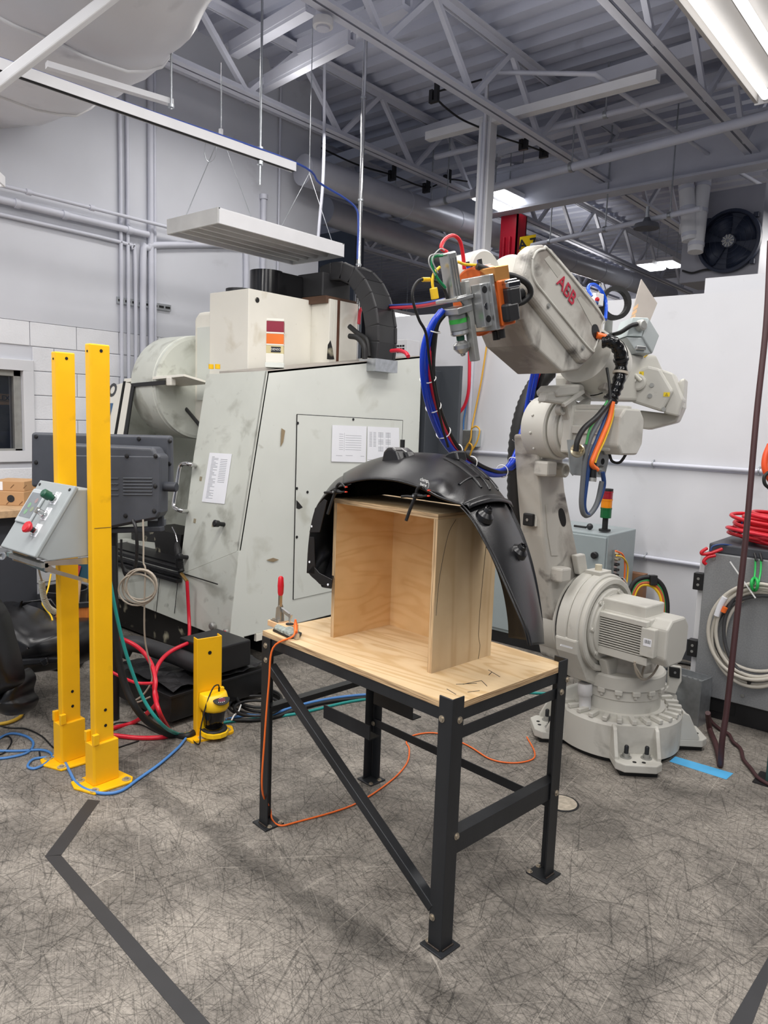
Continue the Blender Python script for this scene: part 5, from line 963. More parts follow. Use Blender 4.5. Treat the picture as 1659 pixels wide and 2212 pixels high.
# base
bs = MB().lathe(Lo(0, 0, 0), UZ, [(.02, .335), (.03, .355), (.215, .355), (.235, .342), (.235, .26), (.25, .26), (.25, .001)], 56).build('base', robot_m, rob)
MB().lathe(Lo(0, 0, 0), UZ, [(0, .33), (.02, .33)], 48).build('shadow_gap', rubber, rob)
rbm = None
for k in range(22):
    a = math.radians(-125 + k * 13.2); e1 = RR * math.cos(a) + RBK * math.sin(a); e2 = np.cross(UZ, e1)
    if abs(((math.degrees(a) + 360) % 90) - 45) < 9 and 0: continue
    MB().ob(Lo(0, 0, .247) + e1 * .312, (e1, e2, UZ), (.038, .014, .012)).build('base_rib', robot_m, bs, bev=.003, seg=1)
for k, (sx, sy) in enumerate(((1, -1), (-1, -1), (1, 1), (-1, 1))):
    e1 = nrm(RR * sx + RBK * sy); e2 = np.cross(UZ, e1); F_ = lambda r, s, z: RC + e1 * r + e2 * s + UZ * z
    f = MB().prism([F_(.30, -.125, .03), F_(.30, .125, .03), F_(.46, .125, .03), F_(.50, .085, .03), F_(.50, -.085, .03), F_(.46, -.125, .03)], UZ * .045).build('foot', robot_m, rob, bev=.006)
    for s in (-1, 1): MB().prism([F_(.30, s * .125, .07), F_(.34, s * .125, .235), F_(.375, s * .125, .22), F_(.44, s * .125, .09), F_(.44, s * .125, .07)], -e2 * s * .022).build('gusset', robot_m, f, bev=.005)
    MB().prism([F_(.345, -.11, .07), F_(.345, .11, .07), F_(.345, .11, .23), F_(.345, -.11, .23)], e1 * .012).build('rear_web', robot_m, f)
    MB().prism([F_(.30, -.10, 0), F_(.30, .10, 0), F_(.47, .10, 0), F_(.47, -.10, 0)], UZ * .03).build('shim', rubber, f)
    for s in (-.055, .055):
        c = F_(.405, s, .075); m = MB(); m.cyl(c, c + UZ * .004, .03, n=18); m.tube([c + UZ * .004, c + UZ * .024], .02, 6); m.build('washer_nut', alum_matt, f); MB().tube([c + UZ * .02, c + UZ * .062, c + UZ * .068], [.012, .012, .008], 12).build('anchor_stud', rawsteel, f)
        MB().cyl(F_(.462, s * .45, .0752), F_(.462, s * .45, .076), .011, n=12).build('hole', dark_gap, f)
# side pad carrying the black stop block
e = Lo(.37, .12, 0); 
# pedestal, slewing ring, turntable
MB().lathe(Lo(0, 0, 0), UZ, [(.235, .232), (.32, .232), (.325, .238), (.385, .238), (.39, .232)], 56).build('pedestal', robot_m, rob)
MB().lathe(Lo(0, 0, 0), UZ, [(.385, .25), (.455, .25), (.465, .24), (.465, .001)], 56).build('turntable', robot_m, rob)
for k in range(16):
    a = k * math.pi / 8 + .1; e1 = RR * math.cos(a) + RBK * math.sin(a); c = Lo(0, 0, .385) + e1 * .235
    MB().ob(c - UZ * .012 + e1 * .004, (e1, np.cross(UZ, e1), UZ), (.018, .022, .014)).build('ring_lug', robot_m, rob, bev=.004, seg=1); MB().tube([c - UZ * .026 + e1 * .004, c - UZ * .042 + e1 * .004], .012, 6).build('bolt', robot_m, rob)
MB().lathe(Lo(0, .02, 0), UZ, [(.46, .19), (.56, .18), (.565, .15), (.565, .001)], 40).build('motor_hood', robot_d, rob)
MB().tube([rb(1264, 1475, -.26), rb(1264, 1500, -.26), rb(1264, 1501, -.26), rb(1264, 1530, -.26)], [.042, .042, .034, .034], 18).build('stop_pin', white_paint, rob); q = rb(1264, 1530, -.26); MB().cyl(q, q - UZ * .012, .03, n=16).build('stop_pin_tip', M('brass', (176, 140, 80), .35, .8), rob)
# shoulder drum with skirt, rings and axis-2 motor
SC = (-.18, .735); sx0, sx1 = -.16, .0
def SY(y, z, x): return Lo(x, y, z)
def disc(name, x0, x1, r, mat=robot_m, cyz=SC, par=rob, n=48, pr=None): return MB().lathe(Lo(x0, cyz[0], cyz[1]), RR, pr or [(0, r - .008), (.008, r), (x1 - x0 - .008, r), (x1 - x0, r - .008), (x1 - x0, .001)], n).build(name, mat, par)
disc('arm_hub', -.36, -.205, .24); disc('hub_gap', -.185, -.16, .262, rubber); disc('hub_flange', -.21, -.185, .255)
drum = disc('shoulder_drum', -.16, -.09, .288); disc('drum_half', -.088, -.022, .288); disc('drum_face', -.024, .008, .27, pr=[(0, .27), (.026, .27), (.032, .262), (.032, .238), (.012, .232), (.012, .001)]); disc('gear_ring', -.012, .016, .212); disc('gear_cover', .014, .024, .185)
sk = [(-.54, .60), (-.50, .50), (-.40, .40), (-.30, .36), (.10, .36), (.14, .45), (.16, .62), (.06, .70), (-.4, .75)]
MB().prism([rp(x, y, -.02) for x, y in ((1244, 1385), (1246, 1415), (1268, 1472), (1290, 1482), (1322, 1474), (1332, 1430), (1330, 1380), (1290, 1350))], -RR * .14).build('shoulder_casting', robot_m, rob, bev=.012)
MB().prism([rp(x, y, .0) for x, y in ((1290, 1420), (1300, 1470), (1340, 1474), (1352, 1440), (1330, 1410))], RR * .06).build('shoulder_web', robot_m, rob, bev=.012)
MB().prism([rp(x, y, -.158) for x, y in ((1204, 1432), (1222, 1440), (1236, 1462), (1212, 1462))], -RR * .004).build('drum_window', dark_gap, rob)
MB().bar(rp(1211, 1393, -.02), rp(1236, 1400, -.02), .01, .004, RR).build('paint_line', white_paint, rob)
for a in (.4, 1.3, 2.3, 3.1, 3.9, 4.8, 5.6): c = Lo(.016, SC[0] + .198 * math.cos(a), SC[1] + .198 * math.sin(a)); rbolt(c, RR, .012, .010)
c = Lo(-.09, SC[0], SC[1] + .288); MB().ob(c, (RR, RBK, UZ), (.05, .06, .014)).build('drum_pad', robot_m, rob, bev=.004); MB().cyl(c + UZ * .014, c + UZ * .045, .02, n=14).build('grease_cap', M('cap_ivory', (206, 198, 176), .5), rob)
Lo0 = Lo; Lo = lambda x, y, z: Lo0(x * .95 - .075, y, z)
mt = MB(); lbx(mt, .05, .085, SC[0] - .14, SC[0] + .14, SC[1] - .14, SC[1] + .14); mt = mt.build('shoulder_motor', robot_m, rob, bev=.01)
m = MB(); lbx(m, .085, .40, SC[0] - .105, SC[0] + .115, SC[1] - .115, SC[1] + .115); m.build('motor_body', robot_m, mt, bev=.008)
m = MB(); lbx(m, .09, .36, SC[0] - .1, SC[0] + .1, SC[1] + .1, SC[1] + .175); m.build('terminal_box', robot_m, mt, bev=.008)
for k in range(12): m = MB(); zz = SC[1] - .085 + k * .0135; lbx(m, .09, .375, SC[0] - .135, SC[0] - .1, zz, zz + .006); m.build('cooling_fin', robot_m, mt)
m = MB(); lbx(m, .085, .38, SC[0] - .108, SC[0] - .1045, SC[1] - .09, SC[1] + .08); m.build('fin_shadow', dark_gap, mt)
m = MB(); lbx(m, .085, .39, SC[0] - .14, SC[0] - .08, SC[1] + .075, SC[1] + .105); m.build('fin_cover', robot_m, mt, bev=.004); m = MB(); lbx(m, .09, .40, SC[0] - .13, SC[0] - .02, SC[1] - .135, SC[1] - .09); m.build('fin_cover', robot_m, mt, bev=.004)
m = MB(); m.prism([Lo(.395, SC[0] + y, SC[1] + z) for y, z in ((-.11, -.08), (-.07, -.13), (.08, -.13), (.13, -.07), (.13, .07), (.08, .125), (-.06, .125), (-.11, .08))], RR * .105); m.build('encoder_cover', robot_m, mt, bev=.012)
m = MB(); lbx(m, .37, .45, SC[0] - .145, SC[0] - .1, SC[1] - .08, SC[1] + .075); m.build('connector_block', robot_m, mt, bev=.006)
m = MB(); lbx(m, .39, .435, SC[0] - .1475, SC[0] - .145, SC[1] - .02, SC[1] + .02); m.build('barcode_label', paper, mt)
for k in range(6): m = MB(); lbx(m, .397 + k * .006, .399 + k * .006 + .001 * (k % 2), SC[0] - .1482, SC[0] - .1475, SC[1] - .005, SC[1] + .014); m.build('barcode_bar', blackink, mt)
wl_ = M('warning_yellow', (236, 206, 40), .5, var=0)
def warn(c, u, w, s, par): 
    n = nrm(np.cross(u, w)); m = MB().prism([c - u * s - w * s * .7, c + u * s - w * s * .7, c + u * s + w * s * .7, c - u * s + w * s * .7], n * .001); l = m.build('warning_label', wl_, par)
    MB().prism([c - u * s * .5 - w * s * .45 + n * .0012, c + u * s * .5 - w * s * .45 + n * .0012, c + w * s * .5 + n * .0012], n * .0004).build('warning_triangle', blackink, l); MB().prism([c - u * s * .34 - w * s * .36 + n * .0018, c + u * s * .34 - w * s * .36 + n * .0018, c + w * s * .34 + n * .0018], n * .0004).build('triangle_fill', wl_, l); MB().bar(c - w * s * .25 + n * .0024, c + w * s * .15 + n * .0024, s * .1, .0004, n).build('flash', blackink, l)
warn(Lo(.501, SC[0] - .03, SC[1] - .0), RBK, UZ, .028, mt)
MB().tube([Lo(.33 + .0, SC[0] - .02 + .135 * math.cos(a), SC[1] - .10 + .13 * math.sin(a)) + RR * (.12 * math.sin(a * 2) * .3) for a in np.linspace(-2.9, .4, 24)], .006, 6).build('loop_cable', greyc, mt); MB().tube([Lo(.36, SC[0] - .02 + .15 * math.cos(a), SC[1] - .09 + .15 * math.sin(a)) for a in np.linspace(-3.0, .5, 24)], .006, 6).build('loop_cable', greyc, mt)
Lo = Lo0
# lower arm
xa_, xb_ = -.20, -.36
ol = [(1160, 940), (1163, 1000), (1168, 1080), (1174, 1160), (1184, 1240), (1196, 1330), (1215, 1430), (1300, 1430), (1275, 1300), (1256, 1230), (1246, 1180), (1232, 1110), (1222, 1060), (1217, 1010), (1222, 940)]
arm = MB().prism([rp(x, y, xa_) for x, y in ol], RR * (xb_ - xa_)).build('lower_arm', robot_d, rob, bev=.018, seg=3)
m = MB(); m.prism([rp(x, y, xa_) + RR * .004 for x, y in ((1178, 1090), (1190, 1090), (1200, 1170), (1205, 1200), (1190, 1200), (1182, 1150))], -RR * .003); m.build('arm_recess', robot_d, arm)
sl = cat([rp(x, y, xa_ + .002) for x, y in ((1211, 1098), (1207, 1104), (1208, 1118), (1214, 1135), (1220, 1137), (1223, 1128), (1221, 1112), (1216, 1100))], 3, True); MB().prism(sl, -RR * .006).build('arm_slot', dark_gap, arm)
q = rp(1150, 1122, -.28); MB().ob(rp(1152, 1122, -.27), (RR, RBK, UZ), (.035, .02, .036)).build('buffer_mount', robot_m, arm, bev=.004); MB().ob(rp(1147, 1122, -.275) - RBK * .02, (RR, RBK, UZ), (.033, .012, .034)).build('rubber_buffer', rubber, arm, bev=.006); q = rp(1147, 1122, -.275) - RBK * .034; MB().cyl(q, q - RBK * .002, .008, n=12).build('screw', alum, arm)
for (x, y, s_) in ((1178, 1012, .042), (1210, 1240, .042)): q = rp(x, y, xa_ + .03); MB().ob(q, (RR, RBK, UZ), (.045, .045, .04)).build('stop_lug', robot_d, arm, bev=.012); 
q = rp(1205, 1015, xa_); MB().lathe(q, RR, [(0, .04), (.05, .038), (.055, .03), (.035, .024), (.035, .001)], 20).build('arm_pin', robot_d, arm)
MB().prism([rp(x, y, xa_ + .004) for x, y in ((1232, 1198), (1252, 1194), (1258, 1232), (1240, 1240))], RR * .04).build('arm_lug', robot_m, arm, bev=.008)
# elbow gear drum and axis-3 motor
ec = rp(1190, 925, -.19) - RC; EC = (float(ec @ RBK), float(ec[2]))
elb = disc('elbow_drum', -.27, -.115, .165, cyz=EC); disc('elbow_ring', -.115, -.06, .15, cyz=EC); disc('elbow_face', -.06, -.03, .135, cyz=EC)
for a in np.linspace(2.2, 4.4, 5): c = Lo(-.2, EC[0] + .166 * math.cos(a), EC[1] + .166 * math.sin(a)); MB().ball(c, .008, 8).build('drum_bolt', robot_m, elb)
hs = [(1162, 872), (1166, 850), (1236, 836), (1240, 830), (1300, 834), (1332, 820), (1342, 850), (1342, 900), (1255, 960), (1234, 985), (1222, 984), (1218, 900)]
MB().prism([rp(x, y, -.04) for x, y in ((1158, 868), (1164, 848), (1216, 838), (1222, 848), (1232, 880), (1262, 858), (1254, 905), (1252, 968), (1238, 985), (1224, 975), (1216, 920), (1206, 874))], RR * .05).build('elbow_casting', robot_m, rob, bev=.012)
MB().prism([rp(x, y, -.10) for x, y in ((1156, 846), (1166, 834), (1216, 830), (1222, 838), (1214, 852), (1160, 858))], RR * .12).build('elbow_shelf', robot_m, rob, bev=.01)
MB().bar(rp(1216, 876, .02), rp(1260, 845, .03), .02, .02, RR).build('elbow_rib', robot_m, rob, bev=.004)
q = rp(1206, 884, -.04); MB().lathe(q, RR, [(0, .03), (.03, .028), (.03, .018), (.02, .016), (.02, .001)], 18).build('elbow_plug', robot_m, rob)
MB().prism([rp(x, y, -.30) for x, y in ((1136, 905), (1152, 870), (1166, 868), (1168, 930), (1158, 940), (1140, 930))], RR * .06).build('elbow_clevis', robot_d, rob, bev=.008); q = rp(1141, 914, -.26); rbolt(q, nrm(RR - RBK), .02, .03)
m3 = MB(); m3.prism([rp(x, y, .0) for x, y in ((1252, 868), (1330, 862), (1352, 872), (1352, 930), (1340, 950), (1262, 950), (1248, 930))], RR * .06); 
def mbox(b_, x0, x1, y0, y1, z0, z1): return lbx(b_, x0, x1, EC[0] + y0, EC[0] + y1, EC[1] + z0, EC[1] + z1)
Lo = lambda x, y, z: Lo0(-.03 + (x + .03) * .64, y, z)
m = MB(); mbox(m, -.03, .03, -.125, .125, -.12, .125); el_m = m.build('elbow_motor', robot_m, rob, bev=.012)
m = MB(); mbox(m, .03, .30, -.1, .1, -.1, .1); m.build('motor_body', robot_m, el_m, bev=.01); m = MB(); mbox(m, .03, .29, -.09, .09, .1, .125); m.build('motor_ledge', robot_m, el_m, bev=.004); m = MB(); mbox(m, .04, .3, -.115, -.1, -.02, .02); m.build('motor_ridge', robot_m, el_m, bev=.004)
m = MB(); m.prism([Lo(.30, EC[0] + y, EC[1] + z) for y, z in ((-.11, -.07), (-.07, -.115), (.07, -.115), (.115, -.06), (.115, .06), (.07, .11), (-.07, .11), (-.11, .07))], RR * .10); m.build('encoder_cover', robot_m, el_m, bev=.01)
q = Lo(.25, EC[0] - .1, EC[1] + .03); MB().lathe(q, -RBK, [(0, .045), (.015, .045), (.02, .035), (.02, .001)], 20).build('connector_plate', robot_m, el_m)
for a in (.5, 1.9, 3.2, 4.6): c = q - RBK * .02 + RR * .022 * math.cos(a) + UZ * .022 * math.sin(a); MB().cyl(c, c - RBK * .02, .009, n=10).build('connector_gland', robot_m, el_m)
warn(Lo(.401, EC[0] - .02, EC[1] - .02), nrm(RBK + UZ * .3), nrm(UZ - RBK * .3), .026, el_m); MB().tube(cat([Lo(.37, EC[0] - .1, EC[1] + .06), Lo(.4, EC[0] - .14, EC[1] + .1), Lo(.36, EC[0] - .13, EC[1] + .22), Lo(.3, EC[0] - .1, EC[1] + .3)], 5), .007, 6).build('motor_lead', rubber, el_m)
MB().tube(cat([Lo(.30, EC[0] - .02, EC[1] - .115), Lo(.33, EC[0] - .02, EC[1] - .15), Lo(.40, EC[0] - .02, EC[1] - .15), Lo(.44, EC[0] - .0, EC[1] - .08), Lo(.40, EC[0] + .03, EC[1] - .02)], 6), .007, 6).build('motor_lead', rubber, el_m)
Lo = Lo0
# rear housing with the wrist motors (tilted boxes behind the elbow)
UA0, UA1 = rp(1285, 775, .0), rp(1072, 600, .0); ax = nrm(UA1 - UA0)          # upper-arm axis, rear to front
axu = nrm(UZ - ax * (UZ @ ax)); axs = nrm(np.cross(ax, axu)); 
if axs @ RR < 0: axs = -axs
def U(t, s, u): return UA0 + ax * t + axs * s + axu * u
def ubox(b_, t0, t1, s0, s1, u0, u1): return b_.ob(U((t0 + t1) / 2, (s0 + s1) / 2, (u0 + u1) / 2), (ax, axs, axu), (abs(t1 - t0) / 2, abs(s1 - s0) / 2, abs(u1 - u0) / 2))
MB().prism([rp(x, y, -.22) for x, y in ((1196, 815), (1206, 792), (1240, 770), (1330, 770), (1345, 800), (1345, 850), (1320, 868), (1236, 866), (1200, 850))], RR * .26).build('rear_housing', robot_m, rob, bev=.02, seg=3)
MB().lathe(U(-.10, 0, -.02), ax, [(0, .16), (.03, .165), (.06, .165), (.065, .158), (.12, .155), (.2, .15), (.2, .001)], 44).build('arm_root_ring', robot_m, rob)
MB().lathe(U(-.045, 0, -.02), ax, [(0, .167), (.006, .167)], 44).build('root_gap', dark_gap, rob)
for a in (3.9, 4.6, 5.3): c = U(-.02, .158 * math.cos(a), -.02 + .158 * math.sin(a)); MB().ob(c, (ax, axs, axu), (.03, .02, .02)).build('root_lug', robot_d, rob, bev=.006)
rm = D(1415, 860, 4.15); rX = nrm(RR * .75 + RBK * .62 - UZ * .12); rY = nrm(np.cross(UZ, rX)); rZ = np.cross(rX, rY)
def rbx(name, pts, o, dep, mat, bev=.01, par=None): return MB().prism([Pl(x, y, rm + nrm(-RBK * .9 + RR * .35) * o, nrm(-RBK * .9 + RR * .35)) for x, y in pts], -nrm(-RBK * .9 + RR * .35) * dep).build(name, mat, par or rob, bev=bev)
w_m = rbx('wrist_motor', ((1352, 850), (1372, 800), (1400, 790), (1426, 796), (1455, 845), (1430, 890), (1362, 868)), .10, .18, robot_m, .014)
rbx('wrist_motor_cap', ((1424, 796), (1454, 806), (1476, 862), (1464, 900), (1432, 892), (1450, 848)), .08, .2, robot_m, .01, w_m)
rbx('motor_bracket', ((1380, 886), (1438, 893), (1468, 820), (1480, 816), (1476, 880), (1462, 912), (1400, 928), (1372, 924)), .0, .2, robot_m, .012, w_m)
nn = nrm(-RBK * .9 + RR * .35); pu = nrm(np.cross(UZ, nn)); 
for (x, y) in ((1384, 807), (1440, 852)): c = Pl(x, y, rm + nn * .1015, nn); warn(c, pu if pu @ RX > 0 else -pu, UZ, .016, w_m)
q = Pl(1378, 826, rm + nn * .10, nn); MB().lathe(q, nn, [(0, .045), (.02, .045), (.025, .035), (.025, .001)], 22).build('connector_plate', robot_m, w_m)
for (x, y, x2, y2) in ((1372, 824, 1352, 800), (1384, 822, 1358, 796)): MB().tube([Pl(x, y, rm + nn * .13, nn), Pl(lerp(x, x2, .4), lerp(y, y2, .4), rm + nn * .14, nn), Pl(x2, y2, rm + nn * .02, nn)], .010, 8).build('conduit', M('light_conduit', (200, 198, 188), .5), w_m)
for (x, y) in ((1404, 855), (1434, 884), (1408, 832)): q = Pl(x, y, rm + nn * .1, nn); MB().cyl(q, q + nn * .006, .012, n=14).build('screw', alum_matt, w_m)
# upper arm
CF_ = .15
top = [(1138, 560), (1143, 540), (1158, 529), (1178, 527), (1196, 536), (1290, 648), (1304, 672), (1308, 700), (1300, 735), (1286, 768), (1268, 785), (1256, 782), (1136, 630), (1130, 590)]
ua = MB().prism([rp(x, y, CF_) for x, y in top], -RR * .075).build('upper_arm', robot_d, rob, bev=.026, seg=4)
MB().prism([rp(x, y, .08) for x, y in ((1122, 596), (1132, 572), (1152, 560), (1188, 566), (1284, 678), (1294, 704), (1288, 740), (1274, 770), (1250, 780), (1120, 634))], -RR * .26).build('arm_body', robot_d, rob, bev=.03, seg=4)
und = [(1136, 626), (1256, 780), (1268, 784), (1250, 800), (1215, 806), (1150, 745), (1128, 690), (1128, 640)]
MB().prism([rp(x, y, CF_ - .03) for x, y in und], -RR * .27).build('arm_belly', robot_d, rob, bev=.03, seg=4)
for pts in (((1176, 560), (1186, 552), (1214, 588), (1205, 600)), ((1247, 644), (1254, 640), (1298, 690), (1290, 712), (1280, 706))): MB().prism([rp(x, y, CF_ + .0012) for x, y in pts], -RR * .0006).build('side_pocket', M('robot_pocket', (176, 173, 164), .5, var=.05), ua); 
for pts in (((1162, 548), (1172, 540), (1192, 566), (1292, 690), (1303, 700), (1296, 720), (1284, 702), (1180, 575)),): pass
rim = [(1150, 560), (1160, 543), (1176, 538), (1190, 546), (1296, 676), (1300, 702), (1290, 738)]
MB().tube(cat([rp(x, y, CF_ + .001) for x, y in rim], 5), .006, 6).build('cover_rim', robot_m, ua); MB().tube(cat([rp(x, y, CF_ + .001) for x, y in ((1150, 560), (1152, 600), (1180, 640), (1272, 752), (1284, 752), (1290, 738))], 5), .006, 6).build('cover_rim', robot_m, ua)
sl = [rp(x, y, CF_ + .002) for x, y in ((1280, 703), (1290, 702), (1296, 722), (1294, 738), (1290, 737), (1280, 722))]; MB().prism(cat(sl, 3, True), -RR * .002).build('cover_window', blackp, ua)
for x, y in ((1184, 661), (1258, 752), (1226, 626)): q = rp(x, y, CF_); rbolt(q, RR, .009, .008, ua, 'cover_bolt', alum_matt)
a_, b_ = rp(1208, 606, CF_ + .004), rp(1240, 652, CF_ + .004); text('ABB', 'lettering', redink, ua, (a_ + b_) / 2 + V(0, 0, .005), b_ - a_, rp(1226, 606, CF_) - rp(1212, 634, CF_), .088, .0008, bold=.001)
# wrist: round side cover, barrel, black gear pod
MB().lathe(rp(1046, 586, -.02), nrm(ax * .1 + RR), [(-.16, .08), (-.15, .092), (.0, .092), (.012, .082), (.012, .001)], 36).build('wrist_cover', robot_m, rob)
WB = rp(1104, 622, -.02); MB().lathe(WB, ax, [(-.10, .12), (-.03, .125), (.0, .118), (.02, .125), (.07, .125), (.08, .11), (.08, .001)], 40).build('wrist_barrel', robot_m, rob)
for k in range(14): a = k * 2 * math.pi / 14; u, w, _ = frame(ax); c = WB + ax * .045 + (u * math.cos(a) + w * math.sin(a)) * .125; MB().ball(c, .006, 6).build('wrist_bolt', robot_m, rob)
# tool changer (orange), adaptor plates, spindle unit
tc0 = rp(1040, 650, .06); tn = nrm(-RBK * .93 + RR * .15 - UZ * .25 - RR * .25)      # flange normal
tu = nrm(UZ - tn * (UZ @ tn)); ts = nrm(np.cross(tu, tn)); 
if ts @ RR < 0: ts = -ts
def K(n_, s, u): return tc0 + tn * n_ + ts * s + tu * u
tl = thing('tool_changer', 'orange tool changer with aluminium spindle head on the robot wrist', 'robot tool', tc0)
MB().lathe(K(-.10, 0, 0), tn, [(0, .09), (.04, .1), (.05, .125)], 36).build('flange', robot_m, tl)
MB().lathe(K(-.05, 0, 0), tn, [(0, .132), (.005, .14), (.085, .14), (.09, .132), (.09, .001)], 44).build('changer_body', orange_an, tl)
m = MB(); m.ob(K(.0, .115, -.02), (tn, ts, tu), (.038, .03, .09)); m.build('changer_flat', orange_an, tl, bev=.006)
m = MB(); m.ob(K(.0, .095, .095), (tn, ts, tu), (.04, .045, .03)); m.build('module_tray', copper, tl, bev=.004)
m = MB(); m.ob(K(.0, .03, .139), (tn, ts, tu), (.022, .03, .002)); m.build('rating_label', paper, tl)
for k in range(4): m = MB(); m.ob(K(-.012 + k * .007, .03, .1415), (tn, ts, tu), (.0015, .022, .0006)); m.build('label_line', ink, tl)
q = K(-.01, -.03, .136); MB().cyl(q, q + tu * .008, .014, n=16).build('port_hole', dark_gap, tl)
for (s, u, n_) in ((.15, .0, -.02), (.15, -.06, .0)): m = MB(); m.ob(K(n_, s, u), (tn, ts, tu), (.035, .028, .036)); m.build('connector_module', blackp, tl, bev=.01)
for (s, u) in ((.145, .055), (.16, .045)): m = MB(); m.ob(K(-.02, s, u), (tn, ts, tu), (.035, .02, .012)); m.build('connector_latch', chrome, tl, bev=.004)
for (s, u) in ((.06, -.13), (.09, -.125)): MB().cyl(K(.0, s, u), K(.0, s, u - .035), .016, n=14).build('locating_pin', rubber, tl)
for i in range(6): c = K(-.03 + .02 * (i % 3), -.09 + .025 * i, .125); MB().cyl(c, c + tu * .02, .009, n=10).build('air_fitting', chrome if i % 2 else bluet, tl); MB().cyl(c + tu * .02, c + tu * .04, .008, n=10).build('air_plug', blackp if i % 3 else bluet, tl)
# plates in front of the changer
m = MB(); m.ob(K(.055, .05, -.01), (tn, ts, tu), (.012, .085, .11)); m.build('adaptor_plate', alum, tl, bev=.004)
m = MB(); m.ob(K(.085, .085, -.015), (tn, ts, tu), (.02, .03, .085)); sp_ = m.build('side_block', alum, tl, bev=.004)
for u in (-.07, -.02, .045): q = K(.085, .115, u); MB().lathe(q, ts, [(0, .014), (.001, .014), (.0012, .008)], 14).build('counterbore', blackp if u != -.02 else chrome, sp_)
m = MB(); m.ob(K(.12, .04, -.07), (tn, ts, tu), (.012, .02, .16)); m.build('slide_rail', alum_matt, tl, bev=.003)
# spindle axis through the tool, measured between the cylinder top and the bit tip
s0, s1 = rp(966, 545, .06), rp(1000, 765, .06); sd = nrm(s1 - s0); SL = np.linalg.norm(s1 - s0)
su = nrm(np.cross(sd, RR)); sv = np.cross(sd, su)
def S(t, a=0., b=0.): return s0 + sd * SL * t + su * a + sv * b
cy = MB(); cy.ob(S(.22), (sd, su, sv), (SL * .22, .025, .027)); cy.build('air_cylinder', alum, tl, bev=.006)
for a in (-.015, .0, .015): m = MB(); m.ob(S(.24, a, .0275 * (1 if sv @ RR > 0 else -1)), (sd, su, sv), (SL * .18, .0025, .0012)); m.build('cylinder_groove', M('groove_grey', (90, 92, 92), .5), tl)
m = MB(); m.ob(S(.45, .0), (sd, su, sv), (.008, .05, .06)); m.build('upper_clamp_plate', alum, tl, bev=.003); m = MB(); m.ob(S(.56, .0), (sd, su, sv), (.014, .045, .05)); m.build('lower_clamp_plate', alum, tl, bev=.004)
m = MB(); m.prism([S(.42, .03, .045 * (1 if sv @ RR > 0 else -1)), S(.42, -.06, .045 * (1 if sv @ RR > 0 else -1)), S(.74, -.06, .045 * (1 if sv @ RR > 0 else -1)), S(.72, -.03, .045 * (1 if sv @ RR > 0 else -1)), S(.55, -.015, .045 * (1 if sv @ RR > 0 else -1))], sv * -.01 * (1 if sv @ RR > 0 else -1)); m.build('gusset_plate', alum, tl, bev=.003)
MB().lathe(S(.58), sd, [(0, .034), (.01, .036), (SL * .17, .036), (SL * .18, .032)], 28).build('spindle_body', M('spindle_grey', (150, 154, 154), .35, .4), tl); MB().lathe(S(.76), sd, [(0, .036), (.012, .038), (.018, .034)], 28).build('spindle_collar', alum, tl)
m = MB(); m.lathe(S(.64), sd, [(0, .0365), (.018, .0365)], 28); m.build('green_band', M('green_label', (60, 168, 70), .5, var=0), tl)
MB().cyl(S(.79), S(.855), .017, n=18).build('green_chuck', M('dark_green', (28, 84, 62), .4), tl); MB().lathe(S(.85), sd, [(0, .012), (.01, .022), (.02, .035), (.035, .036), (.055, .02), (.058, .013)], 28).build('nosepiece', alum, tl); MB().lathe(S(.935), sd, [(0, .011), (.03, .011), (.034, .007)], 16).build('bit', chrome, tl)
# lines on the tool
def tagtube(pts, r, mat, name, lab, cat_='hose', grp=None, n=6): return tag(MB().tube(cat(pts, 6), r, n).build(name, mat), lab, cat_, grp)
tagtube([S(.0, .0, .0), rp(953, 535, .05), rp(962, 516, .04), rp(979, 509, .03), rp(993, 520, .03), rp(1000, 550, .03), rp(1003, 582, .03)], .008, red, 'air_tube', 'bright red air tube arching over the robot tool cylinder', 'tube', n=8)
tagtube([S(.02, .03), rp(936, 556, .06), rp(934, 575, .06), rp(944, 600, .06), rp(962, 622, .06)], .006, M('green_tube', (20, 130, 80), .3), 'air_tube', 'green air tube along the left of the tool cylinder', 'tube')
tagtube([rp(978, 565, .06), rp(990, 566, .06), rp(1005, 571, .06), rp(1035, 574, .08), rp(1060, 584, .1), rp(1073, 598, .12), rp(1077, 606, .12)], .006, yelc, 'signal_cable', 'yellow cable crossing in front of the orange changer', 'cable')
tagtube([rp(950, 577, .05), rp(938, 590, .05), rp(934, 610, .05), rp(937, 630, .05)], .006, yelc, 'signal_cable', 'yellow cable with plug left of the tool cylinder', 'cable'); 
tag(MB().ob(rp(938, 634, .05), (sd, su, sv), (.022, .012, .012)).build('cable_plug', yelc, bev=.003), 'yellow right angle plug at the left of the robot tool', 'plug')
for k, pts in enumerate((((950, 548), (930, 552), (927, 570), (940, 595)), ((960, 541), (950, 538), (934, 560), (946, 590)))): tagtube([rp(x, y, .07) for x, y in pts], .0025, M('clear_wire', (176, 178, 176), .3), 'thin_wire', ['thin grey wire loop, outer one left of the tool cylinder', 'thin grey wire loop, inner one left of the tool cylinder'][k], 'wire')
tagtube([rp(967, 650, .05), rp(962, 630, .05), rp(950, 612, .04), rp(925, 604, .03), rp(905, 606, .03), rp(892, 625, .03), rp(892, 650, .03), rp(905, 690, .03), rp(920, 720, .03), rp(928, 780, .0), rp(940, 850, -.05), rp(955, 920, -.1), rp(968, 965, -.14)], .006, rubber, 'signal_cable', 'thin black cable looping left of the robot tool and down the bundle', 'cable')
c = rp(920, 604, .03); tag(MB().tube([rp(913, 604, .03), rp(928, 604, .03)], .009, 10).build('cable_marker', yelc), 'yellow marker sleeve on the thin black loop', 'sleeve')
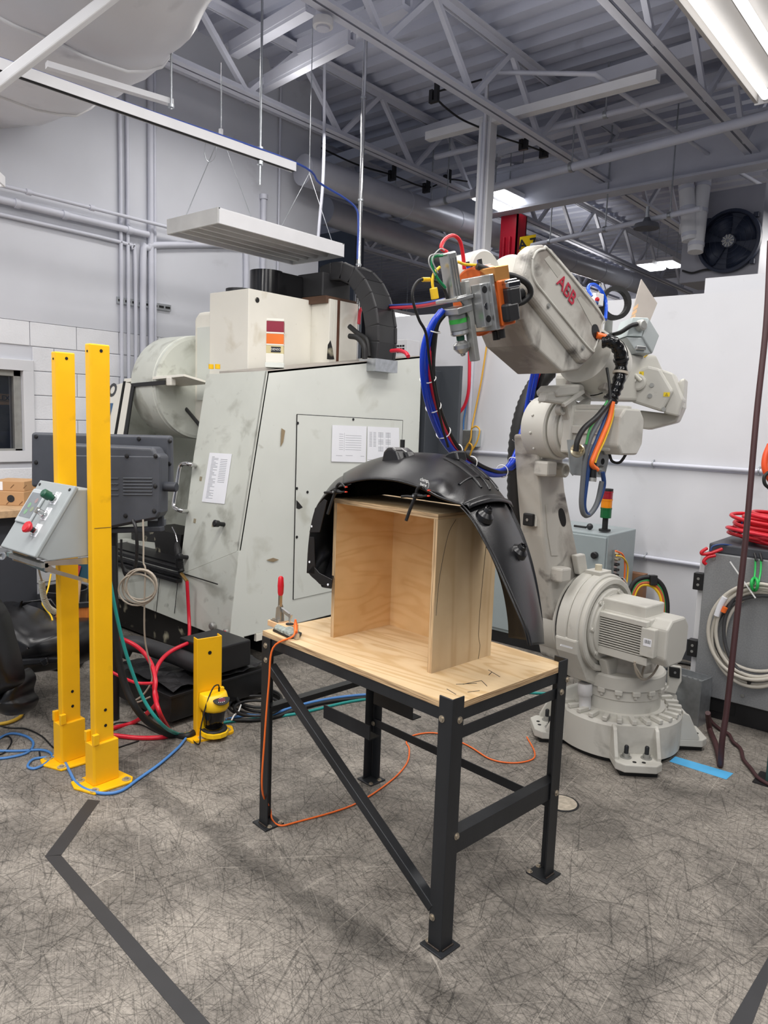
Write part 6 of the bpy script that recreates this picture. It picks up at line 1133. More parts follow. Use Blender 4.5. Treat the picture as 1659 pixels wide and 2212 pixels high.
tagtube([rp(1030, 575, .1), rp(1075, 590, .14), rp(1110, 597, .17), rp(1138, 612, .19), rp(1146, 634, .19), rp(1130, 652, .17), rp(1105, 657, .15), rp(1085, 655, .13)], .013, rubber, 'tool_cable', 'thick black cable looping from the changer past the wrist', 'cable', n=10)
tag(MB().tube(cat([rp(1128, 634, .16), rp(1105, 640, .15), rp(1085, 645, .13)], 6), .022, 12).build('cable_boot', rubber), 'ribbed black boot on the changer cable', 'sleeve')
# hose bundle from the tool to the elbow
bd = [(958, 672, .02), (938, 700, .0), (925, 745, -.03), (922, 800, -.06), (930, 860, -.10), (950, 920, -.16), (975, 965, -.2), (1006, 994, -.25), (1042, 1014, -.3), (1076, 1022, -.34), (1105, 1008, -.38), (1124, 975, -.40), (1135, 930, -.42), (1146, 880, -.42), (1155, 830, -.40), (1165, 785, -.36)]
hb = thing('hose_bundle', 'bundle of blue tubes with red and black lines hanging in a loop from the robot', 'hose bundle', rp(1005, 1000, -.25))
for k, (dx, dy, r_, mt_) in enumerate(((-8, 0, .0125, bluet), (0, -6, .0125, bluet), (1, 6, .0125, bluet), (6, -3, .009, redh), (9, 3, .012, rubber), (-4, 6, .0125, bluet), (12, -1, .010, rubber))):
    P = []
    for i, (x, y, c) in enumerate(bd): w_ = 1.25 if i > 1 else .7; ph = .35 * i; c_, s_ = math.cos(ph), math.sin(ph); P.append(rp(x + dx * w_ * .9, y + dy * w_ * .6, c + .012 * math.sin(k * 1.9 + i * .5)))
    MB().tube(cat(P, 5), r_, 8).build('tube', mt_, hb)
for i in (1, 3, 4, 5, 6, 7, 9, 10, 12, 13):
    p, q = rp(*bd[i]), rp(*bd[i + 1]); d = nrm(q - p); u, w, _ = frame(d); MB().tube([lerp(p, q, .3) + (u * math.cos(a) + w * math.sin(a)) * .034 for a in np.linspace(0, 6.0, 16)], .0028, 5, closed=True).build('cable_tie', whitec, hb)
tb = rp(1124, 965, -.38); MB().bar(tb, rp(1107, 950, -.36), .004, .002).build('tie_tail', whitec, hb); MB().bar(tb, rp(1132, 985, -.36), .004, .002).build('tie_tail', whitec, hb)
# corrugated black conduit beside the lower arm
cpts = cat([rp(x, y, c) for x, y, c in ((1185, 800, -.42), (1160, 830, -.44), (1136, 880, -.45), (1120, 950, -.46), (1116, 1030, -.46), (1118, 1110, -.45), (1126, 1190, -.44), (1140, 1270, -.42), (1160, 1340, -.40))], 10)
tag(MB().tube(cpts, [.056 if i % 2 else .051 for i in range(len(cpts))], 14).build('corrugated_conduit', rubber), 'thick black corrugated conduit beside the lower robot arm', 'conduit')
tagtube([rp(1205, 795, -.40), rp(1190, 800, -.42), rp(1170, 820, -.43), rp(1155, 850, -.42)], .028, rubber, 'corrugated_conduit', 'short black conduit curving under the upper robot arm', 'conduit', n=12)
# taped black trunk down the elbow, splaying into coloured cables
kp = [(1300, 738, .16), (1322, 738, .2), (1338, 760, .22), (1342, 790, .22), (1336, 825, .22), (1326, 850, .21), (1318, 866, .2)]
tr = thing('taped_cable_trunk', 'black taped cable trunk over the robot elbow splitting into coloured cables', 'cable', rp(1336, 800, .2)); kc = cat([rp(*k_) for k_ in kp], 7)
MB().tube(kc, [.030 + .003 * math.sin(i * 1.7) for i in range(len(kc))], 12).build('trunk', M('gloss_tape', (20, 20, 21), .18, var=.1), tr)
for i in (18, 24, 41): d = nrm(kc[i] - kc[i - 1]); MB().lathe(kc[i], d, [(-.006, .037), (.006, .037)], 16).build('tape_band', greyc if i == 24 else blackp, tr)
MB().tube(cat([rp(1288, 724, .15), rp(1305, 728, .17), rp(1322, 735, .2)], 4), .016, 8).build('orange_lead', orange, tr)
sp0 = (1318, 866)
for nm, mt_, r_, pts in (('black_lead', rubber, .013, ((1318, 866), (1290, 900), (1262, 925), (1248, 950), (1244, 975))), ('green_lead', greenc, .006, ((1312, 866), (1296, 895), (1275, 925), (1266, 960))), ('grey_lead', M('slate_cable', (96, 100, 104), .5), .012, ((1318, 868), (1300, 900), (1278, 940), (1265, 985), (1258, 1050), (1256, 1090), (1262, 1112), (1275, 1110), (1290, 1085), (1300, 1040))), ('navy_lead', M('navy_cable', (36, 66, 120), .4), .011, ((1320, 868), (1308, 905), (1290, 950), (1275, 990), (1266, 1050), (1262, 1095), (1272, 1112), (1290, 1090), (1304, 1050), (1302, 1020))),
                         ('orange_lead', orange, .012, ((1324, 868), (1316, 905), (1300, 945), (1285, 980), (1278, 1002), (1290, 1015))), ('yellow_lead', yelc, .006, ((1326, 868), (1322, 905), (1306, 950), (1292, 980), (1285, 1000)))):
    MB().tube(cat([rp(x, y, .22 + .01 * (len(nm) % 4)) for x, y in pts], 6), r_, 8).build(nm, mt_, tr)
MB().cyl(rp(1282, 1000, .24), rp(1280, 1035, .24), .018, n=14).build('connector', blackp, tr); MB().cyl(rp(1280, 1032, .24), rp(1279, 1040, .24), .02, n=14).build('connector_collar', alum_matt, tr)
# connector bracket under the elbow
bk = thing('connector_bracket', 'folded grey sheet bracket with round connectors under the robot elbow', 'bracket', rp(1270, 1000, .1))
MB().prism([rp(x, y, .14) for x, y in ((1262, 958), (1322, 964), (1306, 1032), (1236, 1026), (1240, 990))], -RR * .004).build('back_plate', grey_box, bk); MB().prism([rp(x, y, .145) for x, y in ((1226, 950), (1240, 950), (1246, 1000), (1238, 1028), (1232, 1020))], -RR * .004).build('side_plate', grey_box, bk)
for x, y in ((1306, 973), (1296, 1015), (1272, 985)): q = rp(x, y, .14); MB().lathe(q, RR, [(0, .022), (.01, .022), (.02, .016), (.02, .001)], 16).build('connector', alum_matt, bk)
q = rp(1302, 997, .1405); MB().cyl(q, q + RR * .001, .016, n=16).build('hole', dark_gap, bk); q = rp(1246, 976, .2); MB().lathe(q, nrm(RR * .6 - RBK * .6 + UZ * .4), [(0, .03), (.02, .034), (.024, .026), (.0, .022)], 20).build('gland_nut', M('brass_nickel', (190, 178, 150), .3, .8), bk)
# sheet plate with grey junction box on the rear of the upper arm
pl_ = thing('sheet_plate', 'tall bare metal plate standing on the robot rear, carrying a grey box', 'plate', D(1380, 740, 4.15)); pn = nrm(-FW * .95 + RX * .3)
P0 = D(1385, 740, 4.15); W_ = lambda x, y, o=0.: Pl(x, y, P0 + pn * o, pn)
MB().prism([W_(x, y) for x, y in ((1386, 603), (1420, 655), (1362, 796), (1340, 770), (1346, 740), (1362, 690))], -pn * .008).build('plate', M('mill_plate', (190, 182, 174), .4, .25, var=.08), pl_)
for i in range(3): MB().prism([W_(x, y, .001) for x, y in ((1362 + 3 * (2 - i) + 1, 664 + i * 11), (1374 + 3 * (2 - i) - 1, 656 + i * 11), (1373 + 3 * (2 - i) - 1, 664 + i * 11), (1362 + 3 * (2 - i), 671 + i * 11))], -pn * .0006).build('notch', wood_raw, pl_)
jb = thing('junction_box', 'grey steel junction box with a cable gland on the metal plate', 'box', W_(1388, 725, .05))
MB().prism([W_(x, y, .13) for x, y in ((1388, 727), (1401, 686), (1425, 725), (1410, 764))], -pn * .12).build('box_body', grey_box, jb, bev=.006); MB().prism([W_(x, y, .12) for x, y in ((1353, 726), (1367, 685), (1401, 686), (1388, 727))], -pn * .115).build('box_front', M('box_light', (188, 198, 198), .4), jb, bev=.004); MB().prism([W_(x, y, .12) for x, y in ((1353, 728), (1388, 729), (1408, 764), (1376, 762))], -pn * .115).build('box_under', grey_box, jb, bev=.004)
q = W_(1380, 704, .125); MB().lathe(q, nrm(pn - PU * .3), [(0, .03), (.03, .03), (.035, .02), (.035, .001)], 18).build('cable_gland', alum_matt, jb); q = W_(1384, 752, .128); MB().ob(q, (pn, nrm(np.cross(UZ, pn)), UZ), (.01, .03, .01)).build('latch', alum, jb, bev=.004)
tagtube([W_(1376, 700, .15), W_(1362, 704, .15), W_(1340, 718, .12), W_(1318, 724, .08), rp(1300, 722, .1)], .012, rubber, 'box_cable', 'black cable from the junction box to the upper robot arm', 'cable', n=8)
tagtube([W_(1402, 762, .06), W_(1394, 770, .05), W_(1380, 775, .04)], .004, yelc, 'box_wire', 'thin yellow wire under the junction box', 'wire')
# black ring guide and blue tube behind the arm
rg = thing('hose_ring', 'black plastic ring guide on a bracket at the back of the upper arm', 'ring', rp(1320, 655, .0)); gn = nrm(-FW * .93 + RX * .2 - UZ * .1); c = rp(1328, 655, .02)
MB().lathe(c, gn, [(-.018, .064), (-.018, .086), (.018, .086), (.018, .064), (-.018, .064)], 30, sm=False).build('ring', rubber, rg); q = rp(1303, 660, .0); MB().prism([rp(x, y, .03) for x, y in ((1296, 640), (1312, 640), (1312, 684), (1300, 690), (1294, 680))], -RR * .06).build('ring_foot', rubber, rg, bev=.006)
MB().prism([rp(x, y, -.03) for x, y in ((1297, 612), (1306, 640), (1306, 690), (1292, 650))], -RR * .005).build('ring_bracket', alum_matt, rg); MB().prism([rp(x, y, -.05) for x, y in ((1308, 690), (1324, 690), (1322, 722), (1304, 722))], -RR * .005).build('ring_post', alum_matt, rg)
tagtube([rp(1278, 640, .08), rp(1271, 625, .06), rp(1274, 616, .04), rp(1286, 616, .03), rp(1300, 630, .03), rp(1309, 655, .04), rp(1308, 690, .08)], .009, M('bright_blue_tube', (30, 90, 220), .2), 'air_tube', 'bright blue air tube looping behind the upper arm', 'tube', n=8)
vl = thing('air_valve', 'small white air valve block with a red button behind the upper arm', 'valve', rp(1286, 648, .02)); m = MB().ob(rp(1286, 648, .02), (RR, RBK, UZ), (.03, .03, .03)).build('valve_body', whitec, vl, bev=.004); q = rp(1290, 647, .055); MB().ball(q, .012, 10).build('red_button', red, vl); q = rp(1287, 655, .05); MB().ball(q, .014, 10).build('blue_collet', M('navy_cable', (36, 66, 120), .4), vl)
# ================================================================ ELECTRICAL CABINET behind the robot
ct = thing('electrical_cabinet', 'tall grey electrical cabinet against the partition behind the robot', 'cabinet', Z(1100, 1420))
cyf = 5.35; g0, g1 = Y(1315, 1156, cyf), Y(1060, 1140, cyf); xr = g1[0], g0[0]; zt2 = g0[2]; gr = X(1374, 1150, g0[0]); 
MB().bx((g1[0] - .15, cyf, .1), (g0[0], min(gr[1], PY - .06), zt2)).build('cabinet_body', M('cabinet_grey', (150, 160, 162), .4, var=.02), ct, bev=.008)
MB().bx((g1[0] - .12, cyf - .02, .13), (g0[0] - .01, cyf, zt2 - .02)).build('door', MATS['cabinet_grey'], ct, bev=.006)
MB().bx((g1[0] - .15, cyf + .02, 0), (g0[0], PY - .08, .1)).build('plinth', blackp, ct)
q = Y(1286, 1199, cyf - .02); MB().lathe(q, (0, -1, 0), [(0, .026), (.03, .026), (.034, .02), (.034, .001)], 18).build('door_knob', blackp, ct)
q0, q1 = X(1322, 1188, g0[0]), X(1330, 1245, g0[0]); yq = q0[1] + .04; MB().bx((g0[0], yq - .03, q1[2] - .1), (g0[0] + .02, yq + .03, q0[2])).build('connector_strip', alum, ct)
for k in range(7):
    zz = lerp(q0[2] - .03, q1[2] - .06, k / 6)
    for s_ in (-.014, .014): MB().cyl((g0[0] + .02, yq + s_, zz), (g0[0] + .045, yq + s_, zz), .010, n=12).build('socket', M('brass_nickel', (190, 178, 150), .3, .8) if k in (0, 1, 5, 6) else blackp, ct)
s_l = thing('stack_light', 'red amber and green stack light on the grey cabinet', 'lamp', Y(1307, 1146, cyf + .12)); c = Y(1306, 1147, cyf + .12)
hz = [Y(1306, y, cyf + .12)[2] - c[2] for y in (1147, 1143, 1118, 1096, 1077, 1060, 1055)]
for nm, a, b, r_, mt_ in (('base_flange', 0, hz[1], .045, rubber), ('stem', hz[1], hz[2], .022, rubber), ('green_lens', hz[2] + .0, hz[3], .042, seg_g), ('amber_lens', hz[3], hz[4], .042, M('lens_amber_light', (232, 140, 24), .2, var=.03)), ('red_lens', hz[4], hz[5], .042, seg_r), ('cap', hz[5], hz[6], .043, rubber)):
    MB().lathe(c, UZ, [(a, r_), (b, r_)] if 'lens' not in nm else [(a, r_ * .98), (a + .006, r_), (b - .012, r_), (b - .012, r_ * 1.05), (b, r_ * 1.05)], 24).build(nm, mt_, s_l)
wt_ = thing('hand_tool', 'small black antenna like tool lying on the cabinet top', 'tool', (g0[0] - .3, cyf + .12, zt2)); p, q = Y(1240, 1140, cyf + .14), Y(1266, 1143, cyf + .14); MB().cyl((p[0], cyf + .14, zt2 + .016), (q[0], cyf + .14, zt2 + .016), .009, n=10).build('handle', rubber, wt_); MB().ball((q[0] + .03, cyf + .14, zt2 + .026), .026, 12).build('ball_head', M('dull_black', (40, 40, 42), .4), wt_)
for k, (mt_, lab, pts) in enumerate(((orange, 'orange cable from the upper socket of the grey cabinet', ((1330, 1190), (1345, 1198), (1350, 1220), (1347, 1270), (1342, 1305))), (yelc, 'yellow cable beside the orange one on the grey cabinet', ((1332, 1200), (1346, 1205), (1356, 1225), (1352, 1270), (1346, 1300))), (M('white_lead', (226, 226, 224), .4), 'white cable from the lower socket of the grey cabinet', ((1332, 1248), (1346, 1250), (1354, 1262), (1358, 1280))), (teal, 'teal cable dropping from the lowest socket of the grey cabinet', ((1325, 1246), (1322, 1265), (1321, 1285))), (rubber, 'black right angle lead on the grey cabinet', ((1326, 1238), (1330, 1246), (1345, 1250)))))  :
    tagtube([Pl(x, y, (g0[0] + .06 + .01 * k, 0, 0), (1, 0, 0)) for x, y in pts], .007, mt_, 'cabinet_cable', lab, 'cable')
bd_ = thing('timber_post', 'brown timber offcut leaning upright beside the grey cabinet', 'wood', Z(1392, 1420)); p0, p1 = Y(1374, 1238, 5.9), Y(1388, 1240, 5.9); MB().bx((p0[0] - .05, 5.88, 0), (p1[0] + .02, 5.96, p0[2])).build('timber', M('brown_timber', (142, 102, 74), .7, var=.1, sc=6), bd_)
# thick cable hump over the motor
for k, (r_, mt_, dx, lab) in enumerate(((.016, rubber, 0, 'outer black cable of the arch behind the robot motor'), (.010, greenc, 7, 'green cable of the arch behind the robot motor'), (.012, M('rust_cable', (190, 96, 56), .5), 12, 'rust orange cable of the arch behind the robot motor'), (.010, yelc, 17, 'yellow cable of the arch behind the robot motor'))):
    tagtube([D(1355 + dx * .7, 1330, 4.75), D(1356 + dx * .8, 1290, 4.75), D(1372 + dx * .6, 1256 + dx * .6, 4.75), D(1402, 1247 + dx, 4.75), D(1428 - dx * .6, 1262 + dx * .7, 4.75), D(1440 - dx * .7, 1295, 4.75), D(1441 - dx * .7, 1340, 4.75)], r_, mt_, 'arched_cable', lab, 'cable', 'cable arch behind the robot motor', 8)
tag(MB().ob(D(1410, 1253, 4.74), (RX, UY, FW), (.022, .032, .03)).build('cable_strap', rubber, bev=.004), 'black strap around the cable arch', 'strap')
# transformer box, stop bracket
tf = thing('transformer', 'bare metal transformer box with open top beside the robot base', 'box', Z(1500, 1570)); a = Z(1506, 1571); ux = nrm(Z(1529, 1560) - a); uy = nrm(V(-ux[1], ux[0], 0)); ux2 = nrm(Z(1462, 1545) - a) 
w1 = np.linalg.norm(Z(1529, 1560) - a); w2 = .30; h_ = .30; e1_, e2_ = ux, nrm(V(-ux[1], ux[0], 0)); 
if e2_ @ (Z(1462, 1545) - a) < 0: e2_ = -e2_
m = MB(); c0 = a + e1_ * w1 / 2 + e2_ * w2 / 2
for (ce, he) in ((a + e1_ * w1 / 2, (w1 / 2, .003, h_ / 2)), (a + e1_ * w1 / 2 + e2_ * w2, (w1 / 2, .003, h_ / 2)), (a + e2_ * w2 / 2, (.003, w2 / 2, h_ / 2)), (a + e1_ * w1 + e2_ * w2 / 2, (.003, w2 / 2, h_ / 2))): m.ob(ce + UZ * h_ / 2, (e1_, e2_, UZ), he)
m.build('case', galv, tf); MB().ob(c0 + UZ * (h_ * .86), (e1_, e2_, UZ), (w1 / 2 - .004, w2 / 2 - .004, .004)).build('perforated_deck', M('deck_grey', (120, 122, 122), .5), tf); MB().ob(a + e2_ * w2 * .98 + e1_ * w1 / 2 + UZ * (h_ + .01), (e1_, e2_, UZ), (w1 * .9, .03, .012)).build('rear_lip', alum, tf)
for i in range(5):
    for j in range(7): c = c0 + e1_ * (i - 2) * w1 * .16 + e2_ * (j - 3) * w2 * .12 + UZ * (h_ * .86 + .004); MB().cyl(c, c + UZ * .0008, .007, n=8).build('perforation', dark_gap, tf)
MB().ob(a + e1_ * w1 + e1_ * .003 + e2_ * w2 * .5 + UZ * h_ * .5, (e1_, e2_, UZ), (.001, w2 * .42, h_ * .42)).build('data_plate', paper, tf)
stp = thing('stop_block', 'grey angled stop bracket with a black rubber block beside the robot base', 'bracket', Z(1455, 1545)); o = D(1457, 1480, 4.72); f_ = lambda x, y, k=0.: Pl(x, y, o - FW * k, FW)
MB().prism([f_(x, y) for x, y in ((1446, 1437), (1473, 1440), (1473, 1472), (1466, 1484), (1460, 1500), (1432, 1494), (1444, 1482))], FW * .03).build('bracket', robot_m, stp, bev=.006); MB().prism([f_(x, y, .012) for x, y in ((1447, 1440), (1470, 1444), (1469, 1466), (1447, 1462))], FW * .02).build('rubber_block', rubber, stp, bev=.004); q = f_(1458, 1453, .014); MB().cyl(q, q - FW * .002, .008, n=12).build('screw', alum, stp); MB().prism([f_(x, y, -.01) for x, y in ((1432, 1496), (1462, 1502), (1470, 1600), (1440, 1600))], FW * .05).build('pedestal', robot_m, stp)
# ================================================================ YELLOW GUARD POSTS and the control box
def guard_post(px, py, top, label, a=.028):
    c = Z(px, py); t = thing('guard_post', label, 'post', c, 'yellow guard posts'); h = CH + (ray(*top)[2]) * (c[:2] @ ray(*top)[:2]) / (ray(*top)[:2] @ ray(*top)[:2]); x, y = c[0], c[1]; ya, yb = .045, .03
    m = MB()
    m.prism([V(x - .024, y - .05, .02), V(x + .024, y - .05, .02), V(x + .024, y + .05, .02), V(x - .024, y + .05, .02)], UZ * (h - .02)); m.build('tube', yellow, t, bev=.006)
    m = MB(); m.prism([V(x - .04, y - .07, .012), V(x + .035, y - .07, .012), V(x + .042, y - .06, .012), V(x + .042, y + .065, .012), V(x - .04, y + .065, .012)], UZ * .21); m.build('socket', yellow, t, bev=.004)
    m = MB(); m.prism([V(x - .09, y - .12, 0), V(x - .02, y - .14, 0), V(x + .10, y - .10, 0), V(x + .12, y + .09, 0), V(x + .08, y + .12, 0), V(x - .09, y + .10, 0)], UZ * .012); b = m.build('base_plate', yellow, t, bev=.004)
    for dx, dy in ((-.065, -.085), (.075, -.085), (.085, .08), (-.06, .075)): q = V(x + dx, y + dy, .012); MB().lathe(q, UZ, [(0, .022), (.003, .022), (.003, .001)], 16).build('washer', M('worn_washer', (186, 170, 130), .5, .4, var=.2), b); MB().tube([q + UZ * .003, q + UZ * .010], .011, 6).build('anchor_bolt', alum_matt, b)
    for s_ in (-1, 1): m = MB(); m.bx((x + s_ * .026, y - .07, .222), (x + s_ * .048, y - .04, .275)); m.build('latch_tab', yellow, t, bev=.003)
    for zz in (.30, .38, h - .03): q = V(x + .0245, y + .005, zz); MB().cyl(q, q + V(.0008, 0, 0), .008, n=12).build('hole', dark_gap, t)
    q = V(x, y - .0505, h - .035); MB().cyl(q, q - V(0, .0008, 0), .006, n=10).build('hole', dark_gap, t)
    return t, c, h
pR, cR, hR = guard_post(222, 1688, (212, 744), 'right yellow guard post, nearer and taller in view, beside the control box')
pL, cL, hL = guard_post(152, 1640, (135, 761), 'left yellow guard post standing behind the control box')
m = MB(); m.bar(V(cR[0] + .0246, cR[1] - .04, X(220, 1140, cR[0] + .025)[2]), V(cR[0] + .0246, cR[1] + .045, X(228, 1140, cR[0] + .025)[2]), .002, .001, (1, 0, 0)); m.build('marker_line', blackink, pR)
# control box: sloped desk enclosure, its closed side towards the camera
bxx = cR[0] - .03; sd = [X(x, y, bxx) for x, y in ((168, 1057), (205, 1057), (205, 1200), (104, 1212), (82, 1204))]
bw = .34; tb_ = thing('control_box', 'grey sloped control box with screen and buttons mounted on the posts', 'control box', sum(sd) / 5)
MB().prism(sd, V(-bw, 0, 0)).build('enclosure', grey_box, tb_, bev=.006)
fa, fb = sd[0], sd[4]; fu = V(-1, 0, 0); fd = nrm(fb - fa); fn = nrm(np.cross(fu, fd)); 
if fn @ V(0, -1, .6) < 0: fn = -fn
fl_ = np.linalg.norm(fb - fa)
def CB(u, v, o=0.): return fa + fu * u * bw + fd * v * fl_ + fn * o      # u: 0 right edge .. 1 left, v: 0 top .. 1 bottom
MB().prism([CB(-.02, -.02), CB(1.02, -.02), CB(1.02, 1.02), CB(-.02, 1.02)], fn * .022).build('lid', grey_box, tb_, bev=.006)
for u, v in ((.06, .05), (.94, .05)): q = CB(u, v, .022); MB().lathe(q, fn, [(0, .008), (.004, .007), (.004, .001)], 12).build('lid_screw', blackp, tb_)
sc_ = MB().prism([CB(.54, .13, .022), CB(.98, .13, .022), CB(.98, .64, .022), CB(.54, .64, .022)], fn * .012).build('screen_bezel', M('bezel_grey', (176, 182, 184), .4), tb_, bev=.006)
MB().prism([CB(.59, .19, .034), CB(.93, .19, .034), CB(.93, .56, .034), CB(.59, .56, .034)], fn * .0012).build('screen', M('screen_off', (120, 126, 130), .12, var=.12, sc=18), sc_)
for (u, v, c_) in ((.8, .38, (120, 160, 124)), (.68, .30, (150, 128, 128)), (.67, .43, (136, 146, 120)), (.8, .48, (120, 126, 140))): q = CB(u, v, .0353); MB().cyl(q, q + fn * .0006, .014, n=16).build('screen_icon', M('icon_%d' % c_[0], c_, .4, var=0), sc_)
for v, kind in ((.22, 'g'), (.455, 's'), (.70, 'r')):
    q = CB(.30, v, .022); MB().prism([CB(.22, v - .11, .022), CB(.37, v - .11, .022), CB(.37, v + .07, .022), CB(.22, v + .07, .022)], fn * .001).build('legend_plate', paper, tb_)
    if kind != 'r': text({'g': 'ON', 's': 'RUN'}[kind] if 0 else 'I O', 'lettering', blackink, tb_, CB(.295, v - .09, .0232), -fu, -fd, .016, .0002)
    MB().lathe(q, fn, [(0, .022), (.014, .022), (.016, .018)], 20).build('collar', chrome, tb_)
    if kind == 'g': MB().lathe(q, fn, [(.012, .016), (.03, .017), (.031, .022), (.064, .021), (.07, .014), (.07, .001)], 22).build('green_button', M('dark_green', (28, 84, 62), .2), tb_)
    if kind == 's': MB().lathe(q, fn, [(.012, .015), (.045, .015), (.05, .012), (.05, .001)], 20).build('selector', chrome, tb_); MB().ob(q + fn * .05, (fu, fd, fn), (.005, .014, .006)).build('selector_bar', alum_matt, tb_)
    if kind == 'r': MB().lathe(q, fn, [(.012, .013), (.03, .013)], 18).build('button_neck', blackp, tb_); MB().lathe(q, fn, [(.03, .018), (.04, .026), (.05, .029), (.057, .023), (.057, .001)], 24).build('stop_button', red, tb_)
br = thing('box_bracket', 'machined aluminium bracket with cutouts under the control box', 'bracket', X(150, 1215, bxx)); bo = bxx + .004
def BR(x, y): return X(x, y, bo)
m = MB(); 
for pts in ([(97, 1213), (207, 1203), (207, 1218), (110, 1222), (98, 1226)], [(97, 1220), (110, 1222), (124, 1232), (207, 1256), (207, 1264), (98, 1234)], [(193, 1215), (207, 1214), (207, 1262), (193, 1258)]): m.prism([BR(x, y) for x, y in pts], V(-.012, 0, 0))
m.build('side_plate', alum, br); m = MB()
for pts in ([(97, 1213), (207, 1203), (207, 1218), (98, 1226)], [(97, 1220), (207, 1256), (207, 1264), (98, 1234)]): m.prism([BR(x, y) - V(bw - .01, 0, 0) for x, y in pts], V(-.012, 0, 0))
m.build('side_plate', alum, br); p, q = BR(97, 1222), BR(97, 1222) - V(bw, 0, 0); MB().bar(p, q, .03, .02).build('cross_bar', alum_matt, br)
# strip of the blue sticker on machine seen through the bracket
tag(MB().prism([D(x, y, 4.4) for x, y in ((163, 1216), (193, 1214), (193, 1252), (160, 1244))], FW * .006).build('blue_plate', M('deep_teal', (30, 74, 92), .5)), 'dark blue printed plate seen through the bracket cutout', 'plate')
tag(MB().bar(D(172, 1222, 4.39), D(164, 1250, 4.39), .02, .002, -FW).build('red_stripe_label', M('red_print', (170, 50, 60), .5, var=.2, sc=60)), 'red printed strip on the plate seen through the bracket cutout', 'label')
# curly cord below the control box
cc_ = thing('curly_cord', 'beige coiled cord hanging under the control box', 'cord', D(92, 1280, 3.85)); cpath = cat([D(80, 1213, 3.75), D(86, 1240, 3.8), D(90, 1255, 3.85), D(92, 1275, 3.87), D(96, 1295, 3.9), D(105, 1312, 3.95), D(119, 1322, 4.0)], 6); MB().tube(cpath[:13], .005, 6).build('straight_lead', greyc, cc_)
pc_ = cpath[12:]; hx = []; Nn = 26 * 10
for i in range(Nn): 
    t_ = i / (Nn - 1) * (len(pc_) - 1); k = min(int(t_), len(pc_) - 2); b_ = lerp(pc_[k], pc_[k + 1], t_ - k); u, w, _ = frame(pc_[k + 1] - pc_[k]); a = i * 2 * math.pi / 10; hx.append(b_ + (u * math.cos(a) + w * math.sin(a)) * .013)
MB().tube(hx, .004, 5).build('coil', M('cord_ivory', (196, 194, 180), .5), cc_)
# ================================================================ SCANNER POST
sc0 = Z(452, 1588); x, y = sc0[0], sc0[1]; hS = Z(0, 0)[2]; hS = CH + ray(450, 1388)[2] * (sc0[:2] @ ray(450, 1388)[:2]) / (ray(450, 1388)[:2] @ ray(450, 1388)[:2]) + .03
sp_ = thing('scanner_post', 'short yellow channel post carrying the laser scanner', 'post', sc0); dA = nrm(V(.52, .86, 0)); dA = nrm(Z(490, 1583) - Z(412, 1602)); dB = np.cross(UZ, dA); 
if dB @ FW < 0: dB = -dB
G = lambda a, b, z: sc0 + dA * a + dB * b + UZ * z; wS = .075; dS = .055
m = MB(); m.prism([G(-wS, 0, .01), G(wS, 0, .01), G(wS, dS, .01), G(wS - .006, dS, .01), G(wS - .006, .006, .01), G(-wS + .006, .006, .01), G(-wS + .006, dS, .01), G(-wS, dS, .01)], UZ * (hS - .01)); m.build('channel', yellow, sp_, bev=.002, seg=1)
m = MB(); m.prism(cat([G(-.13, -.03, 0), G(-.10, -.06, 0), G(.10, -.06, 0), G(.14, -.02, 0), G(.13, .05, 0), G(-.12, .08, 0)], 5, True), UZ * .012); m.build('base_plate', yellow, sp_)
for a, b in ((.105, -.015), (-.06, -.035)): q = G(a, b, .012); MB().lathe(q, UZ, [(0, .022), (.004, .022), (.004, .001)], 18).build('washer', M('worn_washer', (186, 170, 130), .5, .4, var=.2), sp_); MB().tube([q, q + UZ * .014], .011, 6).build('anchor_bolt', alum_matt, sp_)
q = G(-.0, -.0008, hS - .09); MB().cyl(q, q - dB * .0006, .011, n=14).build('hole', dark_gap, sp_)
ls = thing('laser_scanner', 'yellow and black safety laser scanner low on the yellow channel post', 'scanner', G(.03, -.08, .06)); LS = lambda a, b, z: G(.012 + a, -.004 - b, z)
hd = [(-.078, .0), (-.078, .05), (-.068, .085), (-.04, .115), (.0, .125), (.04, .115), (.068, .085), (.078, .05), (.078, .0)]
m = MB(); m.grid([[LS(a * s_, b * s2, z) for a, b in hd] for z, s_, s2 in ((.175, .92, .92), (.19, 1, 1), (.225, 1, 1), (.262, .95, .72), (.268, .9, .6))]); m.poly([LS(a * .9, b * .6, .268) for a, b in hd]); m.poly([LS(a * .92, b * .92, .175) for a, b in hd][::-1]); m.build('scanner_head', yel2, ls, merge=True)
m = MB(); m.grid([[LS(a * s_, b * s_, z) for a, b in hd] for z, s_ in ((.06, .60), (.07, .66), (.175, .86))]); m.build('black_window', M('scanner_window', (16, 14, 14), .12, var=0), ls)
m = MB(); m.grid([[LS(a * s_, b * s_, z) for a, b in hd] for z, s_ in ((.052, .92), (.056, .94), (.056, .6))]); m.build('window_foot', rubber, ls)
m = MB(); m.prism([LS(a * 1.0, b * 1.0, .022) for a, b in hd], UZ * .03); m.build('lower_bumper', yel2, ls, bev=.005); m = MB(); m.prism([LS(-.064, 0, .02), LS(.064, 0, .02), LS(.064, -.0, .27), LS(-.064, 0, .27)], -dB * .012); m.build('mount_plate', yel2, ls, bev=.002)
fn2 = nrm(-dB * .70 + UZ * .72); q0 = LS(.006, .112, .25); ua_ = nrm(np.cross(UZ, fn2)); ua_ = ua_ if ua_ @ RX > 0 else -ua_; va_ = np.cross(fn2, ua_); va_ = va_ if va_[2] > 0 else -va_
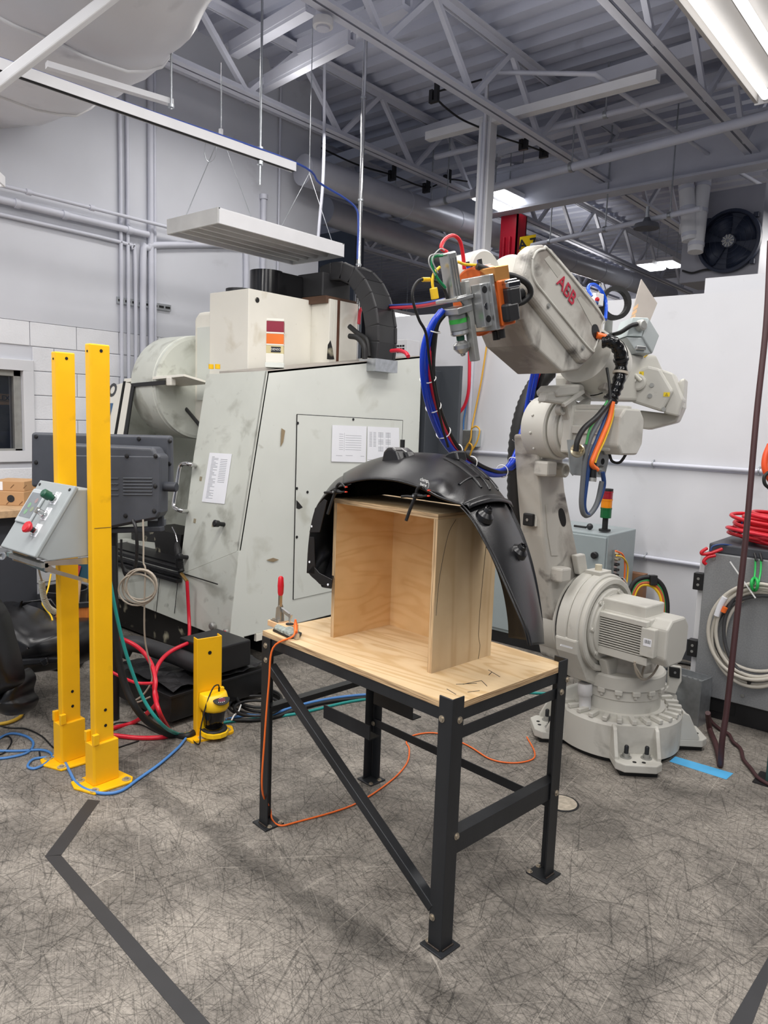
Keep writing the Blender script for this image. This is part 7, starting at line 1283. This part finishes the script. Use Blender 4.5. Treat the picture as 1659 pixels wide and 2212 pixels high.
dp_ = [q0 + ua_ * .05 * math.cos(a) + va_ * (.036 * math.sin(a) if math.sin(a) < 0 else .01 * math.sin(a)) for a in np.linspace(0, 2 * math.pi, 26)[:-1]]; MB().prism(dp_, fn2 * .006).build('display_panel', blackp, ls, bev=.001); MB().ob(q0 + fn2 * .0065 - va_ * .006, (ua_, va_, fn2), (.02, .011, .0006)).build('red_display', M('dim_red_display', (110, 40, 60), .3, var=0), ls)
for a in (-.024, -.012, 0., .012): q = q0 + fn2 * .0065 + ua_ * a * .9 - va_ * (.017 + .003 * (1 - abs(a) / .024)); MB().cyl(q, q + fn2 * .001, .0026, n=8).build('indicator', whitec, ls)
MB().ob(q0 + fn2 * .0066 + va_ * .005, (ua_, va_, fn2), (.012, .0018, .0004)).build('printed_mark', whitec, ls)
MB().ob(LS(.045, .03, .278), (dA, dB, UZ), (.014, .012, .012)).build('cable_socket', yel2, ls, bev=.002); MB().cyl(LS(.03, .035, .27), LS(.03, .035, .29), .007, n=10).build('plug', rubber, ls)
tag(MB().tube(cat([LS(.03, .035, .29), LS(.02, .04, .31), LS(-.02, .06, .305), LS(-.07, .08, .22), LS(-.11, .1, .1), LS(-.13, .12, .02), Z(400, 1586, .006), Z(370, 1592, .005), Z(335, 1580, .005), Z(300, 1564, .005), Z(250, 1562, .005), Z(215, 1590, .005), Z(180, 1606, .005)], 6), .004, 6).build('scanner_cable', rubber), 'thin black cable arching from the laser scanner to the floor', 'cable')
# ================================================================ FLOOR CABLES at the left
def fl(name, pts, r, mt, lab, cat_='cable', grp=None): return tag(MB().tube(cat([Z(x, y, r + .001) for x, y in pts], 8), r, 6).build(name, mt), lab, cat_, grp)
fl('network_cable', [(436, 1570), (405, 1592), (385, 1615), (345, 1650), (300, 1682), (262, 1708), (225, 1714), (188, 1706), (164, 1690), (150, 1665), (138, 1644), (120, 1636), (100, 1640)], .008, bluec, 'blue cable curving round the front of the right yellow post')
fl('network_cable', [(-20, 1606), (20, 1585), (55, 1590), (72, 1605), (60, 1625), (20, 1636), (-20, 1640)], .007, bluec, 'blue cable loop at the far left edge of the floor', grp='blue loops on the floor')
fl('network_cable', [(-20, 1622), (40, 1622), (90, 1620), (112, 1630), (100, 1648), (75, 1660), (60, 1655), (72, 1640), (105, 1636), (135, 1640)], .007, bluec, 'blue cable loop left of the yellow post base', grp='blue loops on the floor')
fl('thin_cable', [(-10, 1565), (20, 1572), (55, 1574), (90, 1590), (118, 1616), (128, 1598), (136, 1580)], .004, rubber, 'thin black cable leading to the left yellow post')
fl('thin_cable', [(-10, 1600), (15, 1590), (25, 1602), (10, 1625), (-10, 1632)], .004, rubber, 'thin black cable loop at the left edge of the floor')
fl('thin_cable', [(85, 1624), (90, 1640), (115, 1652), (150, 1650), (200, 1640), (235, 1622), (300, 1600)], .004, rubber, 'thin black cable between the two yellow posts')
fl('extension_flex', [(-10, 1566), (20, 1560), (42, 1550), (50, 1538)], .011, M('ochre_cord', (200, 160, 50), .5), 'thick yellow cord end on the floor at the left edge')
fl('network_cable', [(488, 1555), (530, 1545), (580, 1545), (640, 1525), (720, 1508), (800, 1500), (850, 1503)], .009, bluec, 'blue cable running behind the workbench legs')
fl('power_cable', [(490, 1556), (580, 1552), (680, 1522), (760, 1510), (850, 1506), (950, 1505)], .012, rubber, 'thick black cable running behind the workbench legs')
for k, (cx, cy, rx, ry) in enumerate(((555, 1520, 52, 24), (562, 1515, 46, 22), (550, 1525, 56, 22), (560, 1508, 48, 20), (552, 1530, 46, 17))):
    pts = [Z(cx + rx * math.cos(a), cy + ry * math.sin(a), .012 + .014 * k) for a in np.linspace(0, 2 * math.pi, 25)[:-1]]
    tag(MB().tube(pts, .009, 6, closed=True).build('cable_loop', rubber), ['lowest loop', 'second loop', 'middle loop', 'fourth loop', 'topmost loop'][k] + ' of the black cable coil on the floor by the scanner', 'cable', 'black cable coil by the scanner')
tag(MB().tube(cat([Z(500, 1556, .03), Z(506, 1545, .05), Z(515, 1537, .06), Z(520, 1524, .06), Z(522, 1520, .02)], 5), .005, 6).build('cable_tie', whitec), 'white cable tie around the black coil', 'tie')
# ================================================================ LEFT BENCH with cartons, liners, broom, bin
bz = .86; wb2 = thing('side_bench', 'wooden topped side bench against the block wall at the left edge', 'bench', (-5.6, 2.2, 0)); e = X(58, 1090, -5.35)
ye = D(55, 1090, 5.3); bzz = ye[2]
MB().bx((-6.35, .6, bzz - .05), (ye[0] + .25, ye[1] + .05, bzz)).build('bench_top', wood_bench, wb2, bev=.004); MB().bx((-6.3, .7, .28), (ye[0] + .15, ye[1], bzz - .05)).build('bench_carcass', M('bench_dark', (58, 60, 66), .6), wb2)
p, q = D(-20, 1190, 3.95), D(52, 1182, 3.95); tag(MB().bar(p, q, .05, .035).build('profile_rail', alum, bev=.003), 'aluminium profile rail behind the control box at the left edge', 'rail'); tag(MB().lathe(D(6, 1201, 3.9), -FW, [(0, .02), (.01, .02), (.01, .013), (.0, .013)], 18).build('pipe_end', alum), 'open aluminium tube end at the left edge under the rail', 'tube')
tag(MB().bar(D(20, 1196, 3.85), D(105, 1232, 3.7), .03, .02).build('support_bar', M('glass_green_bar', (110, 126, 124), .2, .3)), 'grey green support bar under the control box', 'bar')
for nm, pts, lab, z0 in (('carton', ((-30, 1053, 51, 1053), 1095), 'lower brown carton with a round black emblem on the side bench', 0), ('carton', ((-20, 1040, 52, 1040), 1053), 'upper smaller brown carton with a white label on the side bench', 1)):
    (xa2, ya2, xb2, yb2), ybm = pts; dC = 5.2 if z0 == 0 else 5.22; p, q, r_ = D(xa2, ya2, dC), D(xb2, yb2, dC), D(xb2, ybm, dC); zb0 = bzz if z0 == 0 else D(20, 1062, 5.2)[2]; zt0 = D(20, 1062, 5.2)[2] if z0 == 0 else D(20, 1040, 5.2)[2]
    t = thing(nm, lab, 'box', V((p[0] + q[0]) / 2, (p[1] + q[1]) / 2, zb0), 'cartons on the side bench'); u2 = nrm(V(q[0] - p[0], q[1] - p[1], 0)); n2 = nrm(np.cross(u2, UZ)); n2 = n2 if n2 @ FW < 0 else -n2
    c2 = V((p[0] + q[0]) / 2, (p[1] + q[1]) / 2, 0) - n2 * .12; L2 = np.linalg.norm((q - p)[:2]) / 2
    MB().ob(c2 + UZ * (zb0 + zt0) / 2, (u2, n2, UZ), (L2, .12, (zt0 - zb0) / 2)).build('carton_body', cardb, t, bev=.004); fc_ = c2 + n2 * .121
    if z0 == 0:
        o_ = fc_ + UZ * (zb0 + zt0) / 2 + u2 * .04; MB().lathe(o_, n2, [(0, .026), (.0006, .026), (.0006, .022)], 20, sm=False).build('emblem_ring', blackink, t)
        for k in range(6): a = k * math.pi / 6; MB().bar(o_ - (u2 * math.cos(a) + UZ * math.sin(a)) * .02 + n2 * .0006, o_ + (u2 * math.cos(a) + UZ * math.sin(a)) * .02 + n2 * .0006, .0025, .0005, n2).build('emblem_ray', blackink, t)
    else: MB().ob(fc_ + UZ * (zb0 + zt0) / 2 - u2 * L2 * .55, (u2, n2, UZ), (.03, .0008, .03)).build('label', paper, t)
    for k in range(5): o_ = fc_ + u2 * (-L2 + .06 + k * .09) + UZ * (zb0 + .02 if z0 == 0 else (zb0 + zt0) / 2); MB().bar(o_ - u2 * .012 - UZ * .012, o_ + u2 * .012 + UZ * .012, .005, .001, n2).build('print_mark', M('carton_print', (120, 86, 56), .8, var=0), t)
# black plastic liners on the floor at left
def blob(name, prof, lab, depth, thick, holes=()):
    P = [D(x, y, depth) for x, y in prof]; cs = cat(P, 4, True); cen_ = sum(cs) / len(cs); t = thing(name, lab, 'car part', V(cen_[0], cen_[1], 0), 'spare liners on the floor'); rows = []
    for s_, o in ((1., thick), (.99, thick * .45), (.94, .02), (.82, -thick * .45), (.55, -thick * .8), (.25, -thick), (.02, -thick * 1.02)): rows.append([cen_ + (p - cen_) * s_ + FW * o for p in cs])
    MB().grid(rows, cv=True).build('moulded_shell', plast, t, merge=True)
    for (x, y, r_) in holes: q = D(x, y, depth - thick * .8); n_ = nrm(-FW + UZ * .3); MB().lathe(q, n_, [(-.06, r_ * 1.3), (.0, r_ * 1.1), (.03, r_ * .6), (.032, r_ * .4), (.02, r_ * .35), (.02, .001)], 18).build('screw_boss', plast, t)
    return t
t1 = blob('wheel_arch_liner', [(-40, 1320), (30, 1318), (95, 1345), (150, 1345), (185, 1350), (205, 1380), (195, 1420), (150, 1445), (60, 1460), (-40, 1470)], 'spare black liner lying on the floor behind the left yellow post', 4.6, .22, ((77, 1392, .045),))
m = MB(); m.prism([D(x, y, 4.36) for x, y in ((38, 1424), (130, 1420), (132, 1432), (40, 1440))], FW * .04); m.build('lower_step', plast, t1, bev=.01); m = MB(); m.prism([D(x, y, 4.34) for x, y in ((84, 1428), (100, 1420), (104, 1432), (94, 1440))], FW * .04); m.build('facet', plast, t1, bev=.006)
m = MB(); m.grid([[D(x, y, 4.75) for x, y in r_] for r_ in (((30, 1318), (70, 1300), (110, 1300), (130, 1330)), ((20, 1310), (48, 1300), (110, 1292), (128, 1318)))]); m.build('raised_lip', plast, t1, solid=.006)
m = MB(); m.prism([D(x, y, 4.7) for x, y in ((18, 1310), (46, 1298), (38, 1322), (22, 1320))], FW * .03); m.build('clip_tab', plast, t1, bev=.004)
t2 = blob('wheel_arch_liner', [(-40, 1300), (-5, 1320), (14, 1380), (30, 1440), (34, 1478), (10, 1494), (-40, 1500)], 'spare black liner standing nearest the left edge', 3.95, .10)
t3 = blob('wheel_arch_liner', [(-40, 1480), (15, 1490), (40, 1450), (60, 1470), (55, 1500), (66, 1520), (50, 1545), (24, 1548), (-10, 1538), (-40, 1545)], 'spare black liner folded low in front of the others', 4.1, .1)
# broom, bin behind the post
bm = thing('broom', 'broom with orange brown bristles standing upside down by the machine base', 'broom', D(180, 1390, 4.85)); P = [D(x, y, 4.85) for x, y in ((162, 1310), (190, 1308), (193, 1352), (163, 1352))]
MB().prism(P, FW * .06).build('bristles', broom_m, bm)['kind'] = 'stuff'; MB().prism([D(x, y, 4.84) for x, y in ((160, 1304), (191, 1302), (191, 1312), (161, 1313))], FW * .08).build('head', blackp, bm); MB().tube([D(166, 1305, 4.86), D(172, 1250, 4.9)], .014, 8).build('handle', wood_bench, bm)
b2 = thing('broom', 'second broom end with orange bristles left of the yellow post', 'broom', D(125, 1330, 4.9)); MB().prism([D(x, y, 4.8) for x, y in ((128, 1316), (130, 1342), (117, 1342), (122, 1322))], FW * .06).build('bristles', broom_m, b2)['kind'] = 'stuff'; MB().tube([D(128, 1318, 4.84), D(130, 1296, 4.88)], .012, 8).build('handle', alum_matt, b2)
bn = thing('waste_bin', 'black plastic waste bin behind the left yellow post', 'bin', D(128, 1400, 5.3)); c_ = D(140, 1270, 5.3); MB().lathe(V(c_[0], c_[1], 0), UZ, [(0.02, .12), (c_[2] - .03, .15), (c_[2] - .03, .165), (c_[2], .168), (c_[2], .15), (.1, .115), (.1, .001)], 28).build('bin_body', blackp, bn)
tag(MB().tube(cat([D(110, 1240, 5.0), D(104, 1270, 4.95), D(97, 1290, 4.9), D(92, 1305, 4.9), D(110, 1330, 4.75), D(114, 1345, 4.7)], 6), .006, 6).build('extension_flex', yelc), 'thin yellow cord hanging under the side bench', 'cord')
# ================================================================ RIGHT: controller cabinet with coils
ky = 4.95; k0, k1, kb = Y(1521, 1192, ky), Y(1640, 1203, ky), Y(1514, 1512, ky)
kc_ = thing('controller_cabinet', 'grey speckled controller cabinet at the right edge with coiled cables', 'cabinet', (k0[0] + .4, ky + .3, 0)); kx0, kx1 = k0[0] + .01, k0[0] + .95; kz = k0[2]
MB().bx((kx0, ky, .14), (kx1, ky + .6, kz)).build('cabinet_body', M('speckled_grey', (150, 152, 154), .45, .25, var=.12, sc=120), kc_, bev=.006); MB().bx((kx0 + .02, ky + .02, 0), (kx1, ky + .58, .14)).build('plinth', blackp, kc_); MB().bx((kx0 + .1, ky + .015, .05), (kx0 + .26, ky + .02, .12)).build('fork_slot', dark_gap, kc_)
MB().bx((kx0 + .01, ky + .02, kz), (kx1, ky + .58, kz + .06)).build('dark_lid', M('lid_grey', (72, 74, 80), .5), kc_, bev=.01); MB().bx((kx0 - .045, ky + .05, .16), (kx0, ky + .5, kz)).build('side_panel', white_paint, kc_, bev=.004)
for zz in (X(1520, 1253, kx0 - .02)[2], X(1512, 1392, kx0 - .02)[2]):
    MB().bx((kx0 - .06, ky - .008, zz - .055), (kx0 + .0, ky + .05, zz + .055)).build('hinge', blackp, kc_, bev=.003)
    for s_ in (-.02, .02): q = V(kx0 - .028, ky - .008, zz + s_); MB().cyl(q, q - V(0, .003, 0), .009, n=10).build('screw', alum_matt, kc_)
for xx, zz in ((kx0 + .05, kz - .035), (kx0 + .3, .20), (kx0 + .55, .2)): q = V(xx, ky, zz); MB().lathe(q, (0, -1, 0), [(0, .012), (.005, .011), (.006, .004)], 12).build('screw', alum_matt, kc_)
cg = thing('cable_coil', 'large coil of pale grey cables hung on the controller cabinet by green bungees', 'cable coil', Y(1640, 1372, ky - .05)); rr_ = random.Random(5)
pale = M('pale_cable', (206, 200, 188), .45, var=.05); drk = M('dark_cable', (70, 70, 72), .45)
for k in range(10):
    cx, cy, rx, ry = 1640 + rr_.uniform(-8, 8), 1370 + rr_.uniform(-10, 8), 92 + rr_.uniform(-14, 14), 98 + rr_.uniform(-14, 10); o = .03 + .014 * (k % 4) + .003 * k
    MB().tube(cat([Y(cx + rx * math.cos(a), cy + ry * math.sin(a) * (1 if math.sin(a) > 0 else .98), ky - o) for a in np.linspace(0, 2 * math.pi, 15)[:-1]], 4, True), .0115, 7, closed=True).build('cable_loop', drk if k in (2, 6) else pale, cg)
MB().tube(cat([Y(1548, 1330, ky - .1), Y(1556, 1308, ky - .1), Y(1566, 1290, ky - .1)], 4), .018, 8).build('white_label', paper, cg); MB().tube([Y(1562, 1322, ky - .105), Y(1567, 1312, ky - .105)], .016, 8).build('orange_label', orange, cg)
for px in (1632, 1644): MB().tube(cat([Y(px, 1208, ky - .02), Y(px - 1, 1235, ky - .05), Y(px - 4 if px < 1640 else px - 6, 1262, ky - .11)], 5), .006, 6).build('bungee', M('bright_green', (44, 190, 90), .4), cg); MB().tube(cat([Y(px - 2, 1196, ky + .0), Y(px, 1204, ky - .02), Y(px + 2, 1212, ky - .03)], 4), .008, 6).build('hook', blackp, cg)
MB().tube([Y(1630 + 7 * math.cos(a), 1262 + 14 * math.sin(a), ky - .07 - .06 * abs(math.cos(a))) for a in np.linspace(0, 6.28, 14)[:-1]], .009, 6, closed=True).build('bungee_wrap', M('bright_green', (44, 190, 90), .4), cg)
tag(MB().bar(Y(1577, 1213, ky - .06), Y(1632, 1292, ky - .14), .008, .002, (0, -1, 0)).build('cable_tie', whitec), 'long white cable tie tail sticking up from the pale coil', 'tie'); tag(MB().lathe(Y(1616, 1468, ky - .06), nrm(RX), [(-.006, .03), (.006, .03)], 12).build('cable_tie', rubber), 'black cable tie at the bottom of the pale coil', 'tie')
rc = thing('red_hose_coil', 'heap of bright red hose coiled on the controller cabinet', 'hose coil', V(kx0 + .4, ky + .3, kz + .06))
for k in range(30):
    cx, cy = kx0 + .42 + rr_.uniform(-.05, .12), ky + .27 + rr_.uniform(-.04, .04); R1, R2 = .33 + rr_.uniform(-.07, .03), .2 + rr_.uniform(-.04, .03); zz = kz + .075 + .0055 * k; ti = rr_.uniform(-.10, .10) ; t2_ = rr_.uniform(-.1, .1)
    MB().tube([V(cx + R1 * math.cos(a), cy + R2 * math.sin(a), max(kz + .07, zz + ti * R1 * math.cos(a) + t2_ * R2 * math.sin(a))) for a in np.linspace(0, 2 * math.pi, 27)[:-1]], .012, 7, closed=True).build('hose_loop', red if k % 3 else M('red_air_hose', (214, 30, 52), .3), rc)
for pts in (((1560, 1186), (1535, 1195), (1518, 1197), (1516, 1192), (1528, 1184)), ((1545, 1200), (1528, 1204), (1520, 1213), (1525, 1219))): MB().tube(cat([D(x, y, 4.72) for x, y in pts], 5), .011, 7).build('hose_end', red, rc)
for k, pts in enumerate((((1608, 1155), (1602, 1135), (1606, 1122), (1616, 1121), (1622, 1130)), ((1622, 1134), (1640, 1142), (1659, 1148), (1680, 1152)), ((1632, 1148), (1650, 1143), (1658, 1132), (1670, 1125)), ((1535, 1190), (1540, 1180), (1560, 1176), (1585, 1180), (1604, 1192)))): tag(MB().tube(cat([D(x, y, 4.95 if k < 3 else 4.72) for x, y in pts], 6), .006, 6).build('thin_wire', M('navy_cable', (36, 66, 120), .4)), ['thin dark blue wire loop sticking up behind the red hose heap', 'thin blue wire reaching right above the red hose heap', 'second thin blue wire crossing above the red hose heap', 'thin violet wire lying over the left end of the red hose heap'][k], 'wire')
# maroon hanging cable and floor cables
mcb = thing('hanging_cable', 'dark maroon cable hanging down in front of the controller cabinet to the blue tape', 'cable', Z(1557, 1650)); dz_ = 3.9; zf_ = Z(1557, 1655, .03); dq = (zf_ - CAM) @ FW
MB().tube(cat([D(1664, 520, dq), D(1655, 700, dq), D(1634, 900, dq), D(1612, 1150, dq), D(1590, 1350, dq), D(1570, 1530, dq), D(1560, 1600, dq), Z(1556, 1652, .018), Z(1553, 1635, .02), Z(1545, 1605, .02), Z(1533, 1575, .03), D(1529, 1540, dq + .42)], 8), .0165, 8).build('cord', brownc, mcb)
fl('floor_cable', [(1528, 1542), (1538, 1560), (1555, 1575), (1575, 1587), (1583, 1602), (1600, 1618), (1606, 1640), (1622, 1660), (1640, 1682), (1675, 1702)], .011, brownc, 'wavy maroon cable on the floor at the right edge')
for k, (pts, mt_, r_) in enumerate(((((1440, 1428), (1475, 1432), (1515, 1440), (1540, 1445)), rubber, .012), (((1455, 1465), (1485, 1452), (1520, 1440)), teal, .008), (((1420, 1455), (1450, 1462), (1480, 1466)), M('oxblood_cable', (110, 40, 46), .4), .012), (((1478, 1468), (1500, 1462), (1520, 1460)), pale, .014))): fl('floor_cable', pts, r_, mt_, ['black cable on the floor beside the dark baseboard', 'teal cable on the floor left of the controller cabinet', 'dark red cable on the floor behind the stop block', 'pale cable on the floor beside the controller cabinet'][k])
oh = D(1660, 1000, 4.3); t = thing('orange_tool', 'orange curved object with black clip cut off by the right edge', 'tool', oh); MB().tube(cat([D(1664, 960, 4.3), D(1654, 985, 4.3), D(1652, 1010, 4.3), D(1660, 1030, 4.3), D(1672, 1045, 4.3)], 5), .018, 10).build('orange_body', M('orange_red', (230, 84, 40), .4), t); MB().tube(cat([D(1660, 1020, 4.28), D(1651, 1030, 4.28), D(1652, 1045, 4.28), D(1662, 1055, 4.28)], 5), .01, 8).build('black_clip', rubber, t)
g0 = Z(1652, 1690); gp = thing('green_post', 'dark green machine leg cut off by the right edge', 'post', g0); MB().bx((g0[0], g0[1], .006), (g0[0] + .12, g0[1] + .1, .42)).build('leg', M('dark_green_paint', (46, 74, 72), .5), gp, bev=.004); MB().bx((g0[0] - .05, g0[1] - .05, 0), (g0[0] + .15, g0[1] + .12, .006)).build('foot_plate', blackp, gp)
# red hose, yellow flex and wires on the outlet conduit of the partition
tag(MB().tube(cat([Y(1014, 745, PY - .08), Y(1014, 800, PY - .08), Y(1012, 845, PY - .08), Y(1004, 875, PY - .08), Y(992, 892, PY - .1)], 6), .016, 8).build('air_hose', redh), 'red hose hanging down the partition beside the white conduit', 'hose')
tag(MB().tube(cat([Y(1015, 820, PY - .06), Y(1010, 860, PY - .06), Y(1002, 905, PY - .06), Y(1001, 930, PY - .06)], 6), .008, 6).build('air_hose', bluec), 'thin blue line hanging beside the red hose on the partition', 'hose')
tag(MB().tube(cat([Y(1055, 722, PY - .05), Y(1040, 820, PY - .05), Y(1028, 880, PY - .05), Y(1019, 925, PY - .1), Y(1016, 950, PY - .12), Y(1003, 975, PY - .12), Y(1012, 958, PY - .13), Y(1020, 965, PY - .13), Y(1015, 985, PY - .12), Y(1018, 975, PY - .14), Y(1030, 955, PY - .14), Y(1036, 930, PY - .14), Y(1028, 921, PY - .14), Y(1018, 926, PY - .14)], 6), .008, 6).build('yellow_flex', M('ochre_flex', (226, 172, 60), .5)), 'ochre extension flex looped at the outlet box on the partition', 'cable')
